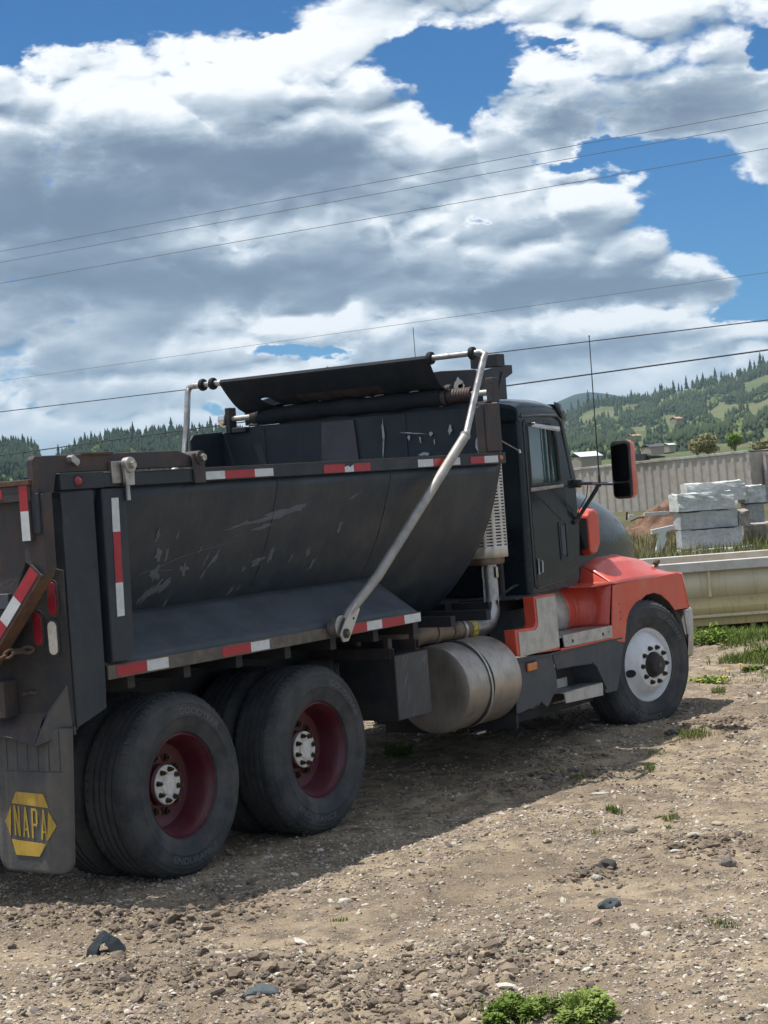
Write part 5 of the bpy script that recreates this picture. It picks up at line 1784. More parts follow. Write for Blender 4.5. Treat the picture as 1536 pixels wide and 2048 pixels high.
# ---- cab
cab = root('cab', (4.9, 0, 1.2), parent=T)
WINDOW = [(4.555, 2.022), (4.550, 2.47), (4.60, 2.485), (4.90, 2.483), (4.965, 2.455), (4.995, 2.36), (5.025, 2.05), (4.99, 2.025)]
DOOR = [(4.530, 1.262), (4.523, 2.49), (4.545, 2.512), (4.915, 2.512), (5.005, 2.490), (5.050, 2.44), (5.062, 2.20), (5.085, 1.85), (5.108, 1.42), (5.098, 1.33), (5.04, 1.285), (4.57, 1.248)]
SIDE = [(4.50, 1.20), (4.495, 2.56), (5.155, 2.53), (5.21, 2.34), (5.29, 2.03), (5.30, 1.62), (5.24, 1.25), (5.15, 1.20)]
for sgn in (-1, 1):
    m = M(); m.plate([SIDE, WINDOW], 'Y', sgn * 1.0, sgn * .955, 'black_cab'); cs = part(m, 'cab_side', cab, bevel=.006)
    m = M(); m.plate([DOOR, WINDOW], 'Y', sgn * 1.017, sgn * 1.0005, 'black_cab'); dr = part(m, 'door', cab, bevel=.004)
    m = M()
    cxd = sum(p[0] for p in DOOR) / len(DOOR); czd = sum(p[1] for p in DOOR) / len(DOOR)
    m.tube([(cxd + (x - cxd) * 1.012, sgn * 1.005, czd + (z - czd) * 1.008) for x, z in DOOR], .0075, 'rubber_seal', 6, closed=True); part(m, 'door_seal', dr)
    m = M(); m.tube([(x, sgn * 1.012, z) for x, z in WINDOW], .012, 'tyre', 8, closed=True)
    m.tube([(4.875, sgn * 1.012, 2.49), (4.885, sgn * 1.012, 2.03)], .012, 'tyre', 8); part(m, 'window_frame', dr)
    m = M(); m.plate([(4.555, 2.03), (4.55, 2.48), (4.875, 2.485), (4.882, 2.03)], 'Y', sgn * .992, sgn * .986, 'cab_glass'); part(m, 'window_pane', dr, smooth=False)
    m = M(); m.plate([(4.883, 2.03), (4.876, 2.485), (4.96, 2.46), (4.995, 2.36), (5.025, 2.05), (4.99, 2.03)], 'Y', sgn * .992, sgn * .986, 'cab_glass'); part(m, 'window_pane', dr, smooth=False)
    m = M(); m.plate([(4.52, 1.975), (5.03, 1.99), (5.04, 2.012), (4.52, 2.003)], 'Y', sgn * 1.030, sgn * 1.0175, 'dull_chrome'); part(m, 'window_sill', dr, bevel=.003)
    # recessed pull at the front of the door
    m = M(); m.plate([[(4.925, 1.43), (4.918, 1.72), (5.048, 1.725), (5.048, 1.435)], [(4.940, 1.445), (4.933, 1.705), (5.033, 1.71), (5.033, 1.45)]], 'Y', sgn * 1.024, sgn * 1.0175, 'black_steel')
    m.plate([(4.955, 1.46), (4.950, 1.69), (5.018, 1.695), (5.018, 1.465)], 'Y', sgn * 1.022, sgn * 1.0175, 'skirt_grey'); part(m, 'grab_pocket', dr, bevel=.003)
    m = M(); m.tube([(4.545, sgn * 1.03, 1.345), (4.595, sgn * 1.035, 1.36), (4.60, sgn * 1.035, 1.44), (4.545, sgn * 1.03, 1.468)], .008, 'dull_chrome', 8, closed=True); m.plate([(4.548, 1.35), (4.59, 1.365), (4.592, 1.435), (4.548, 1.46)], 'Y', sgn * 1.028, sgn * 1.0175, 'interior'); part(m, 'door_handle', dr)
    m = M(); m.tube([(4.60, sgn * 1.02, 2.495), (4.585, sgn * 1.07, 2.49)], .006, 'dull_chrome', 6); m.hexa([(4.56, sgn * 1.05, 2.462), (4.62, sgn * 1.05, 2.466), (4.86, sgn * 1.13, 2.425), (4.80, sgn * 1.15, 2.415), (4.56, sgn * 1.05, 2.475), (4.62, sgn * 1.05, 2.49), (4.86, sgn * 1.13, 2.455), (4.80, sgn * 1.15, 2.435)], 'dull_chrome'); part(m, 'look_down_mirror', dr, bevel=.006)
    # body crease from sill towards the pull
    m = M(); m.tube([(4.62, sgn * 1.0175, 1.93), (4.70, sgn * 1.0178, 1.90), (4.97, sgn * 1.0178, 1.74)], .004, 'black_steel', 5); part(m, 'door_crease', dr)
m = M(); m.box(4.455, 4.4949, -.97, .97, 1.20, 2.60, 'black_cab'); part(m, 'cab_rear_wall', cab, bevel=.01)
m = M()
for sgn in (-1, 1):
    rows = [[(4.50 - .045 * math.cos(a), sgn * (.955 + .045 * math.sin(a)), z) for a in np.linspace(0, math.pi / 2, 8)] for z in (1.20, 2.575)]
    m.grid(rows, 'black_cab')
part(m, 'corner_skin', cab)
m = M()
for y in (-.62, -.2, .25, .66):
    m.box(4.437, 4.4549, y - .03, y + .03, 1.25, 2.5, 'black_steel')
part(m, 'wall_rib', cab, bevel=.006)
# roof: rounded loft
rows = []
for x, zt_, zb_, wd in ((4.452, 2.655, 2.555, .985), (4.458, 2.685, 2.55, .995), (4.50, 2.705, 2.55, 1.0), (4.70, 2.72, 2.54, 1.002), (4.90, 2.715, 2.53, 1.002), (5.02, 2.695, 2.53, 1.0), (5.10, 2.665, 2.53, .995), (5.145, 2.62, 2.53, .985), (5.165, 2.56, 2.53, .975)):
    row = []
    for k in range(41):
        t_ = -1 + 2 * k / 40; s = abs(t_)
        ang_ = t_ * math.pi / 2
        e = .32
        yy = wd * math.copysign(abs(math.sin(ang_)) ** e, ang_); zz = zb_ + (zt_ - zb_) * max(0, math.cos(ang_)) ** e
        zz -= .03 * (abs(yy) / wd) ** 3
        row.append((x, yy, zz))
    rows.append(row)
m = M(); m.grid(rows, 'black_cab'); m.add(rows[0], [tuple(range(41))], 'black_cab'); part(m, 'roof', cab, ang=50)
for sgn in (-1, 1):
    m = M(); m.tube([(4.49, sgn * 1.004, 2.548), (4.8, sgn * 1.012, 2.552), (5.04, sgn * 1.010, 2.545), (5.115, sgn * 1.006, 2.50), (5.17, sgn * 1.002, 2.30), (5.235, sgn * 1.0, 2.05)], .010, 'rubber_seal', 6); part(m, 'drip_rail', cab)
# sun visor over the windshield
m = M()
for sgn in (-1, 1):
    m.add([(5.03, sgn * 1.00, 2.655), (5.13, sgn * 1.00, 2.64), (5.23, sgn * .985, 2.545), (5.215, sgn * .985, 2.50), (5.13, sgn * 1.0, 2.53)], [(0, 1, 2, 3, 4)], 'black_cab')
m.grid([[(5.11, y, 2.665 - .03 * (abs(y)) ** 3) for y in np.linspace(-1, 1, 12)], [(5.20, y, 2.61 - .035 * abs(y) ** 3) for y in np.linspace(-.995, .995, 12)], [(5.235, y, 2.53) for y in np.linspace(-.985, .985, 12)]], 'black_cab')
part(m, 'sun_visor', cab, solid=.008)
# windshield, cowl, dash, seats
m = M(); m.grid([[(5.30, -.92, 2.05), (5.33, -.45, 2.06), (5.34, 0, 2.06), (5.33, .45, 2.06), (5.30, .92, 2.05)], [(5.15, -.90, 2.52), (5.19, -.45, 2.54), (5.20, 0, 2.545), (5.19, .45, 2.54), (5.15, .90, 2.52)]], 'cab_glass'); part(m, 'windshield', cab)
m = M()
for sgn in (-1, 1):
    m.tube([(5.30, sgn * .95, 2.04), (5.155, sgn * .93, 2.53)], .045, 'black_cab', 10)
part(m, 'windshield_post', cab)
m = M(); m.box(5.02, 5.27, -.95, .95, 1.5, 1.98, 'interior'); m.box(4.5, 5.25, -.95, .95, 1.20, 1.26, 'interior'); part(m, 'dashboard', cab, bevel=.01)
for sgn in (-1, 1):
    m = M(); m.box(4.56, 4.98, sgn * .55 - .24, sgn * .55 + .24, 1.45, 1.62, 'interior'); m.hexa([(4.54, sgn * .55 - .22, 1.6), (4.68, sgn * .55 - .22, 1.6), (4.68, sgn * .55 + .22, 1.6), (4.54, sgn * .55 + .22, 1.6), (4.51, sgn * .55 - .20, 1.94), (4.60, sgn * .55 - .20, 1.94), (4.60, sgn * .55 + .20, 1.94), (4.51, sgn * .55 + .20, 1.94)], 'interior'); part(m, 'seat', cab, bevel=.03)
m = M(); m.tube([(4.93 + .07 * math.cos(a), .52 + .22 * math.sin(a), 2.03 + .17 * math.cos(a)) for a in [2 * math.pi * k / 20 for k in range(20)]], .013, 'interior', 8, closed=True); m.tube([(4.93, .52, 2.03), (5.08, .52, 1.85)], .03, 'interior', 8); part(m, 'steering_wheel', cab)
# wire from body corner to cab corner
m = M(); m.tube([(3.72, -1.20, 2.40), (4.05, -1.10, 2.35), (4.47, -.985, 2.285)], .005, 'dull_chrome', 6); m.tube([(4.46, -.98, 2.30), (4.47, -.985, 2.275)], .010, 'chrome', 8); part(m, 'stay_cable', cab)
m = M(); m.tube([(4.15, -.84, 1.13), (4.25, -.86, 1.22), (4.40, -.88, 1.27), (4.55, -.9, 1.29)], .010, 'tyre', 8); part(m, 'air_hose', cab)
m = M(); m.box(3.95, 4.48, -.92, .92, 1.10, 1.19, 'dark_frame'); part(m, 'deck_plate', cab)

# ---- hood
HS = [(5.28, .90, 2.045, 1.15), (5.45, .90, 2.045, 1.15), (5.70, .895, 2.035, 1.15), (5.95, .88, 2.0, 1.14), (6.20, .855, 1.935, 1.12), (6.42, .815, 1.86, 1.10), (6.60, .77, 1.785, 1.06), (6.75, .725, 1.70, 1.0), (6.86, .685, 1.605, .95), (6.93, .65, 1.50, .9), (6.965, .62, 1.40, .88), (6.975, .61, 1.28, .88), (6.975, .61, .90, .88)]
rows = []
for x, wd, zt_, zb_ in HS:
    row = []
    zm = min(zt_ - .12, 1.32)
    for k in range(49):
        ang_ = -math.pi / 2 + math.pi * k / 48
        e = .52
        c_ = max(0, math.cos(ang_)); s_ = math.sin(ang_)
        yy = wd * math.copysign(abs(s_) ** e, s_); zz = zm + (zt_ - zm) * c_ ** e
        row.append((x, yy, zz))
    row = [(x, -wd * 1.015, zb_)] + row + [(x, wd * 1.015, zb_)]
    rows.append(row)
m = M(); m.grid(rows, 'black_cab'); hood = part(m, 'hood', ang=50)
m = M(); m.box(6.965, 6.985, -.50, .50, .92, 1.42, 'dull_chrome'); part(m, 'grille', hood, bevel=.01)
for k in range(9):
    m = M(); m.box(6.9855, 6.995, -.46 + k * .11, -.42 + k * .11, .96, 1.38, 'interior'); part(m, 'grille_slot', hood)
m = M(); m.box(5.245, 5.285, -.93, .93, 1.22, 2.03, 'interior'); part(m, 'firewall', hood)
# chrome sliver on nose corner, small cleat on hood
m = M(); m.tube([(6.62, -.755, 1.66), (6.62, -.765, 1.73)], .008, 'dark_frame', 6); part(m, 'hood_peg', hood)
m = M(); m.tube([(6.905, -.60, 1.50), (6.925, -.595, 1.38), (6.925, -.60, 1.30)], .010, 'dull_chrome', 8); part(m, 'nose_trim', hood)
for sgn in (-1, 1):
    m = M()
    # orange air-intake scoop
    loopo = [(5.66, 1.44), (5.655, 1.75), (5.70, 1.795), (5.80, 1.812), (5.90, 1.775), (5.915, 1.72), (5.90, 1.50), (5.80, 1.425), (5.70, 1.415)]
    lo = [(x - .185, sgn * .985, z) for x, z in [(5.67, 1.46), (5.665, 1.74), (5.705, 1.78), (5.79, 1.79), (5.85, 1.76), (5.86, 1.71), (5.85, 1.51), (5.79, 1.445), (5.71, 1.435)]]
    li = [(x - .13, sgn * .82, z) for x, z in loopo]
    n = len(lo)
    m.add(lo + li, [tuple(range(n))] + [(i, (i + 1) % n, (i + 1) % n + n, i + n) for i in range(n)], 'orange_paint')
    sc_ = part(m, 'air_intake', hood, bevel=.014)
    m = M(); m.hexa([(5.470, sgn * .972, 1.485), (5.60, sgn * .972, 1.50), (5.60, sgn * .83, 1.48), (5.495, sgn * .83, 1.47), (5.466, sgn * .972, 1.725), (5.60, sgn * .972, 1.70), (5.60, sgn * .83, 1.72), (5.490, sgn * .83, 1.735)], 'interior'); part(m, 'intake_mouth', sc_, smooth=False)

# ---- orange front fenders (side skin, top, rear face) with step wells
ARCH = [(5.55, .72), (5.570, .785), (5.659, .875), (5.744, .955), (5.875, 1.025), (5.992, 1.060), (6.142, 1.066), (6.269, 1.035), (6.393, .972), (6.462, .922), (6.506, .890)]
for sgn in (-1, 1):
    yo = sgn * 1.20
    m = M()
    m.plate([(5.325, .765), (5.41, 1.185)] + [(x, 1.193 + .004 * math.sin(x * 3)) for x in np.linspace(5.55, 6.6, 8)] + [(6.672, 1.178), (6.70, 1.10), (6.775, .885)] + list(reversed(ARCH)) + [(5.46, .735)], 'Y', yo, yo - sgn * .012, 'orange_paint')
    fd = part(m, 'fender', bevel=.004)
    # top skin from hood flank to outer edge
    rows = []
    for x in np.linspace(0, 1, 26):
        xo = 5.41 + (6.672 - 5.41) * x; xi = 5.50 + (6.93 - 5.50) * x
        hw = float(np.interp(xi, [h[0] for h in HS], [h[1] for h in HS])) - .03
        zi = float(np.interp(x, [0, .15, .45, .7, .85, 1], [1.345, 1.395, 1.40, 1.35, 1.29, 1.215])); zo = 1.195 - .015 * x
        row = []
        for t_ in np.linspace(0, 1, 12):
            X = xi + (xo - xi) * t_; Y = hw + (1.20 - hw) * t_
            bulge = (.035 * math.sin(t_ * math.pi) * (1 - .6 * x) + .02 * math.exp(-((t_ - .45) / .12) ** 2)) * min(1, x * 5) * min(1, (1 - x) * 6)
            Z = zi + (zo - zi) * (t_ ** 1.25) + bulge
            if t_ > .93:
                Z -= .0
            row.append((X, sgn * Y, Z))
        rows.append(row)
    m = M(); m.grid(rows, 'orange_paint')
    # front wrap
    fr = []
    for t_ in np.linspace(0, 1, 12):
        a = t_ * math.pi / 2
        fr.append((6.672 + .28 * math.sin(a), sgn * (1.20 - .62 * (1 - math.cos(a)) - .05 * t_)))
    top = [(fx_, fy_, 1.178 + .03 * t_) for (fx_, fy_), t_ in zip(fr, np.linspace(0, 1, 12))]
    bot = [(fx_ + .10, fy_, .885) for (fx_, fy_) in fr]
    midr = [(fx_ + .04, fy_, 1.06) for (fx_, fy_) in fr]
    m.grid([top, midr, bot], 'orange_paint')
    part(m, 'fender_top', fd, solid=.006, ang=40)
    # triangular rear facet under the hood edge and the rear face of the fender
    m = M()
    m.add([(5.48, sgn * .88, 1.352), (5.41, sgn * 1.20, 1.193), (5.40, sgn * .88, 1.20)], [(0, 1, 2)], 'orange_paint')
    m.add([(5.48, sgn * .88, 1.352), (5.40, sgn * .88, 1.20), (5.28, sgn * .88, 1.20), (5.30, sgn * .88, 1.36)], [(0, 1, 2, 3)], 'orange_paint')
    part(m, 'rear_facet', fd, solid=.004, smooth=False)
    # inner wheel well
    m = M()
    arch2 = [(5.35, .50)] + [(x, z + .006) for x, z in ARCH] + [(6.60, .78), (6.66, .55)]
    m.grid([[(x, sgn * 1.185, z) for x, z in arch2], [(x, sgn * .70, z + .02) for x, z in arch2]], 'interior'); m.grid([[(x, sgn * .70, z) for x, z in arch2], [(x, sgn * .70, 1.3) for x, z in arch2]], 'interior'); part(m, 'wheel_well', fd, solid=.004)
    # two little rusty posts on top
    for (x, y) in ((6.50, 1.05), (6.64, 1.00)):
        zz = 1.240 if x < 6.6 else 1.245
        m = M(); m.box(x - .03, x + .03, sgn * y - .012, sgn * y + .012, zz - .02, zz + .012, 'dull_chrome'); m.tube([(x, sgn * y, zz), (x + .01, sgn * y, zz + .045)], .012, 'nut_steel', 8); m.tube([(x + .01, sgn * y - .018, zz + .048), (x + .01, sgn * y + .018, zz + .048)], .015, 'nut_steel', 8); part(m, 'latch_post', fd)
    for (x, z) in ((5.50, 1.03), (5.505, .965), (5.50, .915)):
        m = M(); m.tube([(x, sgn * 1.199, z), (x, sgn * 1.2025, z)], .006, 'interior', 8); part(m, 'rivet', fd)
    # step well: curved back wall, half bright metal, half orange
    def wall(x0, x1, mt_, nx=8, bulge=0):
        rows = []
        for z_, yy in ((1.215, .865), (1.17, .905), (1.12, .940), (1.06, .962), (1.0, .968), (.95, .962), (.90, .945), (.875, .93)):
            rows.append([(x, sgn * yy, z_) for x in np.linspace(x0, x1 , nx)])
        m = M(); m.grid(rows, mt_); return m
    stp = None
    m = wall(4.47, 5.085, 'aluminium_plate'); sw = part(m, 'step_well', solid=.004)
    m = wall(5.0855, 5.20, 'orange_paint'); part(m, 'well_wall', sw, solid=.004)
    rows = []
    for t_ in np.linspace(0, 1, 10):
        a = t_ * math.pi / 2
        X = 5.20 + .12 * math.sin(a); dy = .12 * (1 - math.cos(a))
        rows.append([(X + (0.085 * (z_ - .875) / .34) * t_, sgn * (yy + dy + (.0 if t_ < 1 else .0)), z_) for z_, yy in ((1.215, .865), (1.17, .905), (1.12, .940), (1.06, .962), (1.0, .968), (.95, .962), (.90, .945), (.875, .93))])
    rows.append([(5.322 + .085 * (z_ - .875) / .34, sgn * 1.188, z_) for z_ in (1.215, 1.17, 1.12, 1.06, 1.0, .95, .90, .875)])
    m = M(); m.grid(rows, 'orange_paint'); part(m, 'well_corner', sw, solid=.004)
    m = M(); m.box(5.05, 5.42, *sorted((sgn * .86, sgn * 1.199)), 1.198, 1.2105, 'orange_paint')
    part(m, 'well_lip', sw, bevel=.003)
    m = M(); m.box(4.48, 5.325, *sorted((sgn * .93, sgn * 1.20)), .862, .876, 'tread_plate'); part(m, 'step_tread', sw, bevel=.002)
    m = M(); m.plate([(4.53, .79), (4.515, .882), (5.322, .878), (5.318, .785)], 'Y', sgn * 1.212, sgn * 1.2015, 'aluminium_plate'); 
    for x in (4.66, 5.16):
        m.tube([(x, sgn * 1.212, .825), (x, sgn * 1.214, .825)], .014, 'interior', 10)
    for x in (4.57, 4.90, 5.26):
        m.tube([(x, sgn * 1.212, .832), (x, sgn * 1.2165, .832)], .009, 'dull_chrome', 8)
    part(m, 'step_face', sw, bevel=.002)
    # L-shaped side box with bright plate
    Lo = [(3.84, .80), (3.835, .990), (4.11, .983), (4.142, 1.0), (4.15, 1.03), (4.142, 1.203), (4.46, 1.203), (4.478, 1.185), (4.482, .775)]
    Li = [(3.875, .79), (3.872, .968), (4.13, .962), (4.163, .985), (4.172, 1.02), (4.165, 1.188), (4.452, 1.186), (4.462, 1.175), (4.472, .80)]
    m = M(); m.plate(Lo, 'Y', sgn * 1.195, sgn * 1.10, 'orange_paint'); sb = part(m, 'side_box', bevel=.006)
    m = M(); m.plate(Li, 'Y', sgn * 1.202, sgn * 1.1955, 'aluminium_plate'); part(m, 'cover_plate', sb, bevel=.002)
    m = M(); m.box(4.06, 4.46, *sorted((sgn * .60, sgn * 1.09)), 1.19, 1.20, 'dark_frame'); m.box(3.86, 4.46, *sorted((sgn * .58, sgn * .60)), .60, 1.19, 'interior'); m.box(4.465, 4.48, *sorted((sgn * .60, sgn * 1.09)), .80, 1.20, 'aluminium_plate'); part(m, 'box_deck', sb)
    m = M(); m.box(4.484, 5.33, *sorted((sgn * 1.203, sgn * 1.16)), .768, .786, 'orange_paint'); part(m, 'lower_trim', sb, bevel=.003)
    # grey lower skirt in two pieces, the rear one torn along its lower edge
    S1 = [(3.835, .788), (3.80, .60), (3.776, .396), (3.80, .388), (3.888, .394), (3.95, .402), (4.0, .398), (4.06, .412), (4.105, .405), (4.125, .418), (4.146, .430), (4.18, .405), (4.230, .380), (4.262, .392), (4.286, .412), (4.33, .45), (4.38, .475), (4.405, .478), (4.40, .62), (4.372, .70), (4.355, .765)]
    m = M(); m.plate(S1, 'Y', sgn * 1.193, sgn * 1.183, 'skirt_grey'); s1 = part(m, 'side_skirt', bevel=.002)
    S2 = [(4.360, .770), (4.378, .70), (4.412, .638), (4.70, .632), (5.010, .614), (5.08, .50), (5.150, .402), (5.17, .360), (5.36, .358), (5.45, .50), (5.535, .735), (5.33, .770)]
    m = M(); m.plate(S2, 'Y', sgn * 1.197, sgn * 1.185, 'skirt_grey'); s2 = part(m, 'side_skirt', bevel=.004)
    m = M(); m.box(3.84, 5.50, *sorted((sgn * 1.205, sgn * 1.19)), .752, .766, 'skirt_grey'); part(m, 'skirt_ridge', s2, bevel=.004)
    # recessed pocket round the lower step
    m = M()
    loop = [(4.412, .638), (4.70, .632), (5.010, .614), (5.08, .50), (5.150, .402), (5.13, .35)]
    m.grid([[(x, sgn * 1.196, z) for x, z in loop], [(x - .05 * (i > 1), sgn * 1.02, z - .02) for i, (x, z) in enumerate(loop)]], 'skirt_grey')
    m.add([(4.38, sgn * 1.02, .64), (5.0, sgn * 1.02, .60), (5.10, sgn * 1.02, .36), (4.38, sgn * 1.02, .36)], [(0, 1, 2, 3)], 'interior'); part(m, 'step_pocket', s2, solid=.004, smooth=False)
    m = M(); m.tube([(4.98, sgn * 1.199, .618), (5.02, sgn * 1.203, .600), (5.09, sgn * 1.203, .50), (5.165, sgn * 1.203, .40)], .010, 'skirt_grey', 8); part(m, 'pocket_edge', s2)
    m = M()
    m.box(4.455, 5.09, *sorted((sgn * 1.205, sgn * 1.03)), .447, .456, 'tread_plate')
    m.plate([(4.465, .452), (4.60, .453), (4.80, .458), (5.0, .452), (5.085, .455), (5.092, .43), (5.084, .357), (4.90, .362), (4.485, .374)], 'Y', sgn * 1.214, sgn * 1.2055, 'aluminium_plate')
    m.box(4.42, 4.85, *sorted((sgn * 1.035, sgn * 1.028)), .46, .53, 'aluminium_plate')
    m.plate([(5.09, .45), (5.12, .45), (5.11, .36), (5.09, .36)], 'Y', sgn * 1.20, sgn * 1.10, 'dull_chrome')
    part(m, 'lower_step', s2, bevel=.003)
    m = M(); m.box(3.955, 4.095, *sorted((sgn * 1.213, sgn * 1.1935)), .672, .732, 'lens_amber'); part(m, 'marker_lamp', s1, bevel=.008)
    m = M(); m.box(3.945, 4.105, *sorted((sgn * 1.1975, sgn * 1.1935)), .735, .741, 'interior'); part(m, 'lamp_surround', s1)
    m = M(); m.plate([(3.86, .36), (5.28, .33), (5.28, .29), (4.4, .285), (3.9, .28)], 'Y', sgn * 1.02, sgn * 1.0, 'dark_frame'); m.box(3.80, 3.83, *sorted((sgn * .62, sgn * 1.17)), .28, .79, 'dark_frame'); part(m, 'lower_apron', s1)
    # black flap behind the bumper end
    m = M(); m.plate([(6.49, .90), (6.60, .905), (6.70, .79), (6.80, .56), (6.79, .50), (6.74, .47), (6.60, .72)], 'Y', sgn * 1.16, sgn * 1.10, 'interior'); part(m, 'splash_guard', fd)
# bumper
m = M()
prof = []
path = [(6.66, -1.165), (6.76, -1.175), (6.88, -1.165), (6.97, -1.11), (7.03, -1.0), (7.08, -.6), (7.10, 0), (7.08, .6), (7.03, 1.0), (6.97, 1.11), (6.88, 1.165), (6.76, 1.175), (6.66, 1.165)]
rows = []
for (x, y) in path:
    ed = 1 if abs(y) > 1.1 else 0
    x0 = x
    rows.append([(x0 + (.07 if x < 6.7 else 0), y, .872), (x0 + .02 + (.05 if x < 6.7 else 0), y * 1.004, .855), (x0 + (.10 if x < 6.7 else .01), y * 1.004, .66), (x0 + (.15 if x < 6.7 else -.01), y * 1.0, .49), (x0 + (.15 if x < 6.7 else -.04), y * .99, .47)])
m.grid(rows, 'aluminium_plate'); part(m, 'bumper', solid=.010, ang=40)
m = M(); m.box(6.80, 6.96, -1.0, 1.0, .50, .85, 'dark_frame'); part(m, 'bumper_beam')

# ---- mirrors, brackets, aerials
for sgn in (-1, 1):
    e = root('mirror', (5.24, sgn * 1.45, 2.0), parent=T)
    m = M()
    oy, oz, hw, hh = sgn * 1.455, 2.092, .080, .222
    def rr(cx, cz, hw, hh, r, n=6):
        p = []
        for q, (sx, sz) in enumerate(((1, 1), (-1, 1), (-1, -1), (1, -1))):
            for k in range(n + 1):
                a = math.pi / 2 * (q + k / n)
                p.append((cx + sx * (hw - r) + r * math.cos(a), cz + sz * (hh - r) + r * math.sin(a)))
        return p
    def ring(x, g):
        return [(x, y, z) for y, z in rr(oy, oz, hw * g, hh * g, .038 * g)]
    R0 = [ring(5.195, 1.0), ring(5.215, 1.02), ring(5.26, 1.02), ring(5.295, .97), ring(5.318, .86), ring(5.328, .6)]
    m.grid([R0[0], R0[1]], 'tyre', closed=True); m.grid(R0[1:], 'orange_paint', closed=True); m.add(R0[-1], [tuple(range(len(R0[-1])))], 'orange_paint'); sh = part(m, 'mirror_shell', e, ang=50)
    m = M()
    m.plate([(y, z) for y, z in rr(oy, oz, hw * .99, hh * .99, .037)], 'X', 5.197, 5.192, 'tyre'); part(m, 'mirror_bezel', e)
    m = M(); m.plate([(y, z) for y, z in rr(oy, oz + .055, hw * .88, hh * .66, .028)], 'X', 5.191, 5.187, 'mirror_black'); part(m, 'mirror_glass', e, smooth=False)
    m = M(); m.plate([(y, z) for y, z in rr(oy, oz - .155, hw * .88, hh * .24, .02)], 'X', 5.191, 5.186, 'mirror_black'); part(m, 'convex_glass', e, bevel=.004)
    m = M(); m.tube([(5.27, sgn * 1.0, 2.005), (5.25, sgn * 1.12, 2.002), (5.245, sgn * 1.40, 1.985)], .014, 'chrome', 10); m.tube([(5.28, sgn * .99, 2.01), (5.27, sgn * 1.05, 2.005)], .032, 'tyre', 12); part(m, 'mirror_arm', e)
    m = M(); m.tube([(5.255, sgn * 1.005, 1.72), (5.25, sgn * 1.10, 1.83), (5.245, sgn * 1.20, 1.95), (5.245, sgn * 1.22, 1.995)], [.016, .015, .017, .018], 'tyre', 10); m.tube([(5.20, sgn * 1.003, 1.705), (5.26, sgn * 1.015, 1.72)], .018, 'tyre', 8); part(m, 'mirror_strut', e)
    m = M(); m.tube([(5.245, sgn * 1.13, 1.99), (5.25, sgn * 1.11, 1.90), (5.26, sgn * 1.03, 1.80), (5.24, sgn * 1.005, 1.70)], .004, 'tyre', 6); part(m, 'mirror_cable', e)
    m = M(); m.tube([(5.245, sgn * 1.235, 1.97), (5.245, sgn * 1.235, 2.06)], .011, 'tyre', 8)
    m.tube([(5.245, sgn * 1.235, 2.06), (5.235, sgn * 1.24, 2.6), (5.22, sgn * 1.25, 3.14)], [.006, .0045, .0035] if sgn < 0 else [.004, .003, .0025], 'tyre', 6)
    m.tube([(5.22, sgn * 1.25, 3.14), (5.22, sgn * 1.25, 3.152)], .006, 'tyre', 6); part(m, 'aerial', e)
m = M(); m.tube([(6.712, 1.30, 1.1), (6.705, 1.30, 2.3), (6.699, 1.30, 3.53)], [.006, .004, .003], 'tyre', 6); part(m, 'whip_aerial')

# ================================================================== small things on the ground
def rock_mat(nm, stops, bump=.5):
    mt = bpy.data.materials.new(nm); mt.use_nodes = True
    t = NT(mt.node_tree); b = t.n['Principled BSDF']
    rnd = t.new('ShaderNodeObjectInfo').outputs['Random']
    co = t.new('ShaderNodeTexCoord').outputs['Object']
    rp = t.new('ShaderNodeValToRGB', {0: rnd}); rp.color_ramp.interpolation = 'CONSTANT'
    for i, (p, c) in enumerate(stops):
        e = rp.color_ramp.elements[i] if i < 2 else rp.color_ramp.elements.new(p)
        e.position = p; e.color = c + (1,)
    c = t.mix(t.ss(t.noise(co, 3, 4, .6), .4, .65, 0, .4), rp.outputs[0], (.20, .16, .12, 1))
    t.put(b.inputs['Base Color'], c); b.inputs['Roughness'].default_value = .85; b.inputs['Specular IOR Level'].default_value = .25
    MAT[nm] = mt


rock_mat('pebble', [(0, (.36, .30, .22)), (.18, (.50, .45, .36)), (.32, (.24, .21, .185)), (.44, (.42, .34, .27)), (.58, (.30, .245, .18)), (.70, (.62, .58, .50)), (.82, (.17, .15, .145)), (.90, (.42, .31, .26))])
rock_mat('clod', [(0, (.215, .170, .125)), (.35, (.165, .130, .100)), (.65, (.26, .205, .150)), (.85, (.13, .105, .088))])


def rock_bm(seed, sub=1, rough=.35, flat=.7):
    bm = bmesh.new(); bmesh.ops.create_icosphere(bm, subdivisions=sub, radius=1)
    for v in bm.verts:
        p = v.co.copy()
        k = 1 + rough * mn.fractal(p * 1.1 + Vector((seed * 7.1, seed * 3.3, 0)), 1, 2, 3) + rough * .3 * mn.noise(p * 3 + Vector((seed, 0, 0)))
        v.co = Vector((p.x * k * (1 + .25 * math.sin(seed)), p.y * k, p.z * k * flat))
    return bm


def rock_obj(name, seed, mat, sub=1, rough=.35, flat=.7, smooth=True):
    bm = rock_bm(seed, sub, rough, flat); me = bpy.data.meshes.new(name); bm.to_mesh(me); bm.free(); me.materials.append(MAT[mat])
    if smooth:
        me.polygons.foreach_set('use_smooth', [True] * len(me.polygons)); me.set_sharp_from_angle(angle=rad(45))
    return me


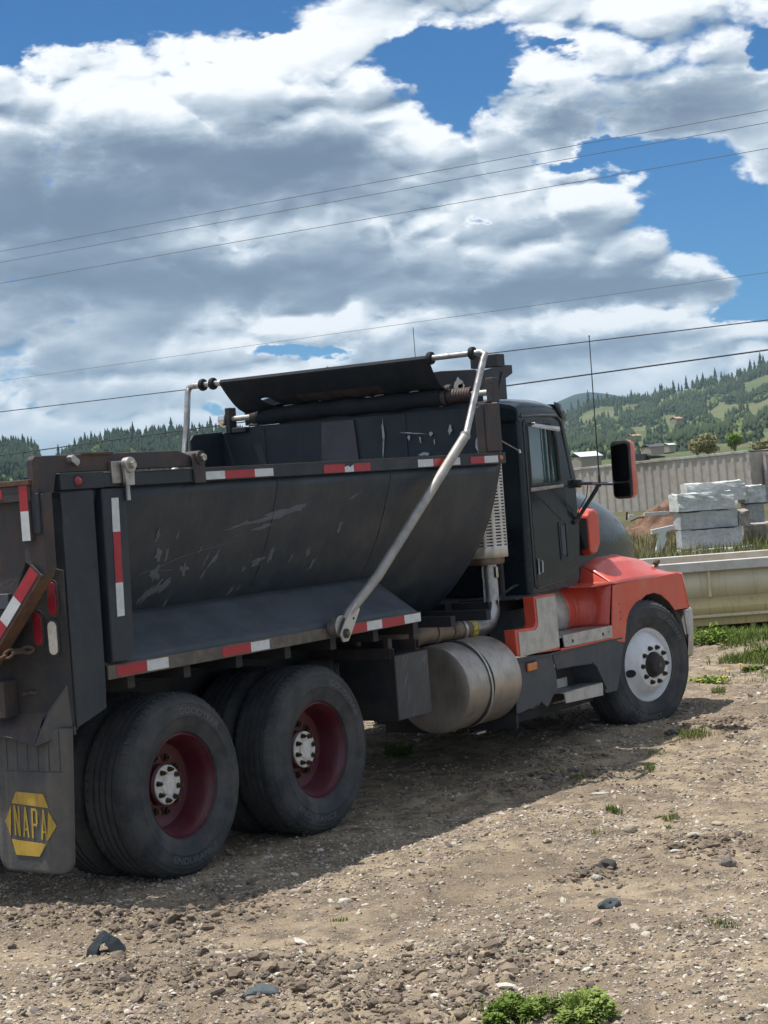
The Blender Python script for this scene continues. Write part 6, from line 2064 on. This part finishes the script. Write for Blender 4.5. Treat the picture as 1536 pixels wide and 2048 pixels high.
def gn_scatter(name, pts, scales, protos, label):
    """one object: a cloud of points, each carrying one of the prototype meshes (geometry nodes)"""
    n = len(pts)
    me = bpy.data.meshes.new(name)
    me.vertices.add(n); me.vertices.foreach_set('co', pts.astype(np.float32).ravel())
    a = me.attributes.new('sc', 'FLOAT_VECTOR', 'POINT'); a.data.foreach_set('vector', scales.astype(np.float32).ravel())
    a = me.attributes.new('rt', 'FLOAT_VECTOR', 'POINT'); a.data.foreach_set('vector', np.stack([rng.uniform(-.5, .5, n), rng.uniform(-.5, .5, n), rng.uniform(0, 6.28, n)], 1).astype(np.float32).ravel())
    a = me.attributes.new('id_', 'INT', 'POINT'); a.data.foreach_set('value', rng.integers(0, len(protos), n).astype(np.int32))
    o = bpy.data.objects.new(name, me); COL.objects.link(o)
    g = bpy.data.node_groups.new(name, 'GeometryNodeTree')
    g.interface.new_socket('Geometry', in_out='INPUT', socket_type='NodeSocketGeometry')
    g.interface.new_socket('Geometry', in_out='OUTPUT', socket_type='NodeSocketGeometry')
    N = g.nodes; L = g.links
    gi = N.new('NodeGroupInput'); go = N.new('NodeGroupOutput')
    inst = N.new('GeometryNodeInstanceOnPoints')
    gi2 = N.new('GeometryNodeGeometryToInstance')
    for pr in reversed(protos):
        oi = N.new('GeometryNodeObjectInfo'); oi.inputs['Object'].default_value = pr; L.new(oi.outputs['Geometry'], gi2.inputs[0])
    L.new(gi.outputs[0], inst.inputs['Points']); L.new(gi2.outputs[0], inst.inputs['Instance'])
    inst.inputs['Pick Instance'].default_value = True

    def attr(nm, typ):
        q = N.new('GeometryNodeInputNamedAttribute'); q.data_type = typ; q.inputs[0].default_value = nm
        return q.outputs[0]
    L.new(attr('sc', 'FLOAT_VECTOR'), inst.inputs['Scale']); L.new(attr('id_', 'INT'), inst.inputs['Instance Index'])
    e2r = N.new('FunctionNodeEulerToRotation'); L.new(attr('rt', 'FLOAT_VECTOR'), e2r.inputs[0]); L.new(e2r.outputs[0], inst.inputs['Rotation'])
    L.new(inst.outputs[0], go.inputs[0])
    md = o.modifiers.new('scatter', 'NODES'); md.node_group = g
    tag(o, label, kind='stuff')
    return o


def proto(name, me):
    """prototype meshes lie underground beneath the ground sheet"""
    o = bpy.data.objects.new(name, me); COL.objects.link(o); o.location = (3, 3, -3); o.scale = (.02, .02, .02); o.hide_render = True; o.hide_viewport = False
    o['kind'] = 'helper'
    return o


# visible ground wedge
def wedge(n, dmin, dmax, pw=1.0, spread=.34):
    """random ground points in front of the viewpoint, denser close by"""
    d = dmin * (dmax / dmin) ** (rng.random(n) ** pw)
    s = rng.uniform(-spread, spread, n)
    f = np.array([F_.x, F_.y]) / math.hypot(F_.x, F_.y); r = np.array([f[1], -f[0]])
    return CX + d * f[0] + d * s * r[0], CY + d * f[1] + d * s * r[1], d


pb = [proto('pebble_shape', rock_obj('pebble_shape', s, 'pebble', 1, .32, .62)) for s in range(6)]
cb = [proto('clod_shape', rock_obj('clod_shape', 20 + s, 'clod', 2, .55, .85, False)) for s in range(4)]
N1 = 215000
x, y, d = wedge(N1, 7.0, 26, .95)
dens_ = np_noise(x * 1.1, y * 1.1, 40, 4, .6)
keep = rng.random(N1) < np.clip((dens_ - .30) * 2.6, .10, 1)
x, y, d = x[keep], y[keep], d[keep]
s = .0046 * np.exp(rng.normal(0, .48, len(x))) * (1 + .35 * (rng.random(len(x)) > .93)) * (d / 9) ** .35
z = gh(x, y) + s * .15
sc3 = np.stack([s * rng.uniform(.9, 1.6, len(x)), s * rng.uniform(.8, 1.1, len(x)), s * rng.uniform(.7, 1.1, len(x))], 1)
gn_scatter('gravel', np.stack([x, y, z], 1), sc3, pb, 'small tan and grey pebbles strewn over the yard')
# coarser stones
x, y, d = wedge(31000, 7.0, 26, 1.0)
dens_ = np_noise(x * .8 + 4, y * .8, 41, 4, .6)
keep = rng.random(len(x)) < np.clip((dens_ - .38) * 2.4, .05, 1)
x, y = x[keep], y[keep]
s = .0092 * np.exp(rng.normal(0, .38, len(x)))
z = gh(x, y) + s * .1
sc3 = np.stack([s * rng.uniform(.9, 1.6, len(x)), s * rng.uniform(.8, 1.1, len(x)), s * rng.uniform(.6, 1.0, len(x))], 1)
gn_scatter('coarse_gravel', np.stack([x, y, z], 1), sc3, pb, 'scattered coarser stones among the pebbles')
# crumbly dirt clods, gathered on the mounds
x, y, d = wedge(13000, 7.0, 20, 1.0)
k_ = np.clip((np_noise(x * .9 + 7, y * .9, 21, 2) - .45) * 2.2, .03, 1) * .5
xs_, ys_ = [x[rng.random(len(x)) < k_]], [y[rng.random(len(x)) < 0]]
sel = rng.random(len(x)) < k_
xs_, ys_ = [x[sel]], [y[sel]]
for (a, b, r, h) in MOUNDS[:14]:
    q = int(5200 * r * r)
    xs_.append(a + rng.normal(0, r * .62, q)); ys_.append(b + rng.normal(0, r * .62, q))
x = np.concatenate(xs_); y = np.concatenate(ys_)
s = .0075 * np.exp(rng.normal(0, .50, len(x)))
z = gh(x, y) + s * .2
gn_scatter('dirt_clods', np.stack([x, y, z], 1), np.stack([s * rng.uniform(.9, 1.5, len(x)), s, s * .8], 1), cb, 'crumbly brown dirt clods heaped in ruts')

# stones one can point at
for nm, c in (('stone_pale', (.50, .44, .34)), ('stone_white', (.60, .57, .50)), ('stone_dark', (.075, .072, .070)), ('stone_slate', (.085, .105, .115)), ('stone_mid', (.25, .215, .19))):
    pbr(nm, c, .8, 0, tuple(k * .6 for k in c), .6, 30, bump=.5, bscale=90)
ROCKS = [  # x, y, sx, sy, sz, material, seed, flatness rough, label
    (1.846, -3.026, .048, .036, .034, 'stone_pale', 1, .12, 'smooth rounded cream stone, largest pale one beside a grass tuft'),
    (2.788, -2.36, .066, .030, .010, 'stone_white', 2, .3, 'flat white slab stone near the edge of the truck shadow'),
    (2.010, -3.509, .042, .028, .014, 'stone_pale', 3, .35, 'flat cream flake stone above the leaning pale rock'),
    (1.518, -3.592, .040, .024, .026, 'stone_white', 4, .35, 'pale angular rock leaning with a grassy top'),
    (1.181, -3.628, .036, .022, .010, 'stone_white', 5, .3, 'small flat whitish stone below the leaning pale rock'),
    (.734, -3.446, .050, .040, .034, 'stone_dark', 6, .35, 'dark round rock half sunk in the rut'),
    (.400, -3.551, .024, .020, .018, 'stone_white', 7, .4, 'small whitish angular stone just below the dark sunk rock'),
    (-.086, -3.879, .052, .036, .030, 'stone_slate', 8, .5, 'dark blue-grey jagged rock in the sunny gravel'),
    (.895, -4.061, .040, .030, .032, 'stone_mid', 9, .4, 'grey rock near the right edge of the gravel'),
    (2.05, -3.86, .045, .030, .024, 'stone_mid', 10, .4, 'grey-white stone cut by the right picture edge'),
    (5.18, -1.72, .045, .035, .030, 'stone_dark', 13, .5, 'dark crumbled clod to the right of the steer tyre'),
]
for (x, y, sx, sy, sz, mt_, sd_, rg_, lb) in ROCKS:
    me = rock_obj('rock', sd_ * 3 + 1, mt_, 3, rg_, 1.0)
    o = bpy.data.objects.new('rock', me); COL.objects.link(o)
    o.location = (x, y, float(gh(x, y)) + sz * .38); o.scale = (sx, sy, sz); o.rotation_euler = (0, .1, math.atan2(ux.y, ux.x) + (sd_ % 3 - 1) * .4)
    tag(o, lb, 'rock')
# dark bent shard (folded piece of rubber) and a flat flake
def shard(name, c, w_, h, d, seed, label, peak=True):
    rg = np.random.default_rng(seed); m = M()
    rows = []
    for i in range(9):
        u = i / 8; a = (u - .5) * 2
        zt_ = h * (1 - abs(a) ** 1.3 * .82) if peak else h * (1 - abs(a) * .6)
        row = []
        for j in range(5):
            v = j / 4
            p = Vector((c[0], c[1], c[2])) + ux * (a * w_ / 2 * (1 + .25 * v)) + uy * (d * (.5 - v) + .02 * (1 - abs(a))) + Vector((0, 0, zt_ * (1 - v ** 1.6) + rg.uniform(-.004, .004)))
            row.append(p)
        rows.append(row)
    m.grid(rows, 'stone_slate')
    o = m.obj(name, solid=.008, ang=25)
    tag(o, label, 'scrap')
    return o


c = (-1.691, -2.07, float(gh(-1.691, -2.07)))
m = M()
outl = [(-.088, 0), (-.080, .035), (-.052, .070), (-.018, .100), (.004, .118), (.034, .092), (.068, .070), (.088, .040), (.090, 0)]
inl = [(-.040, 0), (-.036, .020), (-.026, .046), (-.008, .062), (.002, .066), (.010, .050), (.018, .038), (.024, .020), (.030, 0)]
rows = []
for (sc_o, dpt, k) in ((inl, .0, 1.0), (outl, .012, 1.0), (outl, .060, .86), (outl, .105, .45)):
    rows.append([Vector((c[0], c[1], c[2] - .008)) + ux * a_ * (1 if k == 1.0 else .95) + uy * dpt * (1 if i in (0, 8) else .8) + Vector((0, 0, b_ * k + .004 * math.sin(i * 2.3 + dpt * 40))) for i, (a_, b_) in enumerate(sc_o)])
m.grid(rows, 'stone_slate')
rows = [[Vector((c[0], c[1], c[2] - .008)) + ux * a_ * .98 + uy * dpt + Vector((0, 0, b_ * .97)) for (a_, b_) in inl] for dpt in (.001, .07)]
m.grid(rows, 'tyre')
tag(m.obj('rubber_shard', smooth=False, solid=.003), 'dark folded shard of rubber standing like a tent in the foreground gravel', 'scrap')
c = (-2.10, -3.30, float(gh(-2.1, -3.3)))
shard('bark_flake', (c[0], c[1], c[2] + .002), .12, .03, .05, 5, 'flat dark grey flake lying at the bottom of the foreground', False)


# weeds and grass
def blades(pts, hmin, hmax, wd, lean, rg):
    V = []; Fq = []
    for (x, y, z) in pts:
        h = rg.uniform(hmin, hmax); a = rg.uniform(0, 6.28); l = rg.uniform(.1, 1) * lean * h
        dx_, dy_ = math.cos(a), math.sin(a); sx_, sy_ = -dy_ * wd * .5, dx_ * wd * .5
        k = len(V)
        V += [(x - sx_, y - sy_, z - .01), (x + sx_, y + sy_, z - .01), (x + sx_ * .8 + dx_ * l * .35, y + sy_ * .8 + dy_ * l * .35, z + h * .6), (x - sx_ * .8 + dx_ * l * .35, y - sy_ * .8 + dy_ * l * .35, z + h * .6), (x + dx_ * l, y + dy_ * l, z + h)]
        Fq += [(k, k + 1, k + 2, k + 3), (k + 3, k + 2, k + 4)]
    return V, Fq


def tuft(name, x, y, r, n, hmin, hmax, wd, mat, seed, label, cat='weed', lean=.7, group=None):
    rg = np.random.default_rng(seed)
    a = rg.uniform(0, 6.28, n); q = r * rg.random(n) ** .6
    px_, py_ = x + np.cos(a) * q, y + np.sin(a) * q
    V, Fq = blades(np.stack([px_, py_, gh(px_, py_)], 1), hmin, hmax, wd, lean, rg)
    me = bpy.data.meshes.new(name); me.from_pydata(V, [], Fq); me.materials.append(MAT[mat])
    o = bpy.data.objects.new(name, me); COL.objects.link(o)
    tag(o, label, cat, group)
    return o


for i, (x, y, r, n, h0, h1, mt_, lb) in enumerate((
        (2.26, -2.711, .05, 90, .02, .055, 'weed_green', 'small green grass tuft just left of the big cream stone'),
        (2.19, -3.121, .06, 90, .02, .05, 'grass_blade', 'olive grass tuft right of the big cream stone'),
        (3.826, -2.196, .045, 80, .02, .05, 'weed_green', 'little dark green tuft at the edge of the cab shadow'),
        (5.18, -1.918, .13, 260, .02, .06, 'weed_green', 'wide green weed patch right of the shadow, by the front tyre'),
        (7.533, -1.082, .07, 100, .03, .08, 'weed_green', 'green tuft at the tip of the front wheel shadow'),
        (4.45, -1.95, .07, 60, .015, .03, 'weed_green', 'thin green sprigs left of the wide weed patch'),
        (3.6, -1.55, .10, 90, .02, .05, 'weed_green', 'green weeds growing in the cab shadow'),
        (3.25, -1.95, .06, 60, .015, .04, 'grass_blade', 'sparse weeds on the edge of the shadow'),
        (1.72, -2.86, .03, 30, .01, .03, 'weed_green', 'single little sprig below the cream stone'),
        (-.3, -4.55, .08, 70, .02, .05, 'grass_blade', 'olive weed over the dark clod at the right edge'),
        (1.95, -3.22, .03, 40, .01, .03, 'weed_green', 'tiny green sprig between the pale stones'),
        (-.75, -2.75, .05, 40, .01, .03, 'grass_blade', 'faint green shoots in the middle of the sunny gravel'))):
    tuft('grass_tuft', x, y, r, n, h0, h1, .005, mt_, 100 + i, lb, 'weed')


def leafy(name, x, y, r, h, n, leaf, mat, seed, label, flowers=0):
    rg = np.random.default_rng(seed); m = M()
    z0 = float(gh(x, y))
    nc = 11
    cen = [(rg.normal(0, r * .48), rg.normal(0, r * .48), h * rg.uniform(.25, 1.0), r * rg.uniform(.18, .42)) for _ in range(nc)]
    for k in range(n):
        c0 = cen[k % nc]
        a = rg.uniform(0, 6.28); q = c0[3] * rg.random() ** .5; hh = c0[2] * rg.uniform(.1, 1) * (1 - (q / c0[3]) ** 2 * .7)
        p = Vector((x + c0[0] + math.cos(a) * q, y + c0[1] + math.sin(a) * q, z0 + hh))
        d = Vector((math.cos(a + rg.uniform(-1, 1)), math.sin(a + rg.uniform(-1, 1)), rg.uniform(-.2, .9))).normalized()
        s_ = d.cross(Vector((0, 0, 1))).normalized() * leaf * .22 * rg.uniform(.7, 1.3)
        L_ = leaf * rg.uniform(.6, 1.3)
        m.add([p, p + d * L_ * .35 + s_, p + d * L_ * .75 + s_ * .8 - Vector((0, 0, L_ * .06)), p + d * L_ - Vector((0, 0, L_ * .2)), p + d * L_ * .75 - s_ * .8 - Vector((0, 0, L_ * .06)), p + d * L_ * .35 - s_], [(0, 1, 2, 3), (0, 3, 4, 5)], mat)
    for k in range(max(4, n // 30)):
        a = rg.uniform(0, 6.28); q = r * rg.random() * .6
        m.tube([(x, y, z0 - .01), (x + math.cos(a) * q, y + math.sin(a) * q, z0 + h * .7)], .0022, mat, 4)
    o = m.obj(name, smooth=False); tag(o, label, 'weed'); return o


leafy('leafy_weed', -2.04, -4.46, .150, .075, 2100, .030, 'weed_green', 31, 'bright green leafy weed at the bottom edge, left half of the pair')
leafy('leafy_weed', -1.93, -4.68, .150, .10, 2100, .032, 'weed_green', 32, 'bright green leafy weed at the bottom edge, right half of the pair')
leafy('leafy_weed', 4.143, .127, .09, .16, 260, .05, 'bush_green', 33, 'yellow-green leafy weed in the shade behind the rear wheels')
leafy('leafy_weed', 11.3, -.2, .40, .12, 1500, .06, 'weed_green', 34, 'broad green weed mat with dandelions in front of the dumpster')
leafy('leafy_weed', 10.4, -.9, .5, .12, 1500, .06, 'weed_green', 35, 'green weed mat cut by the right picture edge')
leafy('leafy_weed', 8.75, -.40, .25, .07, 700, .045, 'weed_green', 36, 'low green weeds just ahead of the steer tyre')
leafy('leafy_weed', 12.3, 1.0, .28, .22, 700, .08, 'bush_green', 37, 'bright leafy weed against the dumpster base')
leafy('leafy_weed', 9.6, -1.0, .25, .06, 500, .05, 'weed_green', 38, 'small green mat between the dandelions and the gravel')

for i, (x, y, r, n) in enumerate(((-2.0, -4.55, .30, 260), (11.0, -.5, .9, 700), (9.2, -.9, .6, 300), (5.1, -1.95, .3, 150))):
    tuft('grass_tuft', x, y, r, n, .015, .06 if i else .045, .005, 'dry_grass' if i % 2 else 'grass_blade', 140 + i, ('sparse blades straggling round the bottom weed pair', 'dry grass among the dandelions', 'thin dry stems left of the dandelions', 'dry sprigs round the wide weed patch')[i], 'weed', 1.2)

# grass strip in front of and behind the dumpster (nobody could count it)
rg = np.random.default_rng(5)
pts = []
for _ in range(60000):
    s_ = rg.uniform(-.6, 4.5); n_ = rg.uniform(-5.6, 0.0)
    p = dp_(s_, n_, 0)
    if np_noise(np.array([p.x * 1.6]), np.array([p.y * 1.6]), 91, 3)[0] < .45 + .09 * (n_ < -3.0) + .08 * (n_ < -4.6) - .25 * (n_ > -.35):
        continue
    pts.append((p.x, p.y))
pts = np.array(pts); zz = gh(pts[:, 0], pts[:, 1])
V, Fq = blades(np.column_stack([pts, zz]), .02, .12, .009, .9, rg)
me = bpy.data.meshes.new('grass'); me.from_pydata(V, [], Fq); me.materials.append(MAT['grass_blade'])
o = bpy.data.objects.new('grass', me); COL.objects.link(o); tag(o, 'uneven green grass in front of the dumpster', kind='stuff')
pts = []
for _ in range(15000):
    D = rg.uniform(27, 56); u_ = rg.uniform(1225, 1600)
    p = CAM + (F_ + R_ * ((u_ - 768) / 3940.49)) * D
    if np_noise(np.array([p.x * .5]), np.array([p.y * .5]), 95, 3)[0] < .42:
        continue
    pts.append((p.x, p.y, 0.0))
V, Fq = blades(np.array(pts), .12, .55, .02, .5, rg)
me = bpy.data.meshes.new('dry_grass'); me.from_pydata(V, [], Fq); me.materials.append(MAT['dry_grass'])
o = bpy.data.objects.new('dry_grass', me); COL.objects.link(o); tag(o, 'tall dry grass around the stone blocks', kind='stuff')
pts = []
for _ in range(9000):
    D = rg.uniform(29, 46); u_ = rg.uniform(1225, 1600)
    p = CAM + (F_ + R_ * ((u_ - 768) / 3940.49)) * D
    if np_noise(np.array([p.x * .6]), np.array([p.y * .6]), 97, 3)[0] < .5:
        continue
    pts.append((p.x, p.y, 0.0))
V, Fq = blades(np.array(pts), .08, .40, .02, .5, rg)
me = bpy.data.meshes.new('grass'); me.from_pydata(V, [], Fq); me.materials.append(MAT['grass_blade'])
o = bpy.data.objects.new('grass', me); COL.objects.link(o); tag(o, 'green grass growing through the dry grass behind the dumpster', kind='stuff')

pts = []
for _ in range(900):
    q = rg.random()
    x, y, d_ = wedge(1, 8.0, 16, 1.0)
    if np_noise(x * .9 + 3, y * .9, 55, 3)[0] > .52:
        pts.append((float(x[0]), float(y[0]), float(gh(x, y)[0])))
V, Fq = blades(np.array(pts), .012, .05, .0035, 2.2, rg)
me = bpy.data.meshes.new('dry_stems'); me.from_pydata(V, [], Fq); me.materials.append(MAT['dry_grass'])
o = bpy.data.objects.new('dry_stems', me); COL.objects.link(o); tag(o, 'short dry stems and straw lying among the pebbles', kind='stuff')

# dandelions
pbr('dandelion_yellow', (.80, .55, .02), .7)
dm = M()
for k in range(16):
    a = k * 2 * math.pi / 16; 
    for r_, zz_, in ((.021, .0), (.014, .006)):
        p = Vector((0, 0, .075 + zz_)); d = Vector((math.cos(a), math.sin(a), .25)); s_ = Vector((-math.sin(a), math.cos(a), 0)) * .004
        dm.add([p + s_ * .5, p + d * r_ + s_, p + d * r_ - s_, p - s_ * .5], [(0, 1, 2, 3)], 'dandelion_yellow')
head_me = dm.mesh('flower_head', smooth=False)
sm = M(); sm.tube([(0, 0, -.03), (.004, 0, .04), (0, 0, .076)], .002, 'weed_green', 5); stem_me = sm.mesh('stem')
DL = [(1478, 1255, 'dandelion standing highest, against the dumpster base'), (1453, 1281, 'brightest dandelion in the middle of the grass'), (1458, 1335, 'dandelion right of the lowest cluster'), (1448, 1345, 'dandelion in the middle of the lower cluster'),
      (1398, 1357, 'dandelion nearest to the steer tyre'), (1437, 1358, 'dandelion at the bottom edge of the grass'), (1480, 1322, 'pale dandelion on the right side of the weed mat'), (1450, 1325, 'orange-yellow dandelion above the lower cluster')]
for u_, v_, lb in DL:
    dvec = F_ + R_ * ((u_ - 768) / 3940.49) - U_ * ((v_ - 1024) / 3940.49)
    t_ = (.10 - CAM.z) / dvec.z; p = CAM + dvec * t_
    e = bpy.data.objects.new('dandelion', None); COL.objects.link(e); e.location = (p.x, p.y, float(gh(p.x, p.y)) - .01); e.scale = (1.25, 1.25, .8 if u_ < 1470 else 1.2)
    link('flower_head', head_me, e); link('stem', stem_me, e)
    tag(e, lb, 'flower', 'dandelions in the grass beyond the steer tyre')

# ------------------------------------------------------------------ air: thin even haze round everything
hm = bpy.data.materials.new('haze'); hm.use_nodes = True
ht = NT(hm.node_tree); ht.n.clear()
pv = ht.new('ShaderNodeVolumePrincipled', {'Color': (.60, .82, 1.0, 1), 'Density': .00009, 'Anisotropy': .2})
ho = ht.n.new('ShaderNodeOutputMaterial'); ht.l.new(pv.outputs[0], ho.inputs['Volume'])
USE_HAZE = True
if USE_HAZE:
    hm_ = M(); MAT['haze'] = hm; hm_.box(-7200, 7900, -7200, 7900, -9, 420, 'haze')
    hzo = hm_.obj('haze', smooth=False); tag(hzo, kind='stuff')
